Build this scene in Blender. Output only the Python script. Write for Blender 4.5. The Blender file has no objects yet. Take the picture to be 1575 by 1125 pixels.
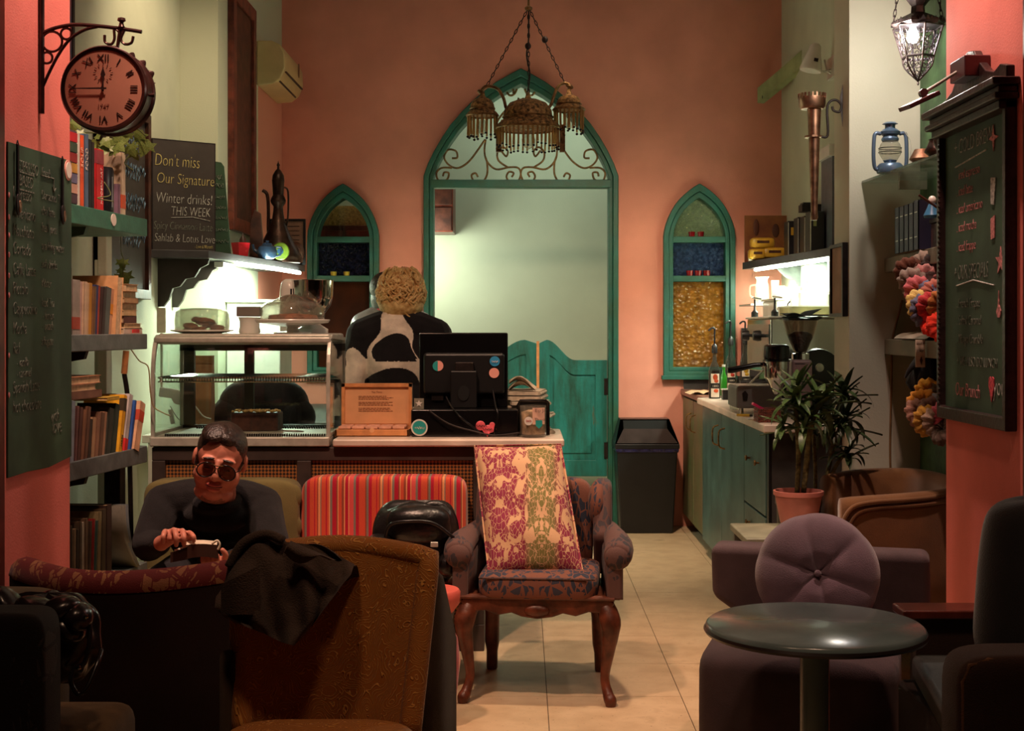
import bpy, bmesh, math, random
from mathutils import Vector, Matrix, Euler
R = math.radians; PI = math.pi
rnd = random.Random(7)
C = bpy.context.scene.collection
SC = bpy.context.scene

def lin(c):
    out = []
    for v in c[:3]:
        v = v / 255.0
        out.append(v / 12.92 if v <= .04045 else ((v + .055) / 1.055) ** 2.4)
    return (out[0], out[1], out[2], 1)

# ---------------------------------------------------------------- camera
cam = bpy.data.cameras.new('camera'); camo = bpy.data.objects.new('camera', cam); C.objects.link(camo)
camo.location = (0, 0, 1.45); camo.rotation_euler = (R(90), 0, 0)
cam.sensor_width = 36; cam.lens = 48
cam.shift_x = -15.5 / 1575; cam.shift_y = -57.5 / 1575
cam.clip_start = .05
SC.camera = camo
# ---------------------------------------------------------------- world, exposure
w = bpy.data.worlds.new('world'); SC.world = w; w.use_nodes = True
w.node_tree.nodes['Background'].inputs[0].default_value = lin((255, 200, 150))
w.node_tree.nodes['Background'].inputs[1].default_value = .02
SC.view_settings.view_transform = 'Standard'; SC.view_settings.look = 'None'
SC.view_settings.gamma = 1; SC.view_settings.use_curve_mapping = False
SC.view_settings.exposure = 0.2
# ---------------------------------------------------------------- large lights
def light(kind, loc, energy, color=(255, 214, 170), size=.5, size_y=None, target=None, spot=60, blend=.6, radius=.05):
    l = bpy.data.lights.new(kind.lower() + '_light', kind); o = bpy.data.objects.new(kind.lower() + '_light', l); C.objects.link(o)
    l.energy = energy; l.color = lin(color)[:3]; o.location = loc
    if kind == 'AREA':
        l.size = size
        if size_y: l.shape = 'RECTANGLE'; l.size_y = size_y
    elif kind == 'SPOT':
        l.spot_size = R(spot); l.spot_blend = blend; l.shadow_soft_size = radius
    else: l.shadow_soft_size = radius
    if target is not None:
        d = Vector(target) - Vector(loc); o.rotation_euler = d.to_track_quat('-Z', 'Y').to_euler()
    return o
light('AREA', (0.1, 7.6, 4.05), 5, (255, 214, 176), 2.6, 3.0, target=(0.1, 7.6, 0))            # dim fill added under the ceiling over the bar, no fixture
light('SPOT', (0.35, 6.9, 3.35), 300, (255, 218, 184), target=(0.35, 10, .2), spot=78, blend=1, radius=.12)  # unseen spot added below the ceiling, cone shaped to leave the wall top dark
light('SPOT', (0.5, 5.4, 3.95), 230, (255, 216, 180), target=(0.35, 5.6, 0), spot=56, blend=.8, radius=.08)
light('SPOT', (-1.2, 4.5, 3.7), 160, (255, 206, 186), target=(-1.64, 4.7, 1.6), spot=64, blend=.9, radius=.05)
light('SPOT', (1.2, 4.65, 3.7), 150, (255, 206, 186), target=(1.64, 4.85, 1.6), spot=64, blend=.9, radius=.05)
light('SPOT', (-0.9, 3.9, 3.9), 290, (255, 204, 172), target=(-.65, 5.7, .85), spot=60, blend=.9, radius=.08)
light('SPOT', (-1.0, 6.6, 3.95), 110, (255, 224, 184), target=(-1.95, 7.3, 2.4), spot=80, blend=.9, radius=.1)
light('SPOT', (0.6, 2.6, 3.9), 70, (255, 205, 170), target=(0.7, 3.9, .4), spot=70, blend=1, radius=.15)
light('SPOT', (-0.6, 2.2, 3.9), 55, (255, 205, 165), target=(-.5, 3.7, .5), spot=60, blend=1, radius=.15)
light('AREA', (-1.0, 10.95, 2.05), 15, (240, 240, 220), .5, .5, target=(-.3, 11.7, 1.75))           # lamp of the passage behind the arch
light('AREA', (0.3, 10.9, 3.6), 12, (225, 240, 225), 1.4, .5, target=(.3, 11.4, 0))

# ---------------------------------------------------------------- mesh kit
def P(px, py, Y): return Vector(((px - 803) * Y / 2100.0, Y, 1.45 - (py - 505) * Y / 2100.0))
def PX(px, Y): return (px - 803) * Y / 2100.0
def PZ(py, Y): return 1.45 - (py - 505) * Y / 2100.0

def wmat(o):
    m = Matrix.Identity(4)
    while o:
        m = (Matrix.Translation(o.location) @ o.rotation_euler.to_matrix().to_4x4()) @ m
        o = o.parent
    return m

class MB:
    def __init__(s, M=None): s.v = []; s.f = []; s.M = M or Matrix.Identity(4); s.mi = []; s.cur = 0
    def add(s, vs, fs):
        n = len(s.v); s.v += [s.M @ Vector(v) for v in vs]; s.f += [tuple(i + n for i in f) for f in fs]; s.mi += [s.cur] * len(fs); return s
    def bx(s, x0, x1, y0, y1, z0, z1):
        vs = [(x, y, z) for x in (x0, x1) for y in (y0, y1) for z in (z0, z1)]
        return s.add(vs, [(0, 1, 3, 2), (4, 6, 7, 5), (0, 4, 5, 1), (2, 3, 7, 6), (0, 2, 6, 4), (1, 5, 7, 3)])
    def box(s, c, d, rot=(0, 0, 0)):
        m = Euler(rot).to_matrix(); c = Vector(c)
        vs = [c + m @ Vector((x * d[0] / 2, y * d[1] / 2, z * d[2] / 2)) for x in (-1, 1) for y in (-1, 1) for z in (-1, 1)]
        return s.add(vs, [(0, 1, 3, 2), (4, 6, 7, 5), (0, 4, 5, 1), (2, 3, 7, 6), (0, 2, 6, 4), (1, 5, 7, 3)])
    def tube(s, pts, r, n=8, closed=False, flat=1.0):
        pts = [Vector(p) for p in pts]; k = len(pts)
        rs = r if isinstance(r, (list, tuple)) else [r] * k
        vs = []; up = None
        for i, p in enumerate(pts):
            if closed: t = pts[(i + 1) % k] - pts[i - 1]
            else: t = pts[min(i + 1, k - 1)] - pts[max(i - 1, 0)]
            if t.length < 1e-9: t = Vector((0, 0, 1))
            t.normalize()
            if up is None: up = Vector((0, 0, 1)) if abs(t.z) < .9 else Vector((0, 1, 0))
            a = t.cross(up)
            if a.length < 1e-4: a = t.cross(Vector((1, 0, 0)))
            a.normalize(); b = a.cross(t).normalized(); up = b
            for j in range(n):
                q = 2 * PI * j / n
                vs.append(p + a * math.cos(q) * rs[i] + b * math.sin(q) * rs[i] * flat)
        fs = []
        for i in range(k if closed else k - 1):
            for j in range(n):
                a0 = i * n + j; a1 = i * n + (j + 1) % n; i2 = (i + 1) % k
                fs.append((a0, a1, i2 * n + (j + 1) % n, i2 * n + j))
        if not closed:
            fs.append(tuple(range(n))[::-1]); fs.append(tuple(range((k - 1) * n, k * n)))
        return s.add(vs, fs)
    def lathe(s, prof, c=(0, 0, 0), n=24, axis='z', sx=1, sy=1, wav=None):
        c = Vector(c); vs = []
        for r, z in prof:
            for j in range(n):
                q = 2 * PI * j / n; rr = r * (1 + (wav(q, z) if wav else 0))
                x, y = rr * math.cos(q) * sx, rr * math.sin(q) * sy
                vs.append(c + (Vector((x, y, z)) if axis == 'z' else Vector((x, z, y)) if axis == 'y' else Vector((z, x, y))))
        fs = []
        for i in range(len(prof) - 1):
            for j in range(n):
                fs.append((i * n + j, i * n + (j + 1) % n, (i + 1) * n + (j + 1) % n, (i + 1) * n + j))
        if prof[0][0] > 1e-5: fs.append(tuple(range(n))[::-1])
        if prof[-1][0] > 1e-5: fs.append(tuple(range((len(prof) - 1) * n, len(prof) * n)))
        return s.add(vs, fs)
    def ell(s, c, r, nu=20, nv=12, e1=1, e2=1, rot=(0, 0, 0)):
        m = Euler(rot).to_matrix(); c = Vector(c); vs = []
        sp = lambda v, e: math.copysign(abs(v) ** e, v)
        for i in range(nv + 1):
            ph = -PI / 2 + PI * i / nv
            for j in range(nu):
                th = 2 * PI * j / nu
                cz = sp(math.cos(ph), e1)
                vs.append(c + m @ Vector((r[0] * cz * sp(math.cos(th), e2), r[1] * cz * sp(math.sin(th), e2), r[2] * sp(math.sin(ph), e1))))
        fs = [(i * nu + j, i * nu + (j + 1) % nu, (i + 1) * nu + (j + 1) % nu, (i + 1) * nu + j) for i in range(nv) for j in range(nu)]
        return s.add(vs, fs)
    def prism(s, poly, d0, d1, plane='xz'):
        k = len(poly)
        def w(p, d): return (p[0], d, p[1]) if plane == 'xz' else (d, p[0], p[1]) if plane == 'yz' else (p[0], p[1], d)
        vs = [w(p, d0) for p in poly] + [w(p, d1) for p in poly]
        fs = [tuple(range(k)), tuple(range(k, 2 * k))[::-1]] + [(i, (i + 1) % k, k + (i + 1) % k, k + i) for i in range(k)]
        return s.add(vs, fs)
    def ring(s, outer, inner, d0, d1, plane='xz', close=True):
        k = len(outer)
        def w(p, d): return (p[0], d, p[1]) if plane == 'xz' else (d, p[0], p[1]) if plane == 'yz' else (p[0], p[1], d)
        vs = [w(p, d0) for p in outer] + [w(p, d0) for p in inner] + [w(p, d1) for p in outer] + [w(p, d1) for p in inner]
        fs = []
        for i in range(k if close else k - 1):
            j = (i + 1) % k
            fs += [(i, j, k + j, k + i), (2 * k + i, 3 * k + i, 3 * k + j, 2 * k + j), (i, 2 * k + i, 2 * k + j, j), (k + i, k + j, 3 * k + j, 3 * k + i)]
        if not close:
            fs += [(0, k, 3 * k, 2 * k), (k - 1, 3 * k - 1, 4 * k - 1, 2 * k - 1)]
        return s.add(vs, fs)
    def grid(s, f, nu, nv, cu=False):
        vs = [f(i / (nu if cu else nu - 1.0), j / (nv - 1.0)) for j in range(nv) for i in range(nu)]
        fs = [(j * nu + i, j * nu + (i + 1) % nu, (j + 1) * nu + (i + 1) % nu, (j + 1) * nu + i) for j in range(nv - 1) for i in range(nu if cu else nu - 1)]
        return s.add(vs, fs)
    def wall(s, pts, th, zb, zt, lean=0.0, nt=6):
        """an upholstered wall along a plan path with a rounded top; zb / zt numbers or lists; lean pushes the top outward (right of the path)"""
        k = len(pts); prof = []
        for i in range(k):
            p = Vector(pts[i]); t = (Vector(pts[min(i + 1, k - 1)]) - Vector(pts[max(i - 1, 0)])).normalized(); nrm = Vector((t.y, -t.x))
            b = zb[i] if isinstance(zb, (list, tuple)) else zb; tp = zt[i] if isinstance(zt, (list, tuple)) else zt
            row = []; h = th / 2
            sec = [(-h, b), (-h, b + (tp - h - b) * .5)] + [(-h * math.cos(PI * a / nt), tp - h + h * math.sin(PI * a / nt)) for a in range(nt + 1)] + [(h, b + (tp - h - b) * .5), (h, b)]
            for o, z in sec:
                q = p + nrm * (o + lean * (z - b) / max(tp - b, .01)); row.append((q.x, q.y, z))
            prof.append(row)
        n = len(prof[0]); vs = [v for r in prof for v in r]
        fs = [(i * n + j, i * n + (j + 1) % n, (i + 1) * n + (j + 1) % n, (i + 1) * n + j) for i in range(k - 1) for j in range(n)]
        fs += [tuple(range(n))[::-1], tuple(range((k - 1) * n, k * n))]
        return s.add(vs, fs)
    def obj(s, name, mat, parent=None, smooth=False, bevel=0, sub=0, world=True, seg=2, kind=None, label=None):
        me = bpy.data.meshes.new(name)
        M = wmat(parent).inverted() if (parent and world) else Matrix.Identity(4)
        me.from_pydata([tuple(M @ v) for v in s.v], [], s.f); me.validate()
        bm = bmesh.new(); bm.from_mesh(me); bmesh.ops.recalc_face_normals(bm, faces=bm.faces); bm.to_mesh(me); bm.free()
        o = bpy.data.objects.new(name, me); C.objects.link(o)
        ms = mat if isinstance(mat, (list, tuple)) else [mat]
        for m_ in ms: me.materials.append(m_)
        if len(ms) > 1 and len(me.polygons) == len(s.mi):
            for p_, i_ in zip(me.polygons, s.mi): p_.material_index = i_
        if parent: o.parent = parent
        if smooth:
            me.polygons.foreach_set('use_smooth', [True] * len(me.polygons))
            if smooth != 'all': me.set_sharp_from_angle(angle=R(40))
        if bevel:
            b = o.modifiers.new('bevel', 'BEVEL'); b.width = bevel; b.segments = seg; b.limit_method = 'ANGLE'; b.angle_limit = R(35)
            me.polygons.foreach_set('use_smooth', [True] * len(me.polygons)); b.harden_normals = True
        if sub: q = o.modifiers.new('sub', 'SUBSURF'); q.levels = sub; q.render_levels = sub
        if kind: o['kind'] = kind
        if label: o['label'] = label
        return o

def thing(name, label, cat, loc=(0, 0, 0), rz=0, group=None):
    o = bpy.data.objects.new(name, None); C.objects.link(o); o.empty_display_size = .05
    o.location = loc; o.rotation_euler = (0, 0, rz); o['label'] = label; o['category'] = cat
    if group: o['group'] = group
    return o
def tag(o, label, cat, group=None):
    o['label'] = label; o['category'] = cat
    if group: o['group'] = group
    return o
def struct(m, name, mat, **k): return m.obj(name, mat, kind='structure', **k)
def dup(root, loc=None, rz=None, label=None, group=None):
    r = root.copy(); C.objects.link(r)
    if loc is not None: r.location = loc
    if rz is not None: r.rotation_euler = (0, 0, rz)
    if label: r['label'] = label
    if group: r['group'] = group
    for ch in list(root.children):
        c = ch.copy(); C.objects.link(c); c.parent = r
        for g in ch.children:
            d = g.copy(); C.objects.link(d); d.parent = c
    return r
def sub(name, mesh_obj, parent, loc, rot=(0, 0, 0), sc=None):
    c = mesh_obj.copy(); c.name = name; C.objects.link(c); c.parent = parent; c.location = loc; c.rotation_euler = rot
    if sc is not None: c.scale = sc
    return c

# ---------------------------------------------------------------- materials
MATS = {}
def mat(name, col, rough=.6, metal=0, var=.12, scale=8, bump=0, bscale=60, spec=.5, emit=None, estr=0, coat=0, col2=None, alpha=1, sheen=0, trans=0):
    m = bpy.data.materials.new(name); m.use_nodes = True; nt = m.node_tree; b = nt.nodes['Principled BSDF']
    b.inputs['Roughness'].default_value = rough; b.inputs['Metallic'].default_value = metal
    b.inputs['Specular IOR Level'].default_value = spec
    if coat: b.inputs['Coat Weight'].default_value = coat
    if sheen: b.inputs['Sheen Weight'].default_value = sheen
    if trans: b.inputs['Transmission Weight'].default_value = trans
    tc = nt.nodes.new('ShaderNodeTexCoord')
    if var or col2:
        n = nt.nodes.new('ShaderNodeTexNoise'); n.inputs['Scale'].default_value = scale; n.inputs['Detail'].default_value = 6
        nt.links.new(tc.outputs['Object'], n.inputs['Vector'])
        r = nt.nodes.new('ShaderNodeValToRGB'); c = lin(col)
        if col2: c2 = lin(col2)
        else: c2 = tuple(min(1, v * (1 + var * 2)) for v in c[:3]) + (1,)
        c1 = tuple(v * (1 - var * 2) for v in c[:3]) + (1,) if not col2 else c
        r.color_ramp.elements[0].position = .35; r.color_ramp.elements[1].position = .68
        r.color_ramp.elements[0].color = c1; r.color_ramp.elements[1].color = c2
        nt.links.new(n.outputs['Fac'], r.inputs['Fac']); nt.links.new(r.outputs['Color'], b.inputs['Base Color'])
    else: b.inputs['Base Color'].default_value = lin(col)
    if bump:
        n2 = nt.nodes.new('ShaderNodeTexNoise'); n2.inputs['Scale'].default_value = bscale; n2.inputs['Detail'].default_value = 4
        nt.links.new(tc.outputs['Object'], n2.inputs['Vector'])
        bp = nt.nodes.new('ShaderNodeBump'); bp.inputs['Strength'].default_value = bump; bp.inputs['Distance'].default_value = .01
        nt.links.new(n2.outputs['Fac'], bp.inputs['Height']); nt.links.new(bp.outputs['Normal'], b.inputs['Normal'])
    if emit: b.inputs['Emission Color'].default_value = lin(emit); b.inputs['Emission Strength'].default_value = estr
    MATS[name] = m; return m
def N(m, t, **k):
    n = m.node_tree.nodes.new(t)
    for a, v in k.items():
        if a.startswith('i_'): n.inputs[a[2:].replace('_', ' ')].default_value = v
        else: setattr(n, a, v)
    return n
def L(m, a, b): m.node_tree.links.new(a, b)
def ramp(m, fac, stops, interp='LINEAR'):
    r = N(m, 'ShaderNodeValToRGB'); r.color_ramp.interpolation = interp
    e = r.color_ramp.elements
    while len(e) < len(stops): e.new(.5)
    for q, (p, c) in zip(e, stops): q.position = p; q.color = lin(c) if max(c) > 1.01 else (c[0], c[1], c[2], 1)
    L(m, fac, r.inputs['Fac']); return r.outputs['Color']
def glassy(name, tint, dif=0, bump=0, bscale=40, rough=.03, gl=1.0, dcol=None):
    m = bpy.data.materials.new(name); m.use_nodes = True; nt = m.node_tree; nt.nodes.remove(nt.nodes['Principled BSDF'])
    out = nt.nodes['Material Output']
    tr = N(m, 'ShaderNodeBsdfTransparent'); tr.inputs[0].default_value = lin(tint)
    g = N(m, 'ShaderNodeBsdfGlossy'); g.inputs['Roughness'].default_value = rough; g.inputs['Color'].default_value = (gl, gl, gl, 1)
    fr = N(m, 'ShaderNodeFresnel'); gb_ = N(m, 'ShaderNodeNewGeometry'); io = N(m, 'ShaderNodeMapRange'); io.inputs['To Min'].default_value = 1.5; io.inputs['To Max'].default_value = 1 / 1.5; L(m, gb_.outputs['Backfacing'], io.inputs['Value']); L(m, io.outputs[0], fr.inputs[0])
    cur = tr.outputs[0]
    if dif:
        d = N(m, 'ShaderNodeBsdfDiffuse'); d.inputs[0].default_value = lin(dcol or tint)
        tl = N(m, 'ShaderNodeBsdfTranslucent'); tl.inputs[0].default_value = lin(dcol or tint)
        a = N(m, 'ShaderNodeMixShader'); a.inputs[0].default_value = .6; L(m, d.outputs[0], a.inputs[1]); L(m, tl.outputs[0], a.inputs[2])
        b = N(m, 'ShaderNodeMixShader'); b.inputs[0].default_value = dif; L(m, cur, b.inputs[1]); L(m, a.outputs[0], b.inputs[2]); cur = b.outputs[0]
        if bump:
            tc0 = N(m, 'ShaderNodeTexCoord'); nz = N(m, 'ShaderNodeTexNoise'); nz.inputs['Scale'].default_value = bscale * .6; nz.inputs['Detail'].default_value = 3
            L(m, tc0.outputs['Object'], nz.inputs['Vector']); mp = N(m, 'ShaderNodeMapRange'); mp.inputs['From Min'].default_value = .35; mp.inputs['From Max'].default_value = .65
            mp.inputs['To Min'].default_value = dif * .6; mp.inputs['To Max'].default_value = min(1, dif * 1.5); L(m, nz.outputs['Fac'], mp.inputs['Value']); L(m, mp.outputs[0], b.inputs[0])
    mx = N(m, 'ShaderNodeMixShader'); L(m, fr.outputs[0], mx.inputs[0]); L(m, cur, mx.inputs[1]); L(m, g.outputs[0], mx.inputs[2]); L(m, mx.outputs[0], out.inputs[0])
    if bump:
        tc = N(m, 'ShaderNodeTexCoord'); n = N(m, 'ShaderNodeTexVoronoi'); n.inputs['Scale'].default_value = bscale; L(m, tc.outputs['Object'], n.inputs['Vector'])
        bp = N(m, 'ShaderNodeBump'); bp.inputs['Strength'].default_value = bump; bp.inputs['Distance'].default_value = .02; L(m, n.outputs['Distance'], bp.inputs['Height'])
        L(m, bp.outputs[0], g.inputs['Normal'])
        if dif: L(m, bp.outputs[0], d.inputs['Normal'])
    return m

M_pink = mat('pink_paint', (224, 150, 130), .8, var=.04, scale=3, bump=.12, bscale=140, spec=.25)
M_pinkcol = mat('pink_column_paint', (230, 128, 116), .8, var=.05, scale=3, bump=.12, bscale=140, spec=.25)
M_green = mat('pale_green_paint', (200, 205, 182), .8, var=.04, scale=2, bump=.1, bscale=120, spec=.25)
M_green2 = mat('passage_green_paint', (184, 198, 174), .8, var=.03, scale=2, bump=.1, bscale=120, spec=.25)
M_teal = mat('teal_paint', (32, 92, 80), .45, var=.16, scale=14, bump=.15, bscale=50)
M_tealdark = mat('dark_green_paint', (48, 96, 76), .45, var=.12, scale=14, bump=.12, bscale=50)
M_black = mat('black_plastic', (20, 19, 20), .4, var=.1)
M_blackg = mat('glossy_black', (14, 13, 14), .18, var=.05)
M_iron = mat('dark_iron', (42, 34, 32), .45, metal=.6, var=.2, scale=30)
M_wood = mat('dark_wood', (72, 38, 26), .45, var=.3, scale=12, bump=.15, bscale=30)
M_woodred = mat('reddish_wood', (104, 48, 34), .35, var=.25, scale=14, bump=.1, bscale=40)
M_woodlt = mat('honey_wood', (214, 146, 92), .45, var=.1, scale=20)
M_steel = mat('brushed_steel', (204, 202, 190), .38, metal=.35, var=.08, scale=20)
M_chrome = mat('chrome', (210, 208, 204), .1, metal=1, var=0)
M_brass = mat('aged_brass', (128, 98, 60), .42, metal=.8, var=.3, scale=40, bump=.3, bscale=160)
M_copper = mat('copper', (150, 114, 92), .42, metal=1, var=.2, scale=25)
M_shelf = mat('grey_painted_shelf', (92, 98, 96), .5, var=.14, scale=18, bump=.1)
M_shelfgreen = mat('green_painted_shelf', (50, 106, 84), .5, var=.1, scale=18, bump=.1)
M_board = mat('chalkboard_green', (52, 80, 58), .7, var=.14, scale=5)
M_boardblack = mat('chalkboard_black', (58, 50, 46), .7, var=.12, scale=6)
M_chalk = mat('white_chalk', (190, 190, 182), .9, var=.25, scale=90)
M_chalkdim = mat('faded_chalk', (124, 130, 116), .9, var=.35, scale=90)
M_chalky = mat('yellow_chalk', (205, 190, 120), .9, var=.25, scale=90)
M_chalkp = mat('pink_chalk', (214, 140, 140), .9, var=.25, scale=90)
M_chalkb = mat('blue_chalk', (110, 140, 165), .9, var=.3, scale=90)
M_white = mat('white_ceramic', (228, 226, 218), .25, var=.03)
M_paper = mat('paper', (214, 200, 176), .8, var=.06, scale=30)
M_marble = mat('pale_marble', (226, 206, 190), .3, var=.08, scale=6)
M_glass = glassy('clear_glass', (240, 245, 242))
M_dome = glassy('hazy_clear_glass', (232, 232, 226), dif=.12, dcol=(235, 230, 220))
M_led = mat('led_strip', (255, 255, 255), .5, var=0, emit=(240, 255, 235), estr=20)
def cloth(name, col, var=.12, bump=.3, bscale=350, scale=12, sheen=.1, rough=.9, col2=None):
    return mat(name, col, rough, var=var, scale=scale, bump=bump, bscale=bscale, spec=.2, sheen=sheen, col2=col2)
def text(s, size, loc, xd, name, m, parent, shear=0, off=-.004, align='LEFT', ext=.0006, yd=(0, 0, 1), sy=1.0, sp=1.0, fit=None):
    cu = bpy.data.curves.new('lettering', 'FONT'); cu.body = s; cu.size = size; cu.shear = shear; cu.offset = off * size * 3; cu.extrude = ext; cu.align_x = align
    cu.space_character = sp; cu.resolution_u = 3
    o = bpy.data.objects.new('tmp', cu); C.objects.link(o)
    bpy.context.view_layer.update()
    me = bpy.data.meshes.new_from_object(o.evaluated_get(bpy.context.evaluated_depsgraph_get()))
    bpy.data.objects.remove(o); me.materials.clear(); me.materials.append(m)
    if fit:
        wx_ = max(v.co.x for v in me.vertices) - min(v.co.x for v in me.vertices); me.transform(Matrix.Diagonal((fit / wx_, 1, 1, 1)))
    X = Vector(xd).normalized(); Yv = Vector(yd).normalized(); Z = X.cross(Yv).normalized()
    T = Matrix(((X.x, Yv.x * sy, Z.x, loc[0]), (X.y, Yv.y * sy, Z.y, loc[1]), (X.z, Yv.z * sy, Z.z, loc[2]), (0, 0, 0, 1)))
    me.transform((wmat(parent).inverted() if parent else Matrix.Identity(4)) @ T)
    q = bpy.data.objects.new(name, me); C.objects.link(q)
    if parent: q.parent = parent
    return q
def scribble(m, org, xd, yd, w_, h, n, r, seed=0):
    """one line of illegible handwriting as a thin chalk stroke"""
    g = random.Random(seed); X = Vector(xd); Y_ = Vector(yd); pts = []
    for i in range(n):
        t = i / (n - 1); pts.append(Vector(org) + X * (w_ * t + h * .25 * math.sin(i * 2.3)) + Y_ * (h * (.5 * math.sin(i * 1.7 + g.random()) + .25 * g.random())))
    m.tube(pts, r, 4)
# ================================================================ the room shell
def gothic(xc, hw, zb, zs, za, n=14):
    pr = [(1, 0), (.955, .115), (.89, .235), (.81, .36), (.715, .485), (.605, .60), (.483, .71), (.37, .795), (.25, .875), (.125, .94), (0, 1)]
    if hw < .4: pr = [(1, 0), (.975, .12), (.93, .24), (.865, .36), (.78, .48), (.68, .595), (.56, .70), (.43, .79), (.29, .87), (.15, .94), (0, 1)]
    left = [(xc - hw, zb)] + [(xc - hw * a, zs + (za - zs) * b) for a, b in pr]
    return left + [(2 * xc - x, z) for x, z in reversed(left[:-1])]

def fill_wall(name, outlines, y0, th, m):
    cu = bpy.data.curves.new('wall', 'CURVE'); cu.dimensions = '2D'; cu.fill_mode = 'BOTH'; cu.extrude = th / 2
    for pts in outlines:
        s = cu.splines.new('POLY'); s.points.add(len(pts) - 1); s.use_cyclic_u = True
        for p, (x, z) in zip(s.points, pts): p.co = (x, z, 0, 1)
    o = bpy.data.objects.new('tmp', cu); C.objects.link(o); bpy.context.view_layer.update()
    me = bpy.data.meshes.new_from_object(o.evaluated_get(bpy.context.evaluated_depsgraph_get())); bpy.data.objects.remove(o)
    me.transform(Matrix.Translation((0, y0 + th / 2, 0)) @ Matrix(((1, 0, 0, 0), (0, 0, 1, 0), (0, 1, 0, 0), (0, 0, 0, 1))))
    me.materials.clear(); me.materials.append(m); q = bpy.data.objects.new(name, me); C.objects.link(q); q['kind'] = 'structure'; return q
XD, XWL, XWR = -.008, -1.305, 1.293
H = 4.2
door_out = gothic(XD, .71, 0, 2.56, 3.345); door_in = gothic(XD, .638, 0, 2.56, 3.235)
hole_d = gothic(XD, .70, 0.0, 2.56, 3.33)
def win_out(xc): return gothic(xc, .262, 1.10, 2.12, 2.505)
def win_in(xc): return gothic(xc, .19, 1.165, 2.12, 2.40)
fill_wall('wall_back', [[(-2.05, 0), (2.2, 0), (2.2, H), (-2.05, H)][::1], [(x, max(z, .002)) for x, z in hole_d], gothic(XWL, .25, 1.115, 2.12, 2.49), gothic(XWR, .25, 1.115, 2.12, 2.49)], 10.0, .12, M_pink)

# left wall: pale green, its back end painted pink like the back wall
M_leftwall = mat('left_wall_paint', (192, 196, 160), .8, var=0, bump=.1, bscale=120, spec=.25)
m = M_leftwall; ge = N(m, 'ShaderNodeNewGeometry'); sx = N(m, 'ShaderNodeSeparateXYZ'); L(m, ge.outputs['Position'], sx.inputs[0])
a_ = N(m, 'ShaderNodeMath', operation='GREATER_THAN'); a_.inputs[1].default_value = 9.1; L(m, sx.outputs['Y'], a_.inputs[0])
b_ = N(m, 'ShaderNodeMath', operation='LESS_THAN'); b_.inputs[1].default_value = 3.32; L(m, sx.outputs['Z'], b_.inputs[0])
c_ = N(m, 'ShaderNodeMath', operation='MULTIPLY'); L(m, a_.outputs[0], c_.inputs[0]); L(m, b_.outputs[0], c_.inputs[1])
d_ = N(m, 'ShaderNodeMix', data_type='RGBA'); d_.inputs[6].default_value = lin((200, 205, 182)); d_.inputs[7].default_value = lin((224, 150, 130)); L(m, c_.outputs[0], d_.inputs[0])
L(m, d_.outputs[2], m.node_tree.nodes['Principled BSDF'].inputs['Base Color'])
struct(MB().bx(-2.3, -1.76, 7.9, 10.0, 0, H), 'wall_left', M_leftwall)
struct(MB().bx(-2.3, -1.98, 4.83, 7.9, 0, H), 'wall_left', M_green)
struct(MB().bx(-2.3, -1.6, 4.22, 4.83, 0, H), 'wall_left', M_pinkcol)
struct(MB().bx(1.9, 2.35, 6.58, 10.0, 0, H), 'wall_right', M_green)
M_pale = mat('pale_cream_paint', (214, 210, 190), .8, var=.03, scale=2, bump=.1, bscale=120, spec=.25)
struct(MB().bx(1.505, 2.35, 6.28, 6.58, 0, H), 'wall_right', M_pale)
struct(MB().bx(1.84, 2.35, 5.15, 6.28, 0, H), 'wall_right', M_green)
struct(MB().bx(1.6, 2.35, 4.36, 5.15, 0, H), 'wall_right', M_pinkcol)
M_darkred = mat('dark_red_gloss_wood', (96, 30, 26), .35, var=.2, scale=10)
struct(MB().bx(-2.3, -1.599, 4.12, 4.22, 0, H), 'trim_2', M_darkred)
struct(MB().bx(1.599, 2.35, 4.26, 4.36, 0, H), 'trim_3', M_darkred)
M_front = mat('front_wall_paint', (70, 40, 34), .8, var=.05)
struct(MB().bx(-2.9, -2.8, -2.2, 4.12, 0, H).bx(-2.8, -2.3, 4.12, 4.22, 0, H), 'wall_left', M_front)
struct(MB().bx(2.8, 2.9, -2.2, 4.26, 0, H).bx(2.35, 2.8, 4.26, 4.36, 0, H), 'wall_right', M_front)
struct(MB().bx(-2.9, 2.9, -2.3, -2.2, 0, H), 'wall_front', M_front)
struct(MB().bx(-2.9, 2.9, -2.3, 12.0, H, H + .1), 'ceiling', mat('ceiling_paint', (70, 50, 42), .85))
# passage behind the arch
struct(MB().bx(-2.05, 2.2, 11.6, 11.72, 0, H), 'wall_back', M_green2)
struct(MB().bx(-2.15, -2.05, 10.12, 11.72, 0, H), 'wall_left', M_green2)
struct(MB().bx(2.2, 2.3, 10.12, 11.72, 0, H), 'wall_right', M_green2)

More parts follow.
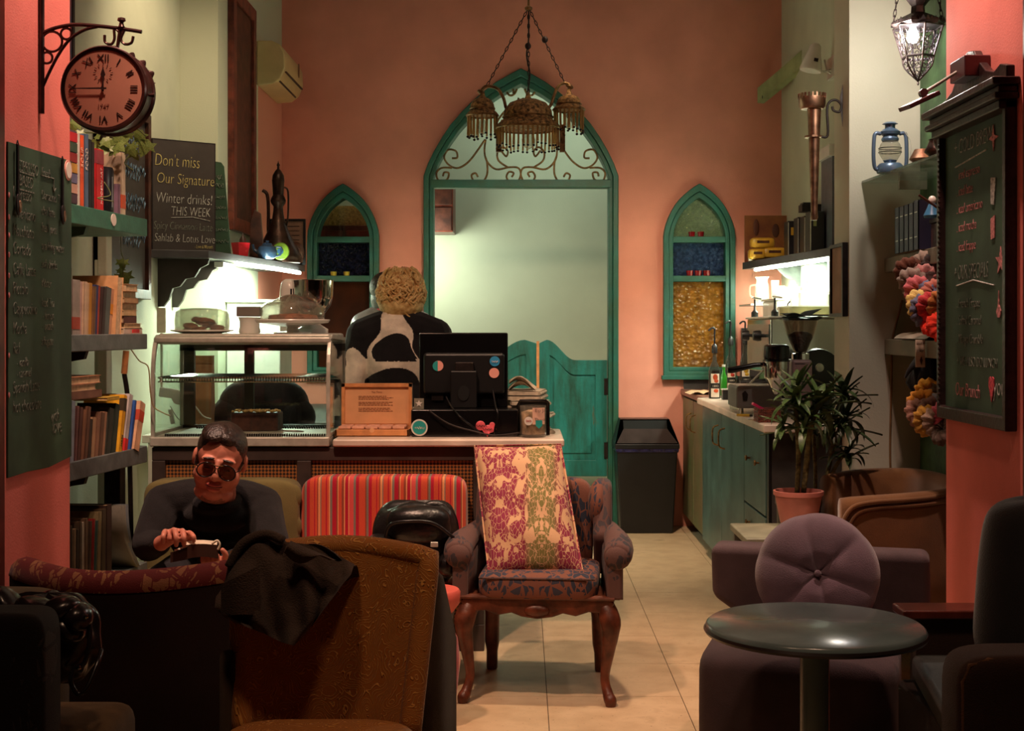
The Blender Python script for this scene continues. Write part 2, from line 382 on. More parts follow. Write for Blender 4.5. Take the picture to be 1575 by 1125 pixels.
# floor: a slab with every terrazzo tile in view as a part of its own
M_grout = mat('dark_grout', (70, 52, 40), .9)
M_tile = mat('terrazzo_tile', (206, 178, 142), .42, var=.05, scale=3, spec=.35)
m = M_tile; tc = N(m, 'ShaderNodeTexCoord'); oi = N(m, 'ShaderNodeObjectInfo')
n1 = N(m, 'ShaderNodeTexNoise'); n1.inputs['Scale'].default_value = 7; n1.inputs['Detail'].default_value = 8
va = N(m, 'ShaderNodeVectorMath', operation='ADD'); L(m, tc.outputs['Object'], va.inputs[0]); L(m, oi.outputs['Location'], va.inputs[1]); L(m, va.outputs[0], n1.inputs['Vector'])
n2 = N(m, 'ShaderNodeTexNoise'); n2.inputs['Scale'].default_value = 90; n2.inputs['Detail'].default_value = 3; L(m, va.outputs[0], n2.inputs['Vector'])
c1 = ramp(m, n1.outputs['Fac'], [(.3, (196, 168, 132)), (.6, (214, 188, 152)), (.8, (178, 148, 112))])
c2 = ramp(m, n2.outputs['Fac'], [(.26, (110, 80, 56)), (.34, (255, 255, 255)), (.7, (255, 255, 255)), (.75, (200, 190, 170))])
mx = N(m, 'ShaderNodeMix', data_type='RGBA', blend_type='MULTIPLY'); mx.inputs[0].default_value = .7; L(m, c1, mx.inputs[6]); L(m, c2, mx.inputs[7])
L(m, mx.outputs[2], m.node_tree.nodes['Principled BSDF'].inputs['Base Color'])
fl = struct(MB().bx(-2.9, 2.9, -2.3, 12.0, -.2, -.004), 'floor', M_grout)
T = .528; ox, oy = .098, 5.9
tile0 = None
me_t = None
for i in range(-5, 4):
    for j in range(-6, 11):
        if me_t is None:
            tile0 = MB().bx(.0015, T - .0015, .001, T - .001, -.01, 0).obj('tile', M_tile, fl); me_t = tile0; tile0.location = (ox + i * T, oy + j * T, 0)
        else: sub('tile', me_t, fl, (ox + i * T, oy + j * T, rnd.uniform(-.0006, .0004)))
MB().bx(-2.9, 2.9, -2.2, oy - 6 * T, -.01, 0).bx(ox + 4 * T, 2.9, oy - 6 * T, 4.3, -.01, 0).bx(-2.9, ox - 5 * T, oy - 6 * T, 4.3, -.01, 0).obj('plain_tiling', M_tile, fl, kind='stuff')

# arched doorway: frame, transom, iron scrolls, batwing leaves
def fr_profile(name, outl, inl, y0, y1, m, parent=None, close=True, kind='structure'):
    mid = [((a[0] * .45 + b[0] * .55), (a[1] * .45 + b[1] * .55)) for a, b in zip(outl, inl)]
    mb = MB().ring(outl, mid, y0, y1, close=close).ring(mid, inl, y0 + .02, y1, close=close)
    o = mb.obj(name, m, parent, bevel=.006)
    if kind: o['kind'] = kind
    return o
def grad_teal(name, c_low, c_hi):
    return mat(name, c_low, .45, var=0, scale=9, bump=.15, bscale=60, col2=c_hi)
M_frame = grad_teal('weathered_teal_frame', (40, 88, 68), (28, 98, 86))
dr = fr_profile('door_1', door_out, door_in, 9.94, 10.12, M_frame, close=False)
MB().bx(XD - .66, XD + .66, 9.955, 10.07, 2.475, 2.535).obj('transom', M_frame, dr, bevel=.006)
M_scroll = mat('gilded_iron', (132, 104, 62), .5, metal=.5, var=.2, scale=40)
def spiral(cx, cz, r0, r1, a0, turns, n=26):
    return [(cx + (r0 + (r1 - r0) * i / n) * math.cos(a0 + turns * 2 * PI * i / n), 10.02, cz + (r0 + (r1 - r0) * i / n) * math.sin(a0 + turns * 2 * PI * i / n)) for i in range(n + 1)]
def Q(px, py): return (PX(px, 10), 10.02, PZ(py, 10))
def smooth_path(pts, n=5):
    out = []
    for i in range(len(pts) - 1):
        p0 = Vector(pts[max(i - 1, 0)]); p1 = Vector(pts[i]); p2 = Vector(pts[i + 1]); p3 = Vector(pts[min(i + 2, len(pts) - 1)])
        for k in range(n):
            t = k / n; out.append(.5 * ((2 * p1) + (-p0 + p2) * t + (2 * p0 - 5 * p1 + 4 * p2 - p3) * t * t + (-p0 + 3 * p1 - 3 * p2 + p3) * t ** 3))
    out.append(Vector(pts[-1])); return out
def scroll(pts): MB().tube(smooth_path(pts), .008, 6).obj('scroll', M_scroll, dr, smooth='all')
for sgn in (-1, 1):
    def q(dx, py): return Q(801 + sgn * dx, py)
    # lower inner curl, large side scroll, outer curls and the pair under the point
    scroll([q(14, 272), q(11, 266), q(18, 264), q(22, 272), q(15, 281), q(5, 279), q(0, 268), q(4, 258), q(18, 257), q(38, 260), q(52, 248), q(56, 232), q(54, 214)])
    scroll([q(30, 231), q(26, 237), q(22, 240), q(20, 232), q(28, 226), q(36, 234), q(34, 247), q(20, 257)])
    scroll([q(66, 272), q(70, 266), q(76, 270), q(70, 281), q(60, 281), q(52, 268), q(52, 250), q(55, 240)])
    scroll([q(55, 214), q(66, 230), q(80, 248), q(96, 258), q(110, 254), q(118, 242), q(112, 230), q(100, 232), q(98, 242), q(106, 243)])
    scroll([q(106, 258), q(122, 258), q(130, 266), q(126, 278), q(114, 276), q(111, 266), q(118, 265), q(120, 271)])
    scroll([q(6, 136), q(10, 144), q(17, 146), q(22, 139), q(16, 133), q(11, 139), q(12, 143)])
    scroll([q(3, 150), q(8, 160), q(22, 168), q(36, 186), q(34, 196), q(26, 190), q(30, 184)])
def leaf_door(x0, x1, y, name, hi_left, hinge_right, rz=0):
    w_ = x1 - x0; top = []
    n = 24
    for i in range(n + 1):
        t = i / n
        u = t if hi_left else 1 - t
        z = 1.365 - .03 * max(0, (.12 - u)) / .12 if u < .12 else 1.365 - .15 * (1 - math.cos(PI * min(1, (u - .12) / .42))) / 2 + (0 if u < .54 else .0)
        top.append((x0 + w_ * t, z))
    pz = .36
    mr = thing_part = MB()
    outer = [(x0, pz)] + top + [(x1, pz)]
    d = thing_struct(name)
    xi0, xi1 = x0 + .085, x1 - .085
    # stiles and rails
    def topz(x):
        t = (x - x0) / w_; i = min(n - 1, max(0, int(t * n))); f = t * n - i
        return top[i][1] * (1 - f) + top[i + 1][1] * f
    inner = [(xi0, pz + .12)] + [(min(max(x, xi0), xi1), topz(min(max(x, xi0), xi1)) - .11) for x, z in top] + [(xi1, pz + .12)]
    MB().ring(outer, inner, y, y + .04).obj('door_frame', M_leaf, d, bevel=.004)
    MB().prism(inner, y + .014, y + .028).obj('door_panel', M_leaf, d)
    field = [((x - (xi0 + xi1) / 2) * .82 + (xi0 + xi1) / 2, pz + .12 + .05 + (z - pz - .12) * .90) for x, z in inner]
    MB().prism(field, y + .004, y + .016).obj('raised_field', M_leaf, d, bevel=.006)
    hx = x1 if hinge_right else x0
    for z in (1.02, .55): MB().bx(hx - .022, hx + .022, y - .008, y + .05, z - .06, z + .06).obj('hinge', M_iron, d)
    return d
def thing_struct(name):
    o = bpy.data.objects.new(name, None); C.objects.link(o); o['kind'] = 'structure'; return o
M_leaf = mat('worn_teal_door_paint', (24, 122, 112), .45, var=.2, scale=5, bump=.2, bscale=30)
m = M_leaf; tc = N(m, 'ShaderNodeTexCoord'); sp_ = N(m, 'ShaderNodeMapping'); sp_.inputs['Scale'].default_value = (9, 9, 1.6); L(m, tc.outputs['Object'], sp_.inputs[0])
n1 = N(m, 'ShaderNodeTexNoise'); n1.inputs['Scale'].default_value = 1.6; n1.inputs['Detail'].default_value = 8; n1.inputs['Roughness'].default_value = .65; L(m, sp_.outputs[0], n1.inputs['Vector'])
cc = ramp(m, n1.outputs['Fac'], [(.3, (26, 70, 56)), (.45, (26, 98, 88)), (.62, (26, 122, 116)), (.7, (84, 82, 52))]); L(m, cc, m.node_tree.nodes['Principled BSDF'].inputs['Base Color'])
leaf_door(XD - .635, .114, 10.03, 'door_2', False, False)
leaf_door(.118, XD + .632, 10.03, 'door_3', True, True)
MB().bx(.106, .126, 10.02, 10.034, .37, 1.355).obj('door_astragal', M_woodlt, bpy.data.objects['door_3'])

# side windows
M_amber = glassy('amber_hammered_glass', (196, 150, 40), dif=.55, bump=.9, bscale=34, rough=.12, dcol=(214, 156, 62))
M_blueg = glassy('blue_hammered_glass', (70, 100, 150), dif=.6, bump=.9, bscale=60, rough=.12, dcol=(84, 112, 158))
M_navyg = glassy('dark_blue_hammered_glass', (50, 54, 110), dif=.45, bump=.9, bscale=60, rough=.1, dcol=(48, 52, 92))
M_brownp = mat('brown_glass', (50, 24, 14), .7, var=.3, scale=3, col2=(78, 36, 18), spec=.05)
M_clearh = glassy('pale_hammered_glass', (214, 222, 200), dif=.25, bump=.5, bscale=60, rough=.1, dcol=(170, 190, 160))
for nm, xc, mids, lows, tops in (('window_1', XWL, M_navyg, M_brownp, M_glass), ('window_2', XWR, M_blueg, M_amber, M_clearh)):
    wn = fr_profile(nm, win_out(xc), win_in(xc), 9.94, 10.12, M_frame)
    for z in (PZ(369, 10), PZ(429, 10)): MB().bx(xc - .2, xc + .2, 9.965, 10.08, z - .022, z + .022).obj('glazing_bar', M_frame, wn, bevel=.004)
    MB().bx(xc - .19, xc + .19, 10.05, 10.056, 1.165, PZ(431, 10)).obj('pane', lows, wn, label='amber hammered pane' if xc > 0 else 'dark brown pane')
    MB().bx(xc - .19, xc + .19, 10.05, 10.056, PZ(427, 10), PZ(371, 10)).obj('pane', mids, wn, label='blue hammered pane')
    top = [p for p in win_in(xc) if p[1] > 2.0] ; top = [(xc - .19, PZ(367, 10))] + [p for p in top if p[1] > PZ(367, 10)] + [(xc + .19, PZ(367, 10))]
    MB().prism(top, 10.05, 10.056).obj('pane', tops, wn, label='pointed clear pane')
    MB().bx(xc - .275, xc + .275, 9.925, 10.0, 1.075, 1.105).obj('window_sill', M_frame, wn, bevel=.004)
# small glasses on the window bars
M_redg = mat('red_glass', (150, 16, 26), .12, var=0, trans=.4)
M_yelg = mat('yellow_wax', (190, 170, 50), .3, var=.1)
def cup(x, y, z, r, h, m, label, group, nm='tealight_cup', cat='candle cup'):
    t = thing(nm, label, cat, (x, y, z), group=group)
    MB().lathe([(r * .82, 0), (r, h), (r * .88, h), (r * .72, .006), (0.0001, .006)], n=16).obj('cup', m, t, smooth=True, world=False)
    MB().lathe([(r * .7, .007), (r * .7, h * .55), (0.0001, h * .55)], n=12).obj('wax', m, t, world=False)
for px, lb in ((1065, 'red glass candle cup, left of two on the top bar, right arched window'), (1079, 'red glass candle cup, right of two on the top bar, right arched window')):
    cup(PX(px, 9.95), 9.99, PZ(364.5, 10) , .026, .036, M_redg, lb, 'red candle cups on the arched window')
for px, lb in ((1062, 'red glass candle cup, leftmost of three on the lower bar, right arched window'), (1075, 'red glass candle cup, middle of three on the lower bar, right arched window'), (1088, 'red glass candle cup, rightmost of three on the lower bar, right arched window')):
    cup(PX(px, 9.95), 9.99, PZ(424.5, 10), .028, .038, M_redg, lb, 'red candle cups on the arched window')
for px, lb in ((512, 'small yellow candle cup, left of two on the lower bar, left arched window'), (532, 'small yellow candle cup, right of two on the lower bar, left arched window')):
    cup(PX(px, 9.95), 9.99, PZ(424.5, 10), .024, .03, M_yelg, lb, 'yellow candle cups on the left arched window')
for k, px in enumerate((1046, 1057, 1068)):
    x = PX(px, 10.2)
    cup(x, 10.2, 1.18, .03, .2, mat('amber_jar_%d' % k, (210, 140, 20), .2, var=.1), 'yellow jar, %s of three behind the amber window pane' % ('leftmost', 'middle', 'rightmost')[k], 'yellow jars behind the amber pane', 'jar', 'jar')
t = thing('jar_ledge', 'narrow ledge behind the amber window pane holding yellow jars', 'ledge', (XWR, 10.2, 1.15))
MB().bx(XWR - .25, XWR + .25, 10.12, 10.3, 1.15, 1.18).obj('board', M_wood, t); MB().bx(XWR - .2, XWR - .17, 10.12, 10.26, 1.05, 1.15).bx(XWR + .17, XWR + .2, 10.12, 10.26, 1.05, 1.15).obj('bracket', M_wood, t)
# things in the passage
t = thing('tall_cupboard', 'dark brown cupboard behind the left arched window', 'cupboard', (-1.35, 10.7, 0))
MB().bx(-1.75, -.98, 10.5, 10.9, 0, 2.24).obj('carcass', M_wood, t, bevel=.01)
for x in (-1.74, -1.36): MB().bx(x + .01, x + .36, 10.48, 10.5, .1, 2.2).obj('door', M_woodred, t, bevel=.006)
t = thing('wicker_tray', 'pale latticed tray standing on the dark cupboard behind the left arched window', 'tray', (-1.38, 10.62, 2.24))
M_wick = mat('pale_wicker', (220, 206, 130), .7, var=.2, scale=60, bump=.5, bscale=90)
MB().bx(-1.7, -1.08, 10.6, 10.63, 2.24, 2.4).obj('panel', M_wick, t); mb = MB()
for i in range(14): mb.box((-1.67 + i * .044, 10.59, 2.32), (.008, .008, .2), (0, R(40), 0)).box((-1.67 + i * .044, 10.586, 2.32), (.008, .008, .2), (0, R(-40), 0))
mb.obj('lattice', M_wick, t)
t = thing('wall_cabinet', 'small reddish brown wall cabinet high in the passage behind the arch', 'cabinet', (-.72, 11.4, 2.23))
MB().bx(-.98, PX(697, 11.2), 11.2, 11.6, 2.24, 2.66).obj('carcass', M_woodred, t, bevel=.008)
for z in (2.25, 2.46): MB().bx(-.97, PX(697, 11.2) - .012, 11.185, 11.2, z, z + .19).obj('door', M_wood, t, bevel=.005)
# ================================================================ the counter and what stands on it
CY = 6.15
M_cframe = mat('dark_counter_frame', (66, 54, 50), .5, var=.12, scale=10)
M_rattan = mat('woven_cane', (150, 92, 40), .7, var=0)
m = M_rattan; tc = N(m, 'ShaderNodeTexCoord'); mp = N(m, 'ShaderNodeMapping'); mp.inputs['Rotation'].default_value = (0, R(45), 0); L(m, tc.outputs['Object'], mp.inputs[0])
ck = N(m, 'ShaderNodeTexChecker'); ck.inputs['Scale'].default_value = 90; ck.inputs['Color1'].default_value = lin((166, 104, 46)); ck.inputs['Color2'].default_value = lin((44, 26, 16)); L(m, mp.outputs[0], ck.inputs[0])
L(m, ck.outputs['Color'], m.node_tree.nodes['Principled BSDF'].inputs['Base Color'])
ct = thing('counter', 'bar counter with dark frame and woven cane panels behind the armchairs', 'counter', (-.74, 6.4, 0))
xs = [-1.66, PX(468, CY), PX(738, CY), .165]
MB().bx(-1.66, -.17, CY, 6.72, 0, .92).obj('carcass', M_cframe, ct)
for a, b in zip([-1.60, PX(480, CY)], [PX(458, CY), PX(728, CY)]):
    MB().bx(a, b, CY - .012, CY, .12, PZ(708, CY)).obj('cane_panel', M_rattan, ct)
mb = MB().bx(-1.66, -.17, CY - .03, CY, PZ(708, CY), .915).bx(-1.66, -.17, CY - .03, CY, 0, .12).bx(-.17, .165, CY, 6.7, PZ(700, CY), .92)
for a, b in ((-1.66, -1.60), (PX(458, CY), PX(480, CY)), (PX(728, CY), -.17)): mb.bx(a, b, CY - .03, CY, .12, PZ(708, CY))
mb.obj('rails_and_stiles', M_cframe, ct, bevel=.004)
tp = thing('countertop', 'pale marble countertop right of the glass display case', 'countertop', (-.33, 6.4, .92))
MB().bx(PX(512, 6.1), PX(868, 6.1), 6.08, 6.72, .92, .955).obj('slab', M_marble, tp, bevel=.01)

# refrigerated display case
X0, X1 = -1.665, -.862; ZB, ZT = .92, 1.425
dc = thing('display_case', 'steel and glass pastry display case on the left of the counter', 'display case', (-1.26, 6.4, .92))
MB().bx(X0, X1, 6.1, 6.68, ZB, .962).obj('base_tray', M_steel, dc, bevel=.006)
MB().bx(X0 + .01, X1 - .01, 6.2, 6.68, ZT - .05, ZT).bx(X0, X1, 6.16, 6.22, ZT - .045, ZT - .012).obj('top_plate', M_steel, dc, bevel=.012)
def prof_case(n=8):
    pts = [(6.12, .962), (6.12, 1.22)]
    for i in range(1, n + 1):
        q = PI / 2 * i / n; pts.append((6.22 - .10 * math.cos(q), 1.22 + (ZT - 1.225) * math.sin(q)))
    return pts
pc = prof_case()
mb = MB()
for (a, b) in zip(pc[:-1], pc[1:]): mb.add([(X0 + .02, a[0], a[1]), (X1 - .012, a[0], a[1]), (X1 - .012, b[0], b[1]), (X0 + .02, b[0], b[1])], [(0, 1, 2, 3)])
mb.obj('curved_front_glass', M_glass, dc, smooth='all')
for x in (X0 + .008, X1 - .008):
    out = pc + [(6.66, ZT - .02), (6.66, .962)]
    inn = [((y - 6.4) * .93 + 6.4, (z - 1.19) * .93 + 1.19) for y, z in out]
    MB().ring(out, inn, x - .008, x + .008, plane='yz').obj('end_frame', M_steel, dc)
    MB().prism(inn, x - .002, x + .002, plane='yz').obj('end_glass', M_glass, dc)
M_dframe = mat('grey_door_frame', (84, 80, 74), .4, metal=.4, var=.1)
mb = MB()
for a, b in ((X0 + .02, X0 + .07), (PX(377, 6.66), PX(391, 6.66)), (X1 - .05, X1 - .015)): mb.bx(a, b, 6.64, 6.67, .962, ZT - .05)
mb.bx(X0, X1, 6.64, 6.67, .962, .98); mb.bx(X0, X1, 6.64, 6.67, ZT - .085, ZT - .05)
mb.obj('rear_door_frame', M_dframe, dc)
MB().bx(X0 + .07, X1 - .05, 6.652, 6.656, .98, ZT - .085).obj('rear_door_glass', M_glass, dc)
mb = MB(); zs = PZ(581, 6.2)
for y in (6.17, 6.6): mb.tube([(X0 + .02, y, zs), (X1 - .02, y, zs)], .005, 6).tube([(X0 + .02, y, zs - .018), (X1 - .02, y, zs - .018)], .004, 6)
for k in range(60): x = X0 + .03 + k * (X1 - X0 - .06) / 59; mb.tube([(x, 6.165, zs - .018), (x, 6.165, zs + .004), (x, 6.6, zs + .004)], .0022, 4)
mb.obj('wire_shelf', M_chrome, dc)
mb = MB()
for k in range(70):
    x = X0 + .06 + k * .0105
    mb.bx(x, x + .005, 6.13, 6.15, .9635, .975)
mb.obj('front_grille', M_iron, dc); mb = MB()
for k in range(60): x = X0 + .1 + k * .0115; mb.bx(x, x + .005, 6.56, 6.58, .9635, .978)
mb.obj('rear_grille', M_iron, dc)
MB().bx(X0 + .03, X1 - .03, 6.16, 6.62, .9635, .967).obj('floor_plate', M_steel, dc)
# cake in the case
t = thing('chocolate_cake', 'dark chocolate loaf cake with nut topping inside the display case', 'cake', (PX(393, 6.35), 6.38, .967))
a, b = PX(357, 6.35), PX(430, 6.35)
MB().bx(a, b, 6.31, 6.45, .972, 1.06).obj('loaf', mat('chocolate', (62, 36, 26), .5, var=.2, scale=50), t, bevel=.01)
mb = MB(); g = random.Random(3)
for k in range(70): mb.ell((g.uniform(a + .005, b - .005), g.uniform(6.315, 6.445), 1.064), (.008, .007, .006), 6, 4)
mb.obj('nut_topping', mat('chopped_nuts', (196, 168, 104), .7, var=.25, scale=90), t, smooth='all')
MB().lathe([(.0001, .967), (.13, .967), (.135, .973), (.0001, .971)], (PX(393, 6.35), 6.4, 0), 28).obj('plate', M_steel, t)
t = thing('cake_tongs', 'shiny steel tongs lying beside the chocolate cake in the display case', 'tongs', (PX(455, 6.3), 6.32, .967))
for s in (-1, 1): MB().tube([P(435, 663, 6.3) + Vector((0, s * .006, 0)), (PX(455, 6.3), 6.3 + s * .016, .974), (PX(468, 6.3), 6.28 + s * .006, .974)], .004, 6).obj('arm', M_chrome, t)

# cake stands on the case
def dome_prof(pts): return pts + [(max(r - .004, .0001), z - .003) for r, z in reversed(pts)]
def cake_dish(px, Y, r, label, foot, prof, rim, knob=None):
    x = PX(px, Y); t = thing('cake_stand', label, 'cake stand', (x, Y, ZT))
    if foot: MB().lathe([(r * .5, 0), (r * .5, .006), (.03, .012), (.025, .03), (r * .95, .05), (r, .062), (r * .99, .066), (r * .9, .058), (.0001, .05)], n=40).obj('footed_plate', M_white, t, smooth=True, world=False)
    else: MB().lathe([(r * .6, 0), (r, .012), (r, .017), (r * .6, .007), (.0001, .006)], n=40).obj('plate', M_white, t, smooth=True, world=False)
    z0 = .062 if foot else .012
    MB().lathe([(a_, z0 + b_) for a_, b_ in dome_prof(prof)], n=40).obj('glass_dome', M_dome, t, smooth='all', world=False)
    return t, z0
t, z0 = cake_dish(311, 6.42, .145, 'low glass dome over a plate of brown cookies, left of two on the display case', False, [(.125, 0), (.128, .05), (.122, .09), (.1, .103), (.05, .107), (.0001, .108)], 0)
M_cookie = mat('cookie', (146, 84, 44), .8, var=.3, scale=40, bump=.5, bscale=80); g = random.Random(5)
for k in range(16):
    q = g.uniform(0, 2 * PI); rr = g.uniform(0, .085); zz = .012 + .02 * g.random() + (.025 if rr < .05 else 0)
    o = MB().lathe([(.0001, 0), (.032, .002), (.036, .008), (.03, .015), (.0001, .018)], n=12, wav=lambda a, z: .06 * math.sin(5 * a)).obj('cookie', M_cookie, None, smooth='all', world=False)
    o.location = (PX(311, 6.42) + rr * math.cos(q), 6.42 + rr * math.sin(q), ZT + zz); o.rotation_euler = (g.uniform(-.3, .3), g.uniform(-.3, .3), 0)
    tag(o, 'round brown cookie on the plate under the low glass dome', 'cookie', 'cookies under the low glass dome')
t, z0 = cake_dish(450, 6.42, .175, 'large footed cake stand with shouldered glass dome, right of two on the display case', True, [(.148, 0), (.15, .03), (.146, .058), (.13, .078), (.1, .09), (.06, .108), (.03, .12), (.0001, .124)], 0)
o = MB().lathe([(.0001, 0), (.1, .0), (.118, .01), (.11, .028), (.06, .034), (.0001, .038)], n=26, wav=lambda a, z: .03 * math.sin(7 * a)).obj('tart', mat('fruit_tart', (208, 130, 100), .6, var=.25, scale=30), None, smooth='all', world=False)
o.location = (PX(450, 6.42), 6.42, ZT + .058); tag(o, 'round pinkish tart under the shouldered glass dome', 'tart')
t = thing('canister', 'pale ribbed canister standing between the two cake domes', 'canister', (PX(384, 6.55), 6.55, ZT))
MB().lathe([(.048, 0), (.052, .01), (.047, .03), (.047, .055), (.052, .072), (.056, .078), (.0001, .079)], n=28).obj('body', M_white, t, smooth=True, world=False)
MB().bx(-.056, .056, -.04, .04, .08, .128).obj('grey_lid_box', mat('grey_box', (128, 120, 112), .6, var=.05), t, world=False, bevel=.003, label='grey box set on top')
t = thing('paper_note', 'small white paper slip fixed to the green wall above the display case', 'note', (PX(248, 7.1), 7.1, ZT))
MB().box((PX(248, 7.1), 7.1, PZ(493, 7.1)), (.046, .002, .13)).obj('sheet', M_paper, t)
MB().box((PX(248, 7.1), 7.11, PZ(560, 7.1)), (.012, .012, .32)).obj('stick', M_paper, t)
# stand mixer behind the big dome
x = PX(481, 6.62); t = thing('stand_mixer', 'white stand mixer with polished steel bowl on the display case', 'mixer', (x, 6.62, ZT))
MB().lathe([(.03, .03), (.035, .045), (.028, .062), (.06, .08), (.086, .115), (.098, .16), (.1, .235), (.103, .238), (.096, .232), (.094, .16), (.06, .09), (.0001, .08)], (0, 0, .02), n=36).obj('bowl', M_chrome, t, smooth=True, world=False)
MB().lathe([(.075, 0), (.075, .02), (.05, .035), (.03, .05)], (0, 0, 0), 24).obj('base', M_white, t, smooth=True, world=False)
MB().ell((-.115, .02, .17), (.045, .06, .095), 20, 12, .6, .7).obj('column', M_white, t, smooth='all', world=False)
MB().box((-.098, -.037, .19), (.008, .008, .05)).obj('switch', M_black, t, world=False)
# objects behind the case
t = thing('back_bench', 'low white bench behind the display case with papers and plugs', 'bench', (-1.35, 7.25, 0))
MB().bx(-1.95, -.98, 7.0, 7.5, .86, .9).obj('top', M_white, t, bevel=.004)
for xx in (-1.9, -1.03):
    for yy in (7.03, 7.47): MB().bx(xx - .02, xx + .02, yy - .02, yy + .02, 0, .86).obj('leg', M_white, t)
t = thing('paper_bag', 'tall brown paper bag behind the display case glass', 'bag', (PX(305, 7.1), 7.1, .9))
mb = MB(); z0_, z1_ = .9, PZ(553, 7.1)
a, b, c, d = PX(283, 7.1), PX(327, 7.1), PX(301, 7.1), PX(328, 7.1)
mb.add([(a, 7.03, z0_), (b, 7.03, z0_), (b, 7.17, z0_), (a, 7.17, z0_), (c, 7.08, z1_), (d, 7.08, z1_), (d, 7.12, z1_), (c, 7.12, z1_)], [(0, 1, 2, 3), (0, 1, 5, 4), (1, 2, 6, 5), (2, 3, 7, 6), (3, 0, 4, 7)])
M_kraft = mat('kraft_paper', (158, 112, 76), .8, var=.08, scale=12, bump=.2, bscale=20)
mb.obj('bag_body', M_kraft, t); MB().bx(c, d, 7.075, 7.125, z1_ - .02, z1_ + .02).obj('folded_top', M_kraft, t)
t = thing('power_strip', 'white power strip with plugs and cords behind the display case', 'power strip', (PX(270, 7.05), 7.05, .9))
MB().box((PX(262, 7.05), 7.05, PZ(605, 7.05)), (.11, .04, .05), (0, R(8), 0)).obj('strip', M_white, t, bevel=.006)
MB().lathe([(.035, -.02), (.035, .02), (.0001, .02)], (PX(276, 7.02), 7.02, PZ(612, 7.02)), 18, axis='y').obj('plug', M_white, t, smooth=True)
MB().tube(smooth_path([P(285, 614, 7), P(300, 625, 7), P(312, 640, 7), P(325, 645, 7)]), .004, 6).obj('cord', M_white, t, smooth='all')
MB().tube(smooth_path([P(262, 625, 7), P(275, 645, 7), P(290, 650, 7)]), .003, 6).obj('cord', M_white, t, smooth='all')
MB().tube([P(262, 630, 7.05), P(266, 652, 7.05)], .012, 8).obj('foot', M_white, t)
t = thing('black_adapter', 'black power adapter lying on the white bench behind the display case', 'adapter', (PX(268, 7.05), 7.05, .9))
MB().bx(PX(255, 7.05), PX(282, 7.05), 7.02, 7.1, .9, .93).obj('block', M_black, t, bevel=.005); MB().tube(smooth_path([P(282, 652, 7.05), P(300, 656, 7.05), P(320, 655, 7.05)]), .003, 6).obj('cord', M_black, t)
t = thing('reflection_heap', 'dark heap added for the reflection of a person in the display case', 'jacket', (PX(405, 7.2), 7.2, .9))
MB().ell((PX(405, 7.2), 7.22, 1.02), (.24, .12, .17), 30, 18, .8, .8).ell((PX(365, 7.2), 7.2, .98), (.14, .1, .13), 20, 12).ell((PX(445, 7.2), 7.2, .98), (.14, .1, .12), 20, 12).obj('reflection_body', cloth('reflection_dark', (36, 32, 36), bscale=30, bump=.5), t, smooth='all')  # dark ellipsoids added in place of a person's reflection in the case glass

# tea box
Y = 6.22; t = thing('tea_box', 'open honey wood tea box with printed lid on the marble countertop', 'box', (PX(572, Y), 6.3, .955))
a, b = PX(515, Y), PX(629, Y)
z1_ = PZ(661, Y)
mb = MB().bx(a, b, Y, Y + .012, .955, z1_).bx(a, b, Y + .19, Y + .2, .955, z1_).bx(a, a + .01, Y, Y + .2, .955, z1_).bx(b - .01, b, Y, Y + .2, .955, z1_).bx(a, b, Y, Y + .2, .955, .962)
mb.obj('tray', M_woodlt, t, bevel=.002)
M_tea = mat('pale_tea_sachet', (216, 158, 130), .7, var=.1, scale=30)
for k in range(5):
    xx = a + .015 + k * (b - a - .03) / 5; wd = (b - a - .03) / 5 - .006
    for j in range(3): MB().box((xx + wd / 2, Y + .035 + j * .06, z1_ + .004), (wd, .05, .012), (R(-10), 0, 0)).obj('tea_sachet', M_tea, t, bevel=.002)
yl = Y + .205; la, lb = a + .02, b - .02; lz = PZ(590, yl)
MB().bx(a + .005, b - .002, yl, yl + .03, z1_, lz).obj('lid', M_woodlt, t, bevel=.003)
M_lidin = mat('lid_lining', (226, 170, 122), .5, var=.05)
MB().bx(a + .02, b - .017, yl - .002, yl, z1_ + .012, lz - .016).obj('lid_lining', M_lidin, t)
MB().bx(a + .005, a + .02, yl - .014, yl, z1_, lz).bx(b - .017, b - .002, yl - .014, yl, z1_, lz).bx(a + .005, b - .002, yl - .014, yl, lz - .016, lz).obj('lid_rim', M_woodlt, t)
M_print = mat('brown_print', (130, 78, 48), .8, var=0)
text('Tea Time', .013, ((a + b) / 2, yl - .004, lz - .045), (1, 0, 0), 'lid_print', M_print, t, align='CENTER')
mb = MB(); g = random.Random(1); zz = lz - .062
for blk in range(3):
    for r_ in range(3):
        x0_, x1_ = (a + b) / 2 - .085, (a + b) / 2 + g.uniform(.04, .085)
        while x0_ < x1_: l_ = g.uniform(.006, .018); mb.bx(x0_, min(x0_ + l_, x1_), yl - .0035, yl - .002, zz, zz + .0028); x0_ += l_ + .003
        zz -= .007
    zz -= .007
mb.obj('printed_lines', M_print, t, kind='stuff')
MB().lathe([(.011, 0), (.011, .003), (.0001, .003)], ((a + b) / 2, Y - .001, z1_ - .004), 16, axis='y').obj('thumb_notch', M_lidin, t)
for xx in (a + .012, b - .01): MB().box((xx, yl - .006, z1_ + .012), (.008, .01, .022)).obj('clasp', M_brass, t)

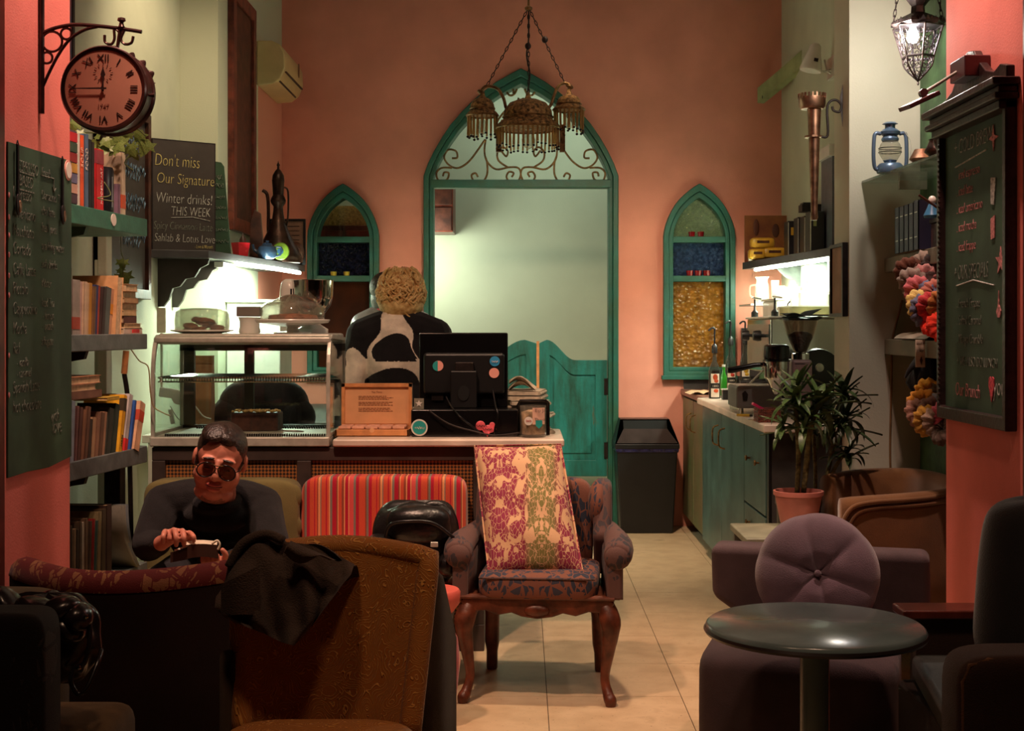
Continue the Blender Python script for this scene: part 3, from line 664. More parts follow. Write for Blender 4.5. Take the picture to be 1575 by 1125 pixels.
# cash drawer and monitor
Yd = 6.2; cd = thing('cash_drawer', 'black cash drawer with round teal sticker under the monitor', 'cash drawer', (PX(716, Yd), 6.35, .955))
MB().bx(PX(632, Yd), PX(798, Yd), Yd, Yd + .4, .955, PZ(630, Yd)).obj('housing', M_blackg, cd, bevel=.008)
def disc(px, py, Y, r, m, nm, parent, d=.0015, lab=None):
    return MB().lathe([(r, 0), (r, -d), (.0001, -d)], P(px, py, Y), 28, axis='y').obj(nm, m, parent, label=lab)
M_stw = mat('sticker_white', (222, 214, 204), .6, var=0); M_stt = mat('sticker_teal', (28, 150, 146), .6, var=0); M_stb = mat('sticker_blue', (40, 140, 190), .6, var=0); M_stp = mat('sticker_pink', (232, 160, 146), .6, var=0)
disc(645, 658, Yd - .001, .038, M_stw, 'sticker', cd, lab='round white rim sticker'); disc(645, 658, Yd - .0026, .031, M_stt, 'sticker', cd, lab='teal sticker face')
mb = MB(); scribble(mb, P(638, 659, Yd - .005), (1, 0, 0), (0, 0, 1), .042, .012, 16, .001, 4); mb.obj('sticker_script', M_stw, cd)
t = thing('pink_sticker', 'pink leaf shaped cut-out with dark script on the front of the cash drawer', 'sticker', P(746, 658, Yd - .004))
M_pinks = mat('pink_cutout', (224, 92, 104), .5, var=.15, scale=40)
MB().ell(P(739, 655, Yd - .006), (.022, .003, .022), 20, 8, rot=(0, .5, 0)).ell(P(752, 660, Yd - .006), (.034, .003, .018), 20, 8).ell(P(757, 655, Yd - .006), (.014, .003, .016), 14, 8).prism([(P(743, 664, Yd).x, P(743, 664, Yd).z), (P(755, 664, Yd).x, P(755, 664, Yd).z), (P(750, 672, Yd).x, P(750, 672, Yd).z)], Yd - .009, Yd - .003).obj('cutout', M_pinks, t, smooth='all')
mb = MB(); scribble(mb, P(732, 656, Yd - .011), (1, 0, 0), (0, 0, 1), .05, .01, 14, .0011, 9); scribble(mb, P(742, 661, Yd - .011), (1, 0, 0), (0, 0, 1), .045, .008, 14, .0011, 8); mb.obj('script', M_iron, t)
Ym = 6.36; mo = thing('monitor', 'black till monitor seen from behind with round stickers', 'monitor', (PX(713, Ym), Ym, PZ(630, 6.2)))
mo_x0, mo_x1, mo_z0, mo_z1 = PX(645, Ym), PX(781, Ym), PZ(627, Ym), PZ(512, Ym)
MB().bx(mo_x0, mo_x1, Ym, Ym + .03, mo_z0, mo_z1).obj('screen_shell', M_blackg, mo, bevel=.006)
MB().bx(PX(652, Ym), PX(776, Ym), Ym - .03, Ym, PZ(606, Ym), PZ(543, Ym)).obj('rear_housing', M_black, mo, bevel=.015, seg=3)
MB().bx(PX(694, Ym), PX(734, Ym), Ym - .075, Ym - .03, PZ(630, 6.2), PZ(570, Ym)).obj('stand_column', M_black, mo, bevel=.006)
MB().bx(PX(701, Ym), PX(729, Ym), Ym - .06, Ym - .03, PZ(574, Ym), PZ(557, Ym)).obj('hinge', M_iron, mo, bevel=.004)
MB().lathe([(.026, 0), (.026, -.003), (.0001, -.003)], (PX(714, Ym), Ym - .076, PZ(604, Ym)), 24, axis='y', sy=1.35).obj('cable_hole', mat('hole_black', (4, 4, 4), .9, var=0), mo)
MB().bx(PX(664, Ym), PX(682, Ym), Ym - .012, Ym + .002, PZ(616, Ym), PZ(603, Ym)).obj('socket_block', M_iron, mo)
MB().bx(PX(672, Ym), PX(756, Ym), Ym - .02, Ym + .12, mo_z0 - .012, mo_z0).obj('base_plate', M_blackg, mo)
disc(674, 563, Ym - .0315, .024, M_stp, 'sticker', mo, lab='pink and teal sticker')
MB().prism([(P(674, 563, Ym).x + .0235 * math.cos(a_), P(674, 563, Ym).z + .0235 * math.sin(a_)) for a_ in [R(90 + i * 10) for i in range(0, 19)]], Ym - .034, Ym - .033).obj('sticker_half', M_stt, mo)
disc(761, 556, Ym - .0315, .0235, M_stb, 'sticker', mo, lab='blue sticker'); disc(760, 574, Ym - .0315, .0235, M_stp, 'sticker', mo, lab='pink sticker')
mb = MB(); scribble(mb, P(756, 557, Ym - .036), (1, 0, 0), (0, 0, 1), .03, .009, 14, .0011, 2); mb.obj('sticker_script', M_stw, mo)
MB().tube(smooth_path([P(686, 610, Ym - .04), P(692, 622, 6.25), P(706, 640, 6.17), P(726, 656, 6.17), P(740, 668, 6.16)]), .005, 6).obj('cable', M_blackg, mo, smooth='all')
MB().tube(smooth_path([P(758, 600, Ym - .04), P(762, 625, 6.2), P(766, 640, 6.17), P(762, 668, 6.16), P(790, 668, 6.16)]), .005, 6).obj('cable', M_blackg, mo, smooth='all')
MB().tube(smooth_path([P(660, 632, 6.18), P(690, 652, 6.17), P(730, 664, 6.16), P(760, 670, 6.15), P(800, 666, 6.15)]), .004, 6).obj('cable', M_iron, mo, smooth='all')
# star card
t = thing('star_card', 'small grey card with a pale star propped against the monitor', 'card', P(646, 630, 6.24))
MB().bx(PX(637, 6.24), PX(652, 6.24), 6.235, 6.24, PZ(630, 6.2), PZ(613, 6.24)).obj('card', mat('card_grey', (130, 124, 108), .7), t)
def star(c, r, y0, y1, r2=.42, n=5, plane='xz', sx=1):
    return [(c[0] + sx * (r if i % 2 == 0 else r * r2) * math.sin(PI * i / n), c[1] + (r if i % 2 == 0 else r * r2) * math.cos(PI * i / n)) for i in range(2 * n)]
MB().prism(star((PX(644.5, 6.24), PZ(621, 6.24)), .017, 0, 0), 6.232, 6.2345).obj('star', M_stw, t)
# tip jar, holder, newspapers
Yj = 6.14
t = thing('tip_jar', 'glass tip jar with handwritten label and stickers at the counter end', 'jar', (PX(820, Yj), Yj + .045, .955))
xj = PX(820, Yj); zt_ = PZ(625, Yj)
MB().lathe([(.0001, .957), (.058, .957), (.06, .963), (.06, zt_ - .004), (.061, zt_), (.058, zt_), (.056, .97), (.0001, .968)], (xj, Yj + .062, 0), 36).obj('jar', M_dome, t, smooth=True)
MB().lathe([(.0001, .969), (.052, .969), (.052, zt_ - .03), (.02, zt_ - .02), (.0001, zt_ - .025)], (xj, Yj + .062, 0), 20, wav=lambda a, z: .05 * math.sin(3 * a + z * 40)).obj('coins_and_notes', mat('crumpled_notes', (206, 170, 140), .7, var=.3, scale=40), t, smooth='all')
mb = MB(); n = 10
mb.grid(lambda u, v: (xj + .0625 * math.sin(-.05 + u * 1.05), Yj + .062 - .0625 * math.cos(-.05 + u * 1.05), zt_ - .008 - v * .075), n, 3)
mb.obj('paper_label', mat('label_pink', (226, 180, 158), .7, var=.03), t, smooth='all')
M_ink = mat('ink', (52, 30, 30), .7, var=0)
text('Tip Jar', .022, (PX(822, Yj) , Yj - .003, PZ(634, Yj)), (1, .12, 0), 'handwriting', M_ink, t)
text('Thank', .02, (PX(822, Yj), Yj - .003, PZ(648, Yj)), (1, .12, 0), 'handwriting', M_ink, t)
disc(813, 648, Yj - .004, .019, M_stw, 'sticker', t, lab='white sticker with red script'); mb = MB(); scribble(mb, P(809, 648, Yj - .007), (1, 0, 0), (0, 0, 1), .024, .008, 12, .0011, 2); mb.obj('sticker_script', mat('red_ink', (180, 40, 40), .6, var=0), t)
c_ = P(829, 653, Yj); MB().prism([(c_.x - .015, c_.z + .018), (c_.x + .015, c_.z + .018), (c_.x + .015, c_.z - .006), (c_.x, c_.z - .02), (c_.x - .015, c_.z - .006)], Yj - .001, Yj + .001).obj('shield_sticker', M_stt, t)
t = thing('menu_holder', 'black wire menu holder frame behind the tip jar', 'holder', (PX(820, 6.3), 6.3, .955))
zt2 = PZ(617, 6.28)
MB().tube([(PX(797, 6.28), 6.28, .958), (PX(797, 6.28), 6.28, zt2 - .02), (PX(800, 6.28), 6.28, zt2), (PX(840, 6.28), 6.28, zt2), (PX(843, 6.28), 6.28, zt2 - .01), (PX(843, 6.28), 6.28, .958)], .008, 8).obj('front_frame', M_blackg, t, smooth=True)
MB().bx(PX(797, 6.3), PX(843, 6.3), 6.295, 6.305, .955, zt2 - .004).obj('back_plate', M_black, t)
g = random.Random(8)
M_news = mat('newsprint', (186, 172, 150), .85, var=.18, scale=25)
for k in range(9):
    z0 = .955 + k * .0225; dxx = g.uniform(-.01, .02)
    t = thing('newspaper', 'folded newspaper, %s in the stack beside the monitor' % ('bottom', 'second from bottom', 'third from bottom', 'fourth from bottom', 'middle', 'fourth from top', 'third from top', 'second from top', 'top')[k], 'newspaper', (0.07, 6.52, z0), g.uniform(-.25, .25), 'newspapers stacked at the counter end')
    wd = .2 - .003 * k
    MB().grid(lambda u, v: (-wd / 2 + wd * u + dxx - .05, -.15 + .3 * v, .0212 + .002 * math.sin(u * 9 + k)), 10, 6).bx(-wd / 2 + dxx - .05, wd / 2 + dxx - .05, -.15, .15, 0.001, .018).obj('folded_sheets', M_news, t, world=False)
    MB().tube([(wd / 2 + dxx - .05, -.15, .008), (wd / 2 + dxx - .05, .15, .008)], .007, 6).obj('fold', M_news, t, world=False, smooth=True)
t = thing('papers_bundle', 'loose crumpled papers on top of the newspaper stack', 'papers', (0.03, 6.5, 1.155))
MB().grid(lambda u, v: (PX(783, 6.5) + .13 * u, 6.4 + .2 * v, 1.162 + .03 * math.sin(u * 3.2) + .012 * math.sin(v * 7 + u * 5)), 14, 10).grid(lambda u, v: (PX(783, 6.5) + .125 * u, 6.41 + .18 * v, 1.182 + .03 * math.sin(u * 3.4 + .3) + .01 * math.sin(v * 9 + u * 4)), 14, 10).obj('sheets', M_news, t, smooth='all')
# ================================================================ left side: book shelves, boards, clock
SA, SB = Vector((-1.655, 5.0, 0)), Vector((-1.572, 5.73, 0))
sd = (SB - SA).normalized(); sn = Vector((sd.y, -sd.x, 0)); SLEN = (SB - SA).length       # along the edge; toward the room
def shelf_frame(z): # local x along the shelf, local y into the wall, z up
    return Matrix(((sd.x, -sn.x, 0, SA.x), (sd.y, -sn.y, 0, SA.y), (0, 0, 1, z), (0, 0, 0, 1)))
SZ = {1: PZ(313, 5.0), 2: PZ(515, 5.0), 3: PZ(712, 5.0), 4: .47}
for k, (nm, mt, th) in {1: ('green painted wall shelf, topmost of the four book shelves', M_shelfgreen, .072), 2: ('grey painted wall shelf of tan paperbacks, second from top of the book shelves', M_shelf, .064), 3: ('grey painted wall shelf with a yellow book, third from top of the book shelves', M_shelf, .07), 4: ('lowest book shelf on the left, behind the red sofa back', M_shelf, .06)}.items():
    z = SZ[k]; t = thing('wall_shelf', nm, 'shelf', (SA.x, SA.y, z), group='book shelves beside the pink column')
    mb = MB(shelf_frame(z)); mb.bx(-.1, SLEN, 0, .30, -th, 0); mb.obj('board', mt, t, bevel=.004)
    mb = MB(shelf_frame(z - th)); prof = [(.02, 0), (.27, 0), (.27, -.2), (.24, -.2), (.235, -.12), (.2, -.09), (.13, -.075), (.09, -.04), (.03, -.03)]
    mb.prism(prof, .18, .205, plane='yz'); mb.obj('bracket', M_tealdark if k == 1 else M_iron, t)
    if k == 1:
        q = shelf_frame(z) @ Vector((.36, -.002, -.03)); mb = MB(shelf_frame(z)); mb.lathe([(.024, 0), (.024, -.003), (.0001, -.003)], (.385, 0, -.03), 20, axis='y'); mb.obj('round_sticker', M_stw, t)
M_pages = mat('book_pages', (206, 180, 142), .85, var=.1, scale=50, bump=.3, bscale=200)
bookmats = {}
def bmat(c):
    if c not in bookmats: bookmats[c] = mat('book_cover', c, .6, var=.12, scale=14)
    return bookmats[c]
def book(name, label, group, M, s0, th, h, d, col, y0=.0, lean=0, lying=False, z0=0, band=None, letters=None, pages_out=False, boff=.6):
    """M: shelf frame; s0 along, th thickness, h height, d depth; lean = tilt about the foot"""
    o = M @ Vector((s0, y0, z0))
    t = thing(name, label, 'book', o, group=group)
    B = M.to_3x3().to_4x4(); L0 = Matrix.Translation(o) @ B @ Euler((0, lean, 0)).to_matrix().to_4x4()
    if lying: L0 = Matrix.Translation(o) @ B
    if lying: dims = (h, d, th)   # x length, y depth, z thickness
    else: dims = (th, d, h)
    c = .0025; mb = MB(L0)
    if lying:
        mb.bx(0, dims[0], 0, dims[1], 0, c).bx(0, dims[0], 0, dims[1], dims[2] - c, dims[2])
        if not pages_out: mb.bx(0, dims[0], 0, c, 0, dims[2])
        mb.obj('cover', bmat(col), t)
        MB(L0).bx(.002, dims[0] - .003, .002 if not pages_out else .004, dims[1] - .004, c, dims[2] - c).obj('pages', M_pages, t)
    else:
        mb.bx(0, c, 0, dims[1], 0, dims[2]).bx(dims[0] - c, dims[0], 0, dims[1], 0, dims[2])
        if not pages_out: mb.bx(0, dims[0], 0, c, 0, dims[2])
        mb.obj('cover', bmat(col), t)
        MB(L0).bx(c, dims[0] - c, .003, dims[1] - .004, .002, dims[2] - .004).obj('pages', M_pages, t)
        if band: MB(L0).bx(-.0004, dims[0] + .0004, -.0012, .02, dims[2] * boff, dims[2] * (boff + .22)).obj('spine_band', bmat(band), t)
        if letters:
            q = L0 @ Vector((dims[0] * .25, -.0015, dims[2] * .12)); ax = (L0.to_3x3() @ Vector((0, 0, 1)))
            text(letters[0], letters[2], q if not len(letters) > 3 else L0 @ Vector((dims[0] * .8, -.0015, dims[2] * letters[3])), ax, 'spine_title', bmat(letters[1]), t, yd=L0.to_3x3() @ Vector((-1, 0, 0)))
    return t
ordn = ['first', 'second', 'third', 'fourth', 'fifth', 'sixth', 'seventh', 'eighth', 'ninth', 'tenth', 'eleventh', 'twelfth', 'thirteenth', 'fourteenth', 'fifteenth', 'sixteenth']
def s_of(px):   # distance along the shelf edge whose projection is px
    a = (px - 803) / 2100.0; return (a * SA.y - SA.x) / (sd.x - a * sd.y)
# shelf 1
M1 = shelf_frame(SZ[1]); g1 = 'books on the top green shelf'
t = thing('photo_magazine', 'thick magazine with a collage cover standing at the left end of the top shelf', 'book', M1 @ Vector((s_of(107), .01, 0)), group=g1)
s0, s1 = s_of(106), s_of(122)
MB(M1).bx(s0, s1, .01, .2, 0, .275).obj('cover', bmat((92, 74, 78)), t)
for i, c in enumerate([(70, 50, 60), (190, 150, 130), (110, 110, 140), (200, 150, 60), (150, 40, 40), (60, 80, 60), (190, 30, 40)]): MB(M1).bx(s0 + .004, s1 - .003, .006, .01, .004 + i * .038, .004 + i * .038 + .034).obj('photo_panel', bmat(c), t)
for i, (a, b, h, c, lt, lb) in enumerate([(122, 128, .27, (214, 206, 192), ('STORES', (120, 40, 70), .026), 'white spined'), (128, 134, .268, (236, 92, 40), ('SOUP', (238, 200, 170), .03, .55), 'bright orange'), (135, 141, .278, (84, 108, 134), ('FOOD', (214, 206, 190), .03, .5), 'slate blue'), (141, 146, .262, (30, 28, 30), None, 'thin black'), (146, 150, .255, (44, 34, 36), None, 'thin dark brown')]):
    book('book', '%s tall book on the top green shelf, %s from its left end' % (lb, ordn[i + 1]), g1, M1, s_of(a), s_of(b) - s_of(a) - .002, h, .2, c, y0=.012, letters=lt)
book('book', 'red book with white spine lettering on the top green shelf', g1, M1, s_of(152), s_of(163) - s_of(152), .235, .19, (204, 34, 40), y0=.01, letters=('MODERN ART', (240, 215, 205), .022, .1), band=(150, 60, 70), boff=.76)
t = thing('black_tin', 'black cylindrical tin standing in front of the paper bag on the top green shelf', 'tin', M1 @ Vector((s_of(177), .08, 0)))
mb = MB(M1); cs = s_of(176); mb.lathe([(.046, 0), (.048, .004), (.048, .168), (.044, .178), (.0001, .18)], (cs, .055, 0), 24, sx=1.1); mb.obj('tin_body', mat('black_tin_paint', (26, 28, 34), .3, var=.1), t, smooth=True)
mb = MB(M1); mb.bx(cs - .012, cs - .006, .003, .006, .02, .14); mb.obj('tin_stripe', bmat((110, 116, 120)), t)
t = thing('kraft_bag', 'kraft paper bag with a zigzag top edge standing on the top green shelf', 'bag', M1 @ Vector((s_of(180), .15, 0)))
a, b = s_of(163), s_of(197); zz = [(a, 0)] + [(a + (b - a) * i / 12, .238 + (.008 if i % 2 else 0)) for i in range(13)] + [(b, 0)]
mb = MB(M1); mb.prism(zz, .115, .12).prism(zz, .19, .195).bx(a, a + .003, .115, .195, 0, .238).bx(b - .003, b, .115, .195, 0, .238); mb.obj('bag_body', mat('pale_kraft', (176, 146, 104), .8, var=.1), t)
book('book', 'thin purple grey book right of the black tin on the top green shelf', g1, M1, s_of(186), .02, .12, .12, (140, 110, 130), y0=.01)
book('book', 'cream book with an orange edge at the right end of the top green shelf', g1, M1, s_of(190), s_of(196) - s_of(190), .25, .1, (228, 208, 178), y0=.008, band=(206, 90, 50), boff=.1)
# shelf 2
M2 = shelf_frame(SZ[2]); g2 = 'paperbacks on the second shelf'
row2 = [(107, 114, .245, (112, 40, 62), 'dark maroon'), (116, 128, .205, (150, 140, 130), 'grey and peach'), (128, 132, .2, (190, 160, 150), 'pale mauve'), (132, 137, .2, (206, 180, 150), 'cream'), (137, 141, .196, (200, 168, 132), 'beige'), (141, 147, .198, (196, 140, 50), 'ochre yellow'), (147, 150, .185, (120, 90, 60), 'thin brown'), (150, 154, .192, (48, 60, 110), 'dark blue'), (154, 158, .19, (176, 70, 50), 'brick red'), (159, 164, .186, (60, 44, 40), 'dark brown'), (164, 172, .19, (86, 92, 88), 'grey green'), (172, 177, .185, (196, 150, 116), 'tan')]
for i, (a, b, h, c, lb) in enumerate(row2):
    book('book', '%s paperback on the second shelf, %s from left' % (lb, ordn[i]), g2, M2, s_of(a), max(.012, s_of(b) - s_of(a) - .003), h, .15, c, y0=.008 + .004 * (i % 3), lean=R([0, 1, 2, 2, 3, 3, 4, 5, 6, 8, 9, 10][i]), band=((150, 60, 40) if i == 1 else (230, 150, 40) if i == 11 else None), boff=.1 if i == 1 else .45)
book('book', 'large old book with swirled marbled edges leaning on the second shelf', g2, M2, s_of(178), .055, .235, .19, (206, 160, 112), y0=.002, lean=R(7), pages_out=True)
book('book', 'wide reddish marbled book standing behind the paperbacks on the second shelf', g2, M2, s_of(140), .04, .235, .06, (170, 110, 80), y0=.2, lying=False)
g = random.Random(11)
for i, (w_, th, c, lb) in enumerate([(.19, .024, (220, 200, 180), 'white and red'), (.17, .02, (214, 190, 150), 'cream'), (.13, .03, (90, 50, 44), 'dark brown'), (.13, .022, (196, 166, 120), 'tan'), (.15, .03, (206, 176, 128), 'yellowed'), (.14, .022, (176, 140, 98), 'thin tan'), (.15, .026, (200, 168, 120), 'straw coloured'), (.12, .03, (190, 154, 108), 'battered tan')]):
    z0 = sum([.024, .02, .03, .022, .03, .022, .026][:i])
    book('book', '%s book lying flat, %s from the bottom of the second shelf pile' % (lb, ordn[i]), 'lying pile on the second shelf', M2, s_of(198) + g.uniform(-.005, .012), th, w_, .15, c, y0=g.uniform(.01, .03), lying=True, z0=z0, pages_out=i in (1, 4, 6, 7))
mb = MB(M2); t = thing('red_label', 'red lettered spine label on the lowest book of the lying pile', 'label', M2 @ Vector((s_of(212), .01, .006)))
mb.bx(s_of(206), s_of(216), .004, .0085, .004, .02); mb.obj('label_strip', bmat((196, 50, 50)), t)
# shelf 3
M3 = shelf_frame(SZ[3]); g3 = 'books on the third shelf'
row3 = [(107, 111, .225, (200, 160, 140), 'peach', 4), (111, 117, .225, (150, 164, 176), 'pale blue', 4), (118, 122, .205, (130, 90, 84), 'mauve brown', 6), (122, 127, .2, (104, 68, 58), 'dark brown', 8), (127, 132, .19, (150, 104, 74), 'brown', 8), (133, 138, .2, (112, 78, 58), 'umber', 10), (138, 143, .15, (60, 50, 40), 'black brown', 8), (143, 148, .155, (176, 140, 104), 'tan', 8), (149, 154, .15, (150, 110, 84), 'light brown', 9), (155, 160, .17, (110, 80, 60), 'brown grey', 10), (160, 164, .17, (170, 130, 100), 'straw', 10), (166, 173, .185, (52, 56, 46), 'dark olive', 12), (174, 181, .2, (44, 58, 46), 'dark green', 13)]
for i, (a, b, h, c, lb, ln) in enumerate(row3):
    book('book', '%s book leaning on the third shelf, %s from left' % (lb, ordn[i]), g3, M3, s_of(a), max(.012, s_of(b) - s_of(a) - .003), h, .16, c, y0=.008, lean=R(ln))
book('book', 'bright yellow book with black spine marks leaning on the third shelf', g3, M3, s_of(184), .026, .232, .17, (236, 176, 30), y0=.002, lean=R(14), letters=('MAPS', (40, 34, 30), .02, .1), band=(60, 50, 30), boff=.72)
book('book', 'white book with a red foot leaning right of the yellow book on the third shelf', g3, M3, s_of(192), .03, .235, .16, (196, 190, 188), y0=.004, lean=R(16), band=(210, 40, 40), boff=.0)
book('book', 'thin bright blue book leaning on the third shelf', g3, M3, s_of(201), .012, .205, .16, (40, 90, 170), y0=.002, lean=R(16))
book('book', 'thick cream book with red cover marks, rightmost on the third shelf', g3, M3, s_of(205), .05, .205, .15, (222, 176, 136), y0=-.005, lean=R(20), band=(200, 70, 40), boff=.6)
for i, (a, w_, th, c, z0, lb) in enumerate([(108, .3, .03, (120, 84, 66), .226, 'mauve brown'), (108, .25, .026, (150, 116, 94), .256, 'brown'), (110, .28, .03, (176, 124, 88), .282, 'orange brown')]):
    book('book', '%s book lying across the third shelf row, %s of three' % (lb, ('lowest', 'middle', 'topmost')[i]), 'books lying on the third shelf row', M3, s_of(a), th, w_, .17, c, y0=.01, lying=True, z0=z0, pages_out=i != 0)
book('book', 'small yellow book lying on the dark green books of the third shelf', g3, M3, s_of(166), .014, .11, .14, (190, 156, 60), y0=.0, lying=True, z0=.208)
# shelf 4
M4 = shelf_frame(SZ[4]); g4 = 'old books and magazines on the lowest shelf'
row4 = [(108, 111, .24, (150, 120, 84)), (112, 116, .25, (60, 50, 36)), (117, 121, .235, (140, 120, 90)), (122, 125, .23, (70, 60, 44)), (126, 129, .255, (90, 74, 54)), (130, 134, .25, (180, 166, 140)), (135, 139, .26, (120, 96, 70)), (140, 144, .245, (84, 66, 50)), (145, 148, .25, (150, 40, 36)), (149, 152, .24, (60, 90, 80)), (153, 158, .27, (130, 116, 80)), (160, 166, .275, (70, 58, 40)), (168, 176, .285, (54, 36, 28))]
for i, (a, b, h, c) in enumerate(row4):
    book('book', 'worn %s volume on the lowest book shelf, %s from left' % (('tan', 'dark olive', 'grey brown', 'dark', 'brown', 'pale', 'light brown', 'umber', 'red', 'blue green', 'olive', 'dark', 'black brown')[i], ordn[i]), g4, M4, s_of(a), max(.012, s_of(b) - s_of(a) - .003), h, .18, c, y0=.01, lean=R([0, 0, 1, 1, 1, 0, 1, 3, 4, 5, 4, 2, 0][i]))
for k in range(3):
    t = thing('magazine', 'curling grey white magazine, %s of three slumped at the right end of the lowest shelf' % ('left', 'middle', 'right')[k], 'magazine', M4 @ Vector((s_of(180) + k * .03, .02, 0)), group='curling magazines on the lowest shelf')
    mb = MB(M4); s0 = s_of(182) + k * .028
    for q in range(2): mb.grid(lambda u, v: (s0 + .02 * q + .17 * (v ** 2.2) * (1 - .15 * k), -.01 + .2 * u, .27 * (1 - v)), 6, 10)
    mb.obj('sheets', mat('magazine_paper', (176, 172, 156) if k < 2 else (150, 160, 164), .7, var=.2, scale=6), t, smooth='all')
t = thing('shelf_post', 'dark wooden post below the third book shelf', 'post', (PX(175, 5.8), 5.8, 0))
MB().bx(PX(162, 5.8), PX(187, 5.8), 5.78, 5.86, 0, PZ(700, 5.8)).obj('post_body', M_iron, t, bevel=.004); MB().bx(PX(160, 5.8), PX(189, 5.8), 5.775, 5.865, 0, .06).obj('foot', M_iron, t)
t = thing('broom_handle', 'wooden tool handle with a metal ferrule standing behind the book shelves', 'tool', (PX(195, 6.05), 6.05, .9))
MB().tube([P(194, 540, 6.05), P(191, 575, 6.05)], [.014, .014]).obj('ferrule', M_woodlt, t, smooth=True); MB().tube(smooth_path([P(191, 575, 6.05), P(196, 610, 6.05), P(199, 680, 6.05), (PX(205, 6.05), 6.05, 0)]), .011).obj('handle', M_iron, t, smooth=True)
t = thing('loose_cable', 'pale cord hanging beside the left end of the display case', 'cord', P(232, 560, 6.08))
MB().tube(smooth_path([P(200, 535, 6.06), P(214, 555, 6.06), P(228, 565, 6.06), P(231, 600, 6.06), P(236, 625, 6.06), P(250, 635, 6.06), P(262, 640, 6.06)]), .003, 6).obj('cable_run', mat('cord', (150, 130, 90), .6), t, smooth='all')
t = thing('green_pipe_casing', 'pale green pipe casing standing on the wall behind the shelves', 'pipe casing', (-1.86, 6.02, 0))
MB().bx(PX(152, 6.0), PX(166, 6.0), 5.98, 6.06, 0, PZ(360, 6)).bx(PX(146, 6.0), PX(152, 6.0), 5.99, 6.06, .9, PZ(400, 6)).obj('casing', M_green, t, bevel=.004); MB().bx(PX(144, 6.0), PX(168, 6.0), 5.975, 6.065, PZ(362, 6), PZ(356, 6)).obj('cap', M_green, t)

# ---- chalkboard menu on the left pink column
bx_ = -1.598
YA, YB = 4.235, 4.83
def wl(py, Y): return PZ(py, Y)
mb_t = thing('wall_chalkboard', 'tall green chalkboard menu painted on the left pink column', 'chalkboard', (-1.6, 4.53, 1.0))
zt, zb = PZ(248, 4.83), .985
pl = [(YA, zb + .0), (YA, PZ(218, YA)), (4.83, zt), (4.83, zb + .012), (4.6, zb - .004), (4.4, zb + .002)]
MB().prism(pl, -1.6, bx_ - .0 + .004, plane='yz').obj('board', M_board, mb_t)
def lw(s, py, px, size, m=M_chalkdim, nm='chalk_writing', sy=1.25, parent=mb_t, shear=.1):
    Y = -1.592 * 2100 / (px - 803); z = 1.45 - (py - 505) * Y / 2100
    return text(s, size, (-1.5925, Y, z), (0, 1, 0), nm, m, parent, shear=shear, sy=sy, off=-.006)
lw('ESPRESSO', 262, 28, .042); lw('BASED', 285, 30, .042)
for a, px in ((264, 30), (291, 30)): mb = MB(); Y = -1.592 * 2100 / (px - 803); z = PZ(a, Y); mb.bx(-1.594, -1.591, Y, Y + .13, z - .002, z + .002); mb.obj('chalk_underline', M_chalkdim, mb_t)
for s, py in (('Espresso', 304), ('Americano', 334), ('Macchiato', 362), ('Cortado', 390), ('Caffe Latte', 422), ('Piccolo', 452), ('Cappuccino', 483), ('Mocha', 514), ('Raf', 545), ('Spanish Latte', 606), ('hot chocolate', 636)): lw(s, py, 20, .045)
for s, py in (('  - vanilla', 565), ('  - caramel', 582)): lw(s, py, 22, .035)
for s, py in (('Fresh', 272),): lw(s, py, 64, .04)
for s, py in (('Damascus Tea', 306), ('chai latte', 330), ('fresh juice', 356), ('sparkling water', 384), ('soft drinks', 412), ('Water', 442), ('Iced Tea', 472), (' - lemon', 492), (' - peach', 508), ('affogato', 532)): lw(s, py, 64, .036)
lw('with', 650, 78, .05); lw('love', 668, 80, .06)
for py in (300, 334, 362, 392, 424, 454, 547, 608): 
    Y = -1.592 * 2100 / (14 - 803); MB().ell((-1.592, Y, PZ(py, Y)), (.002, .006, .009), 8, 6).obj('chalk_bullet', M_chalkp, mb_t)
mb = MB(); mb.tube([(-1.592, 4.52, PZ(270, 4.52)), (-1.592, 4.64, PZ(273, 4.6)), (-1.592, 4.64, PZ(292, 4.6)), (-1.592, 4.63, PZ(287, 4.6)), (-1.592, 4.645, PZ(293, 4.6)), (-1.592, 4.66, PZ(287, 4.6))], .0022, 5); mb.obj('chalk_arrow', M_chalkdim, mb_t)
for px, y0_, y1_, lab in ((27, 222, 320, 'long handled wooden spoon hanging at the left of the green menu board'), (96, 246, 335, 'long handled spoon hanging by the right edge of the green menu board')):
    Y = -1.585 * 2100 / (px - 803); za, zb_ = PZ(y0_, Y), PZ(y1_, Y)
    t = thing('hanging_spoon', lab, 'spoon', (-1.585, Y, zb_), group='spoons on the menu board')
    MB().tube([(-1.585, Y, za), (-1.585, Y, zb_ + .03)], .0055, 6).tube([(-1.585, Y - .008, za), (-1.585, Y, za + .012), (-1.585, Y + .008, za)], .002, 5).obj('handle', M_iron, t)
    MB().ell((-1.582, Y, zb_ + .01), (.006, .022, .035), 16, 10).obj('bowl', M_iron, t, smooth='all'); MB().ell((-1.577, Y + .002, zb_ + .005), (.004, .013, .02), 14, 8).obj('bowl_hollow', M_copper, t, smooth='all')
t = thing('round_badge', 'round white and pink sticker at the upper right of the green menu board', 'sticker', (-1.59, 4.8, PZ(263, 4.8)))
MB().lathe([(.036, 0), (.036, .003), (.0001, .003)], (-1.594, 4.79, PZ(262, 4.79)), 24, axis='x').obj('disc', M_stp, t); MB().lathe([(.028, 0), (.028, .002), (.0001, .002)], (-1.591, 4.79, PZ(262, 4.79)), 24, axis='x').obj('inner_disc', M_stw, t)

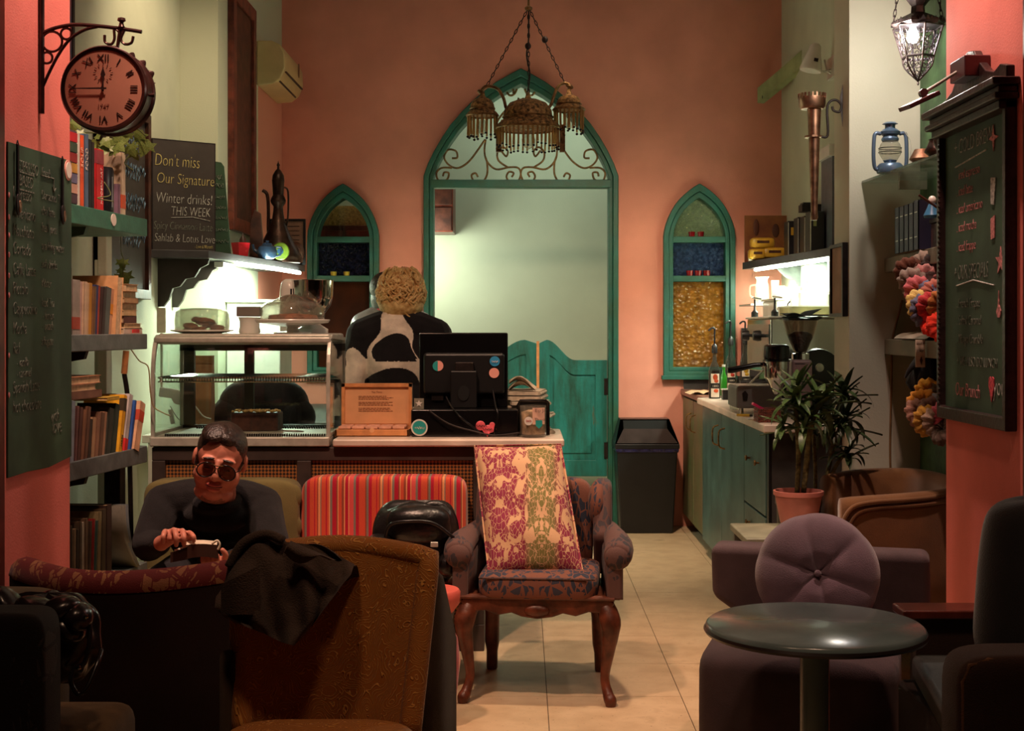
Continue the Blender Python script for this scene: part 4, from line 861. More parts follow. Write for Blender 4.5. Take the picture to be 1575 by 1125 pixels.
# ---- station clock on a scroll bracket
Yc = 4.52; cc_ = Vector((PX(167, Yc), Yc, PZ(141, Yc)))
ck = thing('wall_clock', 'round dark metal station clock on a scroll bracket reading quarter to twelve', 'clock', cc_)
M_clockmetal = mat('dark_red_brown_metal', (60, 34, 32), .3, metal=.5, var=.2, scale=20)
M_face = mat('coppery_clock_face', (192, 132, 114), .5, var=.06, scale=6, coat=.5)
M_num = mat('clock_numeral', (44, 22, 22), .5, var=0)
r_ = .135
MB().lathe([(r_ + .004, -.055), (r_ + .008, -.05), (r_ + .006, -.04), (r_, -.034), (r_, .034), (r_ + .006, .04), (r_ + .008, .05), (r_ + .004, .055), (.0001, .055)], cc_, 56, axis='y').obj('drum', M_clockmetal, ck, smooth=True)
MB().lathe([(r_ + .006, -.054), (r_ + .002, -.062), (r_ - .008, -.058), (r_ - .01, -.05)], cc_, 56, axis='y').obj('bezel', M_clockmetal, ck, smooth=True)
MB().lathe([(r_ - .004, -.0555), (.0001, -.0556)], cc_, 56, axis='y').obj('dial', M_face, ck)
for i, nu in enumerate(['XII', 'I', 'II', 'III', 'IIII', 'V', 'VI', 'VII', 'VIII', 'IX', 'X', 'XI']):
    a = PI / 2 - i * PI / 6; rr = .101
    d = Vector((math.cos(a), 0, math.sin(a))); tn = Vector((math.sin(a), 0, -math.cos(a)))
    text(nu, .034, cc_ + d * (rr - .012) + Vector((0, -.0575, 0)), tn, 'numeral', M_num, ck, align='CENTER', yd=d, sy=1.0, off=0)
text('1747', .02, cc_ + Vector((0, -.0575, -.064)), (1, 0, 0), 'dial_lettering', mat('dial_print', (120, 60, 48), .6), ck, align='CENTER')
sc_ = cc_ + Vector((0, -.058, .052))
mb = MB()
for i in range(12): a = i * PI / 6; mb.box(sc_ + Vector((.028 * math.cos(a), 0, .028 * math.sin(a))), (.008, .001, .002), (0, -a, 0))
mb.tube([sc_, sc_ + Vector((0, -.001, .018))], .0018, 5); mb.obj('seconds_dial', M_num, ck)
mb = MB(); mb.prism([(cc_.x - .003, cc_.z - .01), (cc_.x + .003, cc_.z - .01), (cc_.x + .0018, cc_.z + .035), (cc_.x + .008, cc_.z + .045), (cc_.x, cc_.z + .07), (cc_.x - .008, cc_.z + .045), (cc_.x - .0018, cc_.z + .035)], cc_.y - .062, cc_.y - .060); mb.obj('hour_hand', M_num, ck)
mb = MB(); mb.prism([(cc_.x + .012, cc_.z - .003), (cc_.x + .012, cc_.z + .003), (cc_.x - .105, cc_.z + .001), (cc_.x - .105, cc_.z - .002)], cc_.y - .065, cc_.y - .063).lathe([(.006, 0), (.006, -.006), (.0001, -.006)], cc_ + Vector((0, -.061, 0)), 14, axis='y'); mb.obj('minute_hand', M_num, ck)
MB().lathe([(.03, -.03), (.034, 0), (.03, .03)], cc_ + Vector((0, 0, r_ + .006)), 16, axis='x', sy=.3).obj('top_cap', M_clockmetal, ck, smooth=True)
MB().tube([cc_ + Vector((r_, 0, -.012)), cc_ + Vector((r_ + .018, 0, -.012))], [.005, .008], 10).obj('latch_knob', M_clockmetal, ck)
MB().grid(lambda u, v: cc_ + Vector(((r_ + .012 + .009 * math.sin(u * 19)) * math.cos(1.2 - u * .95), .045 + .006 * v, (r_ + .012 + .009 * math.sin(u * 19)) * math.sin(1.2 - u * .95))) * 1.0 if v > .5 else cc_ + Vector((r_ * math.cos(1.2 - u * .95), .045, r_ * math.sin(1.2 - u * .95))), 25, 2).obj('crest_ornament', M_clockmetal, ck)
def B(px, py): return P(px, py, Yc)
mb = MB()
mb.tube([(-1.59, Yc, PZ(-10, Yc)), (-1.59, Yc, PZ(175, Yc))], .009, 8)
mb.tube(smooth_path([B(63, 52), B(85, 43), B(115, 38), B(150, 40), B(185, 44), B(218, 49)]), .0065, 8)
mb.tube(smooth_path([B(64, 138), B(74, 115), B(90, 84), B(108, 60), B(130, 46), B(150, 41)]), .0055, 8)
mb.tube([B(187, 30), B(180, 78)], .006, 8).lathe([(.004, -.01), (.012, 0), (.008, .008), (.006, .016), (.014, .022), (.012, .03), (.0001, .034)], B(187, 42), 14)
mb.tube(smooth_path([B(184, 50), B(176, 44), B(176, 60), B(171, 68), B(162, 65), B(161, 54)]), .0048, 6).tube(smooth_path([B(187, 50), B(192, 45), B(186, 60), B(192, 68), B(202, 66), B(205, 56)]), .0048, 6)
for (px, py, rr) in ((80, 64, 15.5), (102, 52, 8.5), (72, 89, 8.5)):
    c0 = B(px, py); r0 = rr * Yc / 2100; mb.tube([c0 + Vector((r0 * math.cos(i * PI / 12), 0, r0 * math.sin(i * PI / 12))) for i in range(24)], .0042, 6, closed=True)
mb.obj('scroll_bracket', M_clockmetal, ck, smooth=True)

# ---- ivy on the top shelf
M_leafg = mat('ivy_leaf', (92, 124, 56), .45, var=.25, scale=20, col2=(150, 168, 92)); M_stem = mat('ivy_stem', (84, 96, 50), .6)
iv = thing('trailing_ivy', 'ivy plant with lobed leaves trailing from the top book shelf', 'plant', M1 @ Vector((.3, .2, .24)))
def leafmesh(name, m):
    pts = [(0, 0), (.25, .12), (.55, .02), (.42, .3), (.62, .5), (.3, .5), (.22, .75), (0, 1.05)]
    L_ = [(x, y, -.08 * abs(x) + .05 * math.sin(y * 4)) for x, y in pts]; mb = MB(); full = L_ + [(-x, y, z) for x, y, z in reversed(L_[1:-1])]
    ctr = (0, .4, .06); vs = full + [ctr]; mb.add(vs, [(i, (i + 1) % len(full), len(full)) for i in range(len(full))]); return mb
ivl = None; g = random.Random(4)
spots = [(112, 192), (118, 200), (120, 186), (150, 204), (158, 212), (165, 222), (150, 222), (172, 214), (180, 220), (145, 214), (186, 208, 14), (197, 200, 12), (203, 232, 10), (228, 214, 16), (219, 200, 12), (196, 222, 12), (178, 228, 9), (205, 222, 8)]
for k, sp in enumerate(spots):
    px, py = sp[0], sp[1]; sz = (sp[2] if len(sp) > 2 else 10) * 1.9 * 5.4 / 2100; Yq = 5.15 + .4 * (px - 105) / 120; p = P(px, py, Yq)
    if ivl is None: ivl = leafmesh('leaf', M_leafg).obj('leaf', M_leafg, iv, world=False); L0 = ivl
    q = L0 if k == 0 else sub('leaf', L0, iv, (0, 0, 0))
    q.location = p - iv.location; q.scale = (sz, sz, sz); q.rotation_euler = (R(-90 + g.uniform(-40, 20)), g.uniform(-1, 1), g.uniform(-.7, .7) + (PI if g.random() < .7 else 0))
MB().tube(smooth_path([P(118, 205, 5.3), P(150, 205, 5.3), P(180, 215, 5.45), P(205, 228, 5.5), P(192, 250, 5.5), P(205, 262, 5.5)]), .003, 5).tube(smooth_path([P(180, 200, 5.5), P(205, 195, 5.5), P(225, 210, 5.5)]), .003, 5).tube(smooth_path([P(160, 280, 5.15), P(170, 300, 5.15), P(150, 305, 5.1), P(175, 310, 5.1)]), .0025, 5).obj('stem', M_stem, iv, smooth='all')
MB().lathe([(.05, 0), (.07, .1), (.074, .11), (.066, .1), (.0001, .09)], M1 @ Vector((.12, .2, .0)), 20).obj('pot', M_white, iv, smooth=True)
iv2 = thing('ivy_sprig', 'small dark ivy sprig hanging in front of the brown framed blackboard', 'plant', P(188, 400, 5.9))
for k, (px, py, sz) in enumerate(((188, 398, 11), (189, 418, 15), (184, 412, 8))):
    q = sub('leaf', L0, iv2, P(px, py, 5.9) - iv2.location, (R(-95), .2 * k, PI + .3 * k), (sz * .0048,) * 3); q.data = L0.data
MB().tube(smooth_path([(PX(184, 5.7), 5.72, SZ[1] - .01), P(186, 385, 5.9), P(190, 400, 5.9), P(189, 425, 5.9)]), .002, 5).obj('stem', M_stem, iv2)

# poster strip high behind the column
t = thing('poster', 'narrow edge of a blue and red poster high beside the left pink column', 'poster', (-1.96, 5.9, 2.7))
MB().bx(-1.979, -1.972, 5.75, 6.0, 2.45, 2.95).obj('sheet', mat('poster_print', (90, 110, 140), .5, var=.3, scale=12, col2=(180, 60, 50)), t); MB().bx(-1.979, -1.968, 5.98, 6.01, 2.44, 2.96).obj('frame', M_black, t)

# ---- brown framed blackboard on the left wall
fb = thing('framed_blackboard', 'large brown framed blackboard with faint blue chalk lines on the green left wall', 'blackboard', (-1.97, 6.85, 1.6))
y0, y1, z0, z1 = 6.3, 7.13, PZ(462, 7.25), 2.56
MB().bx(-1.98, -1.955, y0, y1, z0, z1).obj('board', M_boardblack, fb)
o_ = [(y0, z0), (y1, z0), (y1, z1), (y0, z1)]; i_ = [(y0 + .06, z0 + .05), (y1 - .05, z0 + .05), (y1 - .05, z1 - .05), (y0 + .06, z1 - .05)]
MB().ring(o_, i_, -1.98, -1.935, plane='yz').obj('frame', M_wood, fb, bevel=.004)
mb = MB(); k = 0
for py in (222, 262, 310, 364): scribble(mb, (-1.953, 6.68, PZ(py, 6.9)), (0, 1, 0), (0, 0, 1), .4, .05, 34, .0022, k); scribble(mb, (-1.953, 6.68, PZ(py + 12, 6.9)), (0, 1, 0), (0, 0, 1), .3, .04, 24, .0016, k + 7); k += 1
mb.obj('chalk_scribble', M_chalkb, fb, smooth='all', kind='stuff')

# ---- the long shelf above the display case
zs_t = 1.869; zs_b = 1.827
ls = thing('bar_shelf', 'dark grey shelf with a bright strip light above the display case', 'shelf', (-1.8, 8.2, zs_b))
poly = [(-1.98, 7.26), (-1.69, 7.36), (-1.63, 7.7), (-1.447, 9.1), (-1.76, 9.1), (-1.76, 7.9), (-1.98, 7.9)]
MB().prism(poly, zs_b, zs_t, plane='xy').obj('board', mat('dark_grey_shelf', (72, 70, 72), .5, var=.1), ls, bevel=.003)
for y in (7.42, 7.72):
    pr = [(-1.98, zs_b), (-1.70, zs_b), (-1.71, zs_b - .03), (-1.75, zs_b - .05), (-1.78, zs_b - .1), (-1.83, zs_b - .11), (-1.86, zs_b - .15), (-1.9, zs_b - .16), (-1.92, zs_b - .22), (-1.95, zs_b - .26), (-1.98, zs_b - .26)]
    MB().prism(pr, y, y + .03).obj('bracket', M_cframe, ls)
MB().tube([(-1.60, 7.66, zs_b - .014), (-1.50, 8.4, zs_b - .014), (-1.46, 8.95, zs_b - .014)], .012, 8).obj('led_strip', M_led, ls)
MB().box((-1.70, 7.8, zs_b - .02), (.05, .3, .03)).obj('lamp_housing', M_white, ls)
l = light('AREA', (-1.56, 8.25, zs_b - .035), 40, (236, 255, 228), .06, 1.2); l.rotation_euler = (0, R(8), R(-7))

sb = thing('signature_chalkboard', 'black chalkboard announcing signature winter drinks standing on the bar shelf', 'chalkboard', (-1.83, 7.39, zs_t))
A_, B_ = Vector((-1.972, 7.29, 0)), Vector((-1.69, 7.51, 0)); bd = (B_ - A_).normalized(); bn = Vector((bd.y, -bd.x, 0))
Mb_ = Matrix(((bd.x, -bn.x, 0, A_.x), (bd.y, -bn.y, 0, A_.y), (0, 0, 1, zs_t), (0, 0, 0, 1))); W_ = (B_ - A_).length; Hb = 2.462 - zs_t
MB(Mb_).bx(0, W_, 0, .018, .002, Hb).obj('board', M_boardblack, sb); 
MB(Mb_).bx(W_ - .001, W_ + .004, -.001, .02, 0, Hb).bx(-.004, .001, -.001, .02, 0, Hb).bx(-.004, W_ + .004, -.001, .02, Hb - .001, Hb + .004).obj('edge_trim', M_iron, sb)
MB(Mb_).box((W_ * .5, .06, .02), (.03, .1, .04)).obj('rest', M_wood, sb)
def sw(s, px, py, size, m, w_=None):
    u = (px - 234) / 96.0 * W_; Yq = 7.29 + .22 * (px - 234) / 96; z = PZ(py, Yq) - zs_t
    return text(s, size, Mb_ @ Vector((u, -.002, z)), bd, 'chalk_writing', m, sb, shear=.12, sy=1.15, off=-.006, fit=w_ * W_ / 96)
sw("Don't miss", 236, 254, .082, M_chalky, 68); sw('Our Signature', 239, 281, .072, M_chalky, 88); sw('Winter drinks!', 238, 311, .07, M_chalk, 86); sw('THIS WEEK', 261, 331, .062, M_chalk, 60)
sw('Spicy Cinnamon Latte', 235, 352, .054, M_chalkdim, 90); sw('Sahlab & Lotus Love', 236, 371, .056, M_chalk, 93); sw('- Love & Warmth', 298, 382, .025, M_chalky, 28)
MB(Mb_).tube([( (262 - 234) / 96 * W_, -.002, PZ(335, 7.35) - zs_t), ((295 - 234) / 96 * W_, -.002, PZ(334, 7.42) - zs_t), ((322 - 234) / 96 * W_, -.002, PZ(340, 7.48) - zs_t)], .002, 5).obj('chalk_underline', M_chalk, sb)
gb = thing('small_green_chalkboard', 'small green chalkboard with slanted side leaning behind the signature board', 'chalkboard', (-1.72, 7.75, zs_t))
Yg = 7.72; pg = [(P(x, y, Yg).x, P(x, y, Yg).z) for x, y in ((300, 384), (302, 243), (340, 250), (344, 256), (355, 380))]; pg[0] = (pg[0][0], zs_t); pg[-1] = (pg[-1][0], zs_t)
MB().prism(pg, Yg, Yg + .015).obj('board', M_board, gb)
mb = MB()
for k, py in enumerate((274, 286, 304, 320, 336, 354, 372)): scribble(mb, P(331, py, Yg - .003), (1, 0, 0), (0, 0, 1), .04 + .006 * k, .03 if k < 2 else .018, 16, .0015, k + 20)
mb.obj('chalk_scribble', M_chalkdim, gb, kind='stuff')

# wooden panel, air conditioner
t = thing('carved_wood_panel', 'tall dark wooden panel hanging on the left wall beside the air conditioner', 'panel', (-1.74, 8.5, 2.06))
MB().bx(-1.76, -1.74, 8.18, 8.83, 2.06, 3.49).obj('panel', M_wood, t)
MB().ring([(8.16, 2.04), (8.86, 2.04), (8.86, 3.51), (8.16, 3.51)], [(8.25, 2.12), (8.78, 2.12), (8.78, 3.43), (8.25, 3.43)], -1.76, -1.722, plane='yz').obj('frame', M_woodred, t, bevel=.005)
ac = thing('air_conditioner', 'cream wall air conditioner high on the left wall near the back corner', 'air conditioner', (-1.66, 9.4, 2.9))
ya, yb = 9.05, 9.8; z_t, z_b = 3.36, 3.06
pr = [(-1.76, z_t), (-1.66, z_t), (-1.60, z_t - .03), (-1.575, z_t - .08), (-1.57, z_b + .12), (-1.60, z_b + .05), (-1.65, z_b + .01), (-1.76, z_b)]
MB().prism(pr, ya, yb).obj('casing', mat('cream_plastic', (206, 184, 130), .3, var=.04), ac, bevel=.012, seg=3)
MB().bx(-1.62, -1.566, ya + .04, yb - .04, z_b + .095, z_b + .1).obj('panel_seam', M_iron, ac)
MB().box((-1.612, (ya + yb) / 2, z_b + .045), (.006, yb - ya - .1, .03), (0, R(35), 0)).obj('outlet_slot', M_black, ac)
MB().lathe([(.05, 0), (.05, .004), (.0001, .004)], (-1.572, yb - .2, z_t - .1), 20, axis='x', sx=.5).obj('oval_badge', M_brass, ac)

# things on the bar shelf
def on(px, Y): return (PX(px, Y), Y, zs_t)
t = thing('red_pot', 'small square red pot on the bar shelf beside the green chalkboard', 'pot', on(370, 8.1))
x = PX(370, 8.1); mb = MB(); zz = [(.038, 0), (.05, .085), (.046, .085), (.036, .012)]
mb.lathe([(.042, 0), (.056, .088), (.05, .088), (.038, .01), (.0001, .01)], (x, 8.1, zs_t), 4); mb.obj('pot_body', mat('red_glaze', (206, 30, 44), .25, var=.04), t); MB().lathe([(.047, .08), (.0001, .082)], (x, 8.1, zs_t), 4).obj('soil', M_wood, t)
MB().lathe([(.022, .08), (.02, .11), (.008, .13), (.0001, .15)], (x + .01, 8.12, zs_t), 10).obj('bud', M_wood, t, smooth=True)
t = thing('wooden_plank_ornament', 'dark pointed wooden ornament standing on the bar shelf left of the ewer', 'ornament', on(395, 8.4))
pg = [(PX(383, 8.35), zs_t), (PX(385, 8.35), PZ(340, 8.35)), (PX(391, 8.35), PZ(322, 8.35)), (PX(400, 8.35), PZ(328, 8.35)), (PX(406, 8.35), zs_t)]
MB().prism(pg, 8.35, 8.39).obj('blade', M_wood, t, bevel=.004); MB().bx(PX(382, 8.35), PX(407, 8.35), 8.33, 8.42, zs_t, zs_t + .02).obj('foot', M_wood, t)
t = thing('teapot', 'small blue glazed teapot on the bar shelf in front of the brass ewer', 'teapot', on(411, 8.3))
x = PX(411, 8.3); MB().lathe([(.035, 0), (.055, .015), (.062, .045), (.052, .075), (.03, .088), (.0001, .09)], (x, 8.3, zs_t), 28).obj('body', mat('blue_glaze', (58, 84, 116), .15, var=.15, scale=20), t, smooth=True)
MB().lathe([(.03, .088), (.028, .096), (.01, .102), (.012, .112), (.0001, .116)], (x, 8.3, zs_t), 20).obj('lid', mat('blue_glaze_lid', (50, 74, 108), .15), t, smooth=True)
MB().tube(smooth_path([(x - .055, 8.3, zs_t + .04), (x - .08, 8.3, zs_t + .06), (x - .088, 8.3, zs_t + .09)]), [.014, .012, .011, .01, .01, .009, .009, .008, .008, .008, .008]).obj('spout', mat('blue_spout', (58, 84, 116), .15), t, smooth=True)
MB().tube(smooth_path([(x + .05, 8.3, zs_t + .075), (x + .085, 8.3, zs_t + .07), (x + .08, 8.3, zs_t + .03), (x + .055, 8.3, zs_t + .02)]), .006).obj('handle', mat('blue_handle', (50, 74, 108), .15), t, smooth=True)
t = thing('green_dish', 'green and blue painted dish standing on edge beside the blue teapot', 'dish', on(430, 8.32))
MB().lathe([(.0001, 0), (.05, .004), (.055, .012), (.05, .012), (.0001, .008)], (PX(431, 8.4), 8.4, zs_t + .055), 24, axis='y').obj('dish_body', mat('green_glaze', (110, 140, 50), .2, var=.2), t, smooth=True); MB().lathe([(.02, 0), (.018, -.004), (.0001, -.005)], (PX(431, 8.4), 8.402, zs_t + .055), 16, axis='y').obj('painted_center', mat('blue_dot', (50, 90, 130), .2), t)
M_ewer = mat('dark_bronze', (58, 36, 26), .35, metal=.6, var=.3, scale=18, bump=.2, bscale=60)
x, Y = PX(428, 8.75), 8.75; k = Y / 2100
t = thing('ewer', 'tall dark bronze ewer with onion lid and long spout on the bar shelf', 'ewer', (x, Y, zs_t))
zz = lambda py: PZ(py, Y)
MB().lathe([(.14, zs_t), (.15, zs_t + .02), (.145, zs_t + .05), (.1, zz(372)), (.06, zz(352)), (.04, zz(338)), (.032, zz(325)), (.03, zz(318)), (.045, zz(313)), (.05, zz(309)), (.044, zz(305)), (.034, zz(300))], (x, Y, 0), 32).obj('body', M_ewer, t, smooth=True)
MB().lathe([(.034, zz(300)), (.036, zz(290)), (.04, zz(278)), (.036, zz(270)), (.02, zz(263)), (.008, zz(260)), (.007, zz(256)), (.011, zz(254)), (.004, zz(251)), (.0001, zz(247))], (x, Y, 0), 28).obj('onion_lid', M_ewer, t, smooth=True)
MB().tube(smooth_path([P(404, 293, Y), P(411, 300, Y), P(413, 325, Y), P(413, 360, Y), P(418, 385, Y)]), .011).obj('spout', M_ewer, t, smooth='all')
MB().tube(smooth_path([P(437, 288, Y), P(443, 295, Y), P(443, 330, Y), P(440, 352, Y)]), .006).obj('handle', M_ewer, t, smooth='all')
t = thing('leather_pouch', 'slumped brown leather pouch beside the ewer at the end of the bar shelf', 'pouch', on(452, 8.95))
MB().ell((PX(450, 8.98), 8.98, zs_t + .075), (.075, .06, .078), 24, 14, .8, .9).obj('pouch_body', mat('brown_leather', (86, 52, 34), .45, var=.2, bump=.4, bscale=30), t, smooth='all'); MB().tube(smooth_path([(PX(435, 8.98), 8.93, zs_t + .11), (PX(450, 8.98), 8.91, zs_t + .14), (PX(463, 8.98), 8.93, zs_t + .1)]), .005).obj('strap', M_wood, t)
t = thing('framed_certificate', 'thin black framed certificate standing behind the ewer', 'picture', (PX(442, 9.06), 9.06, zs_t))
a, b, z_ = PX(414, 9.05), PX(470, 9.05), PZ(337, 9.05)
MB().ring([(a, zs_t), (b, zs_t), (b, z_), (a, z_)], [(a + .014, zs_t + .014), (b - .014, zs_t + .014), (b - .014, z_ - .014), (a + .014, z_ - .014)], 9.04, 9.06).obj('frame', M_black, t)
MB().bx(a + .012, b - .012, 9.05, 9.056, zs_t + .012, z_ - .012).obj('sheet', mat('aged_sheet', (150, 116, 96), .6), t)
mb = MB(); [mb.bx(a + .12, a + .2, 9.047, 9.05, z_ - .05 - i * .03, z_ - .047 - i * .03) for i in range(6)]; mb.obj('printed_lines', M_iron, t)
# white tiled ledge and boxes below the shelf near the back wall
t = thing('white_bin_box', 'white appliance top with a small lamp below the bar shelf', 'appliance', (PX(405, 8.2), 8.2, 0))
MB().bx(-1.755, PX(436, 8.2), 8.1, 8.5, .9, PZ(465, 8.1)).obj('body', M_white, t, bevel=.01); MB().bx(-1.755, PX(440, 8.2), 8.08, 8.52, PZ(465, 8.1), PZ(461, 8.1)).obj('top', M_white, t)
t = thing('back_counter', 'low back counter along the wall behind the bar', 'counter', (-1.2, 8.6, 0))
MB().bx(-1.755, -1.1, 7.95, 9.9, .0, .87).obj('carcass', M_cframe, t); MB().bx(-1.755, -1.08, 7.93, 9.92, .87, .9).obj('top', M_shelf, t)
# ================================================================ right side
# base cabinets under the coffee machine
M_cab = mat('teal_grey_cabinet_paint', (64, 92, 88), .4, var=.16, scale=5, bump=.1)
M_cabg = mat('worn_green_cabinet_paint', (88, 100, 62), .45, var=.25, scale=4, col2=(120, 96, 70))
M_cabside = mat('dark_cabinet_side', (58, 54, 52), .5, var=.25, scale=5)
zw = 1.0
cb = thing('base_cabinet', 'blue grey cabinet with doors and drawers under the coffee counter', 'cabinet', (1.5, 7.4, 0))
xf = 1.155
MB().bx(xf + .02, 1.5, 6.42, 6.59, .08, .96).bx(xf + .02, 1.895, 6.59, 8.75, .08, .96).bx(xf + .06, 1.48, 6.5, 6.59, 0, .08).bx(xf + .06, 1.85, 6.59, 8.75, 0, .08).obj('carcass', M_cabside, cb)
MB().bx(xf + .005, xf + .02, 6.42, 6.47, .08, .96).obj('edge_post', M_black, cb)
def handle(y, z, parent, x=xf, h=.12):
    MB().tube(smooth_path([(x + .004, y, z + h / 2), (x - .03, y, z + h / 2.6), (x - .036, y, z), (x - .03, y, z - h / 2.6), (x + .004, y, z - h / 2)]), .005, 8).obj('handle', M_brass, parent, smooth=True)
for (z0, z1) in ((.10, .30), (.31, .545), (.555, .95)):
    d = MB().bx(xf, xf + .02, 6.48, 7.1, z0, z1).obj('drawer', M_cab, cb, bevel=.004)
    for y in (6.66, 6.92): MB().lathe([(.005, 0), (.005, -.012), (.014, -.018), (.014, -.024), (.0001, -.028)], (xf, y, (z0 + z1) / 2 + .04), 12, axis='x').obj('knob', M_brass, d, smooth=True)
for (y0, y1, hs) in ((7.11, 7.9, 1), (7.91, 8.74, -1)):
    d = MB().bx(xf, xf + .02, y0, y1, .1, .95).obj('door', M_cab, cb, bevel=.004)
    handle(y1 - .12 if hs > 0 else y0 + .12, .82, d)
cb2 = thing('base_cabinet', 'older brown and green cabinet with curved handles at the back wall', 'cabinet', (1.6, 9.35, 0))
MB().bx(xf + .04, 1.895, 8.76, 9.99, .08, .96).bx(xf + .1, 1.85, 8.76, 9.95, 0, .08).obj('carcass', M_cabside, cb2)
for (y0, y1, hs) in ((8.78, 9.36, 1), (9.38, 9.97, -1)):
    d = MB().bx(xf + .02, xf + .04, y0, y1, .1, .95).obj('door', M_cabg, cb2, bevel=.004); handle(y1 - .1 if hs > 0 else y0 + .1, .8, d, xf + .02)
t = thing('worktop', 'pale marble worktop with rounded edge under the coffee machine', 'worktop', (1.55, 7.6, .96))
MB().prism([(1.125, 6.36), (1.34, 6.36), (1.5, 6.38), (1.5, 6.59), (1.895, 6.59), (1.895, 8.82), (1.13, 8.82)], .96, 1.0, plane='xy').obj('slab', M_marble, t, bevel=.008)
t = thing('worktop', 'dark brown wooden worktop against the back wall', 'worktop', (1.5, 9.4, .96))
MB().bx(1.16, 1.895, 8.83, 9.99, .965, 1.005).obj('slab', mat('brown_worktop', (120, 76, 60), .4, var=.15), t, bevel=.006); MB().bx(1.18, 1.89, 9.97, 9.985, 1.005, 1.1).obj('upstand', mat('dark_slate', (64, 60, 58), .4), t)
MB().bx(1.6, 1.89, 9.94, 9.985, 1.1, PZ(505, 9.9)).obj('splash_panel', mat('dark_slate2', (60, 56, 56), .4), bpy.data.objects['worktop.001'])
t = thing('dish_cloth', 'crumpled beige cloth on the brown worktop under the right arched window', 'cloth', (PX(1077, 9.2), 9.3, 1.005))
MB().grid(lambda u, v: (PX(1058, 9.2) + .2 * u, 9.1 + .3 * v, 1.008 + .02 * abs(math.sin(u * 7 + v * 3)) * math.sin(PI * u) ** .5), 16, 12).obj('folded_cloth', cloth('beige_cloth', (196, 156, 118)), t, smooth='all')
# bottles
M_bglass = glassy('bottle_glass', (200, 205, 200), dif=.05); M_syr = mat('dark_syrup', (46, 16, 14), .15, var=0); M_syr2 = mat('pale_syrup', (120, 60, 40), .2, var=0)
M_lab = mat('bottle_label', (220, 210, 196), .5, var=0); M_orange = mat('label_orange', (214, 84, 36), .5, var=0)
def bottle(px, Y, label, fill, hh=.30, lab2=(214, 84, 36), full=.7):
    x = PX(px, Y); t = thing('syrup_bottle', label, 'bottle', (x, Y, 1.0 if Y < 8.8 else 1.005), group='syrup bottles on the coffee counter')
    r = .037; pr = [(.0001, 0), (r, 0), (r, hh * .58), (r * .8, hh * .68), (r * .36, hh * .8), (r * .34, hh * .97), (r * .4, hh), (.0001, hh)]
    MB().lathe(pr, n=28).obj('glass_body', M_bglass, t, smooth=True, world=False)
    MB().lathe([(.0001, .004), (r * .93, .004), (r * .93, hh * full * .8), (.0001, hh * full * .8)], n=24).obj('syrup', fill, t, smooth=True, world=False)
    MB().lathe([(r * .5, hh - .01), (r * .5, hh + .03), (r * .3, hh + .045), (.005, hh + .05), (.005, hh + .12)], n=16).obj('pump_collar', M_black, t, smooth=True, world=False)
    MB().tube(smooth_path([(0, 0, hh + .11), (0, 0, hh + .145), (-.02, -.01, hh + .15), (-.04, -.02, hh + .135)]), .006, 8).obj('pump_spout', M_black, t, smooth=True, world=False)
    ang = lambda u: -PI / 2 + (u - .5) * 1.5
    MB().grid(lambda u, v: ((r + .001) * math.cos(ang(u)), (r + .001) * math.sin(ang(u)), .01 + v * hh * .5), 8, 2).obj('label', M_lab, t, smooth='all', world=False)
    MB().grid(lambda u, v: ((r + .0016) * math.cos(ang(u)), (r + .0016) * math.sin(ang(u)), hh * .22 + v * hh * .11), 8, 2).obj('label_band', M_black, t, smooth='all', world=False)
    text('1883', .02, (x, Y - r - .003, (1.0 if Y < 8.8 else 1.005) + hh * .25), (1, 0, 0), 'label_lettering', M_lab, t, align='CENTER')
    mo_ = mat('label_fruit', lab2, .5, var=.2)
    MB().ell((0.0, -r - .001, hh * .46), (.016, .003, .02), 10, 6).ell((.006, -r - .001, hh * .38), (.014, .003, .012), 10, 6).ell((.004, -r - .001, hh * .17), (.015, .003, .012), 10, 6).obj('label_picture', mo_, t, smooth='all', world=False)
bottle(1099, 8.72, 'dark red syrup bottle with pump, frontmost beside the arched window', M_syr, .30, full=.75)
bottle(1124, 9.25, 'clear syrup bottle with pump, middle of the three beside the coffee machine', M_syr2, .34, (206, 60, 40), full=.35)
bottle(1146, 9.4, 'syrup bottle with a yellow picture label, just behind the coffee machine corner', M_syr2, .34, (226, 180, 50), full=.4)
t = thing('square_canister', 'small dark square canister between the syrup bottles and the steel tray', 'canister', (PX(1119, 8.6), 8.6, 1.0))
MB().bx(PX(1112, 8.55), PX(1126, 8.55), 8.55, 8.62, 1.0, 1.062).obj('body', M_black, t); MB().bx(PX(1111, 8.55), PX(1127, 8.55), 8.545, 8.625, 1.062, 1.068).obj('lid', M_steel, t)
t = thing('milk_straw_bottle', 'small green bottle between the two front syrup bottles', 'bottle', (PX(1112, 9.0), 9.0, 1.005)); x = PX(1113, 9.0)
MB().lathe([(.0001, 0), (.022, 0), (.022, .12), (.01, .16), (.01, .19), (.0001, .19)], (x, 9.0, 1.005), 18).obj('body', mat('green_glass', (60, 160, 50), .1, trans=.3), t, smooth=True); MB().lathe([(.012, .19), (.012, .205), (.0001, .206)], (x, 9.0, 1.005), 14).obj('cap', M_steel, t)
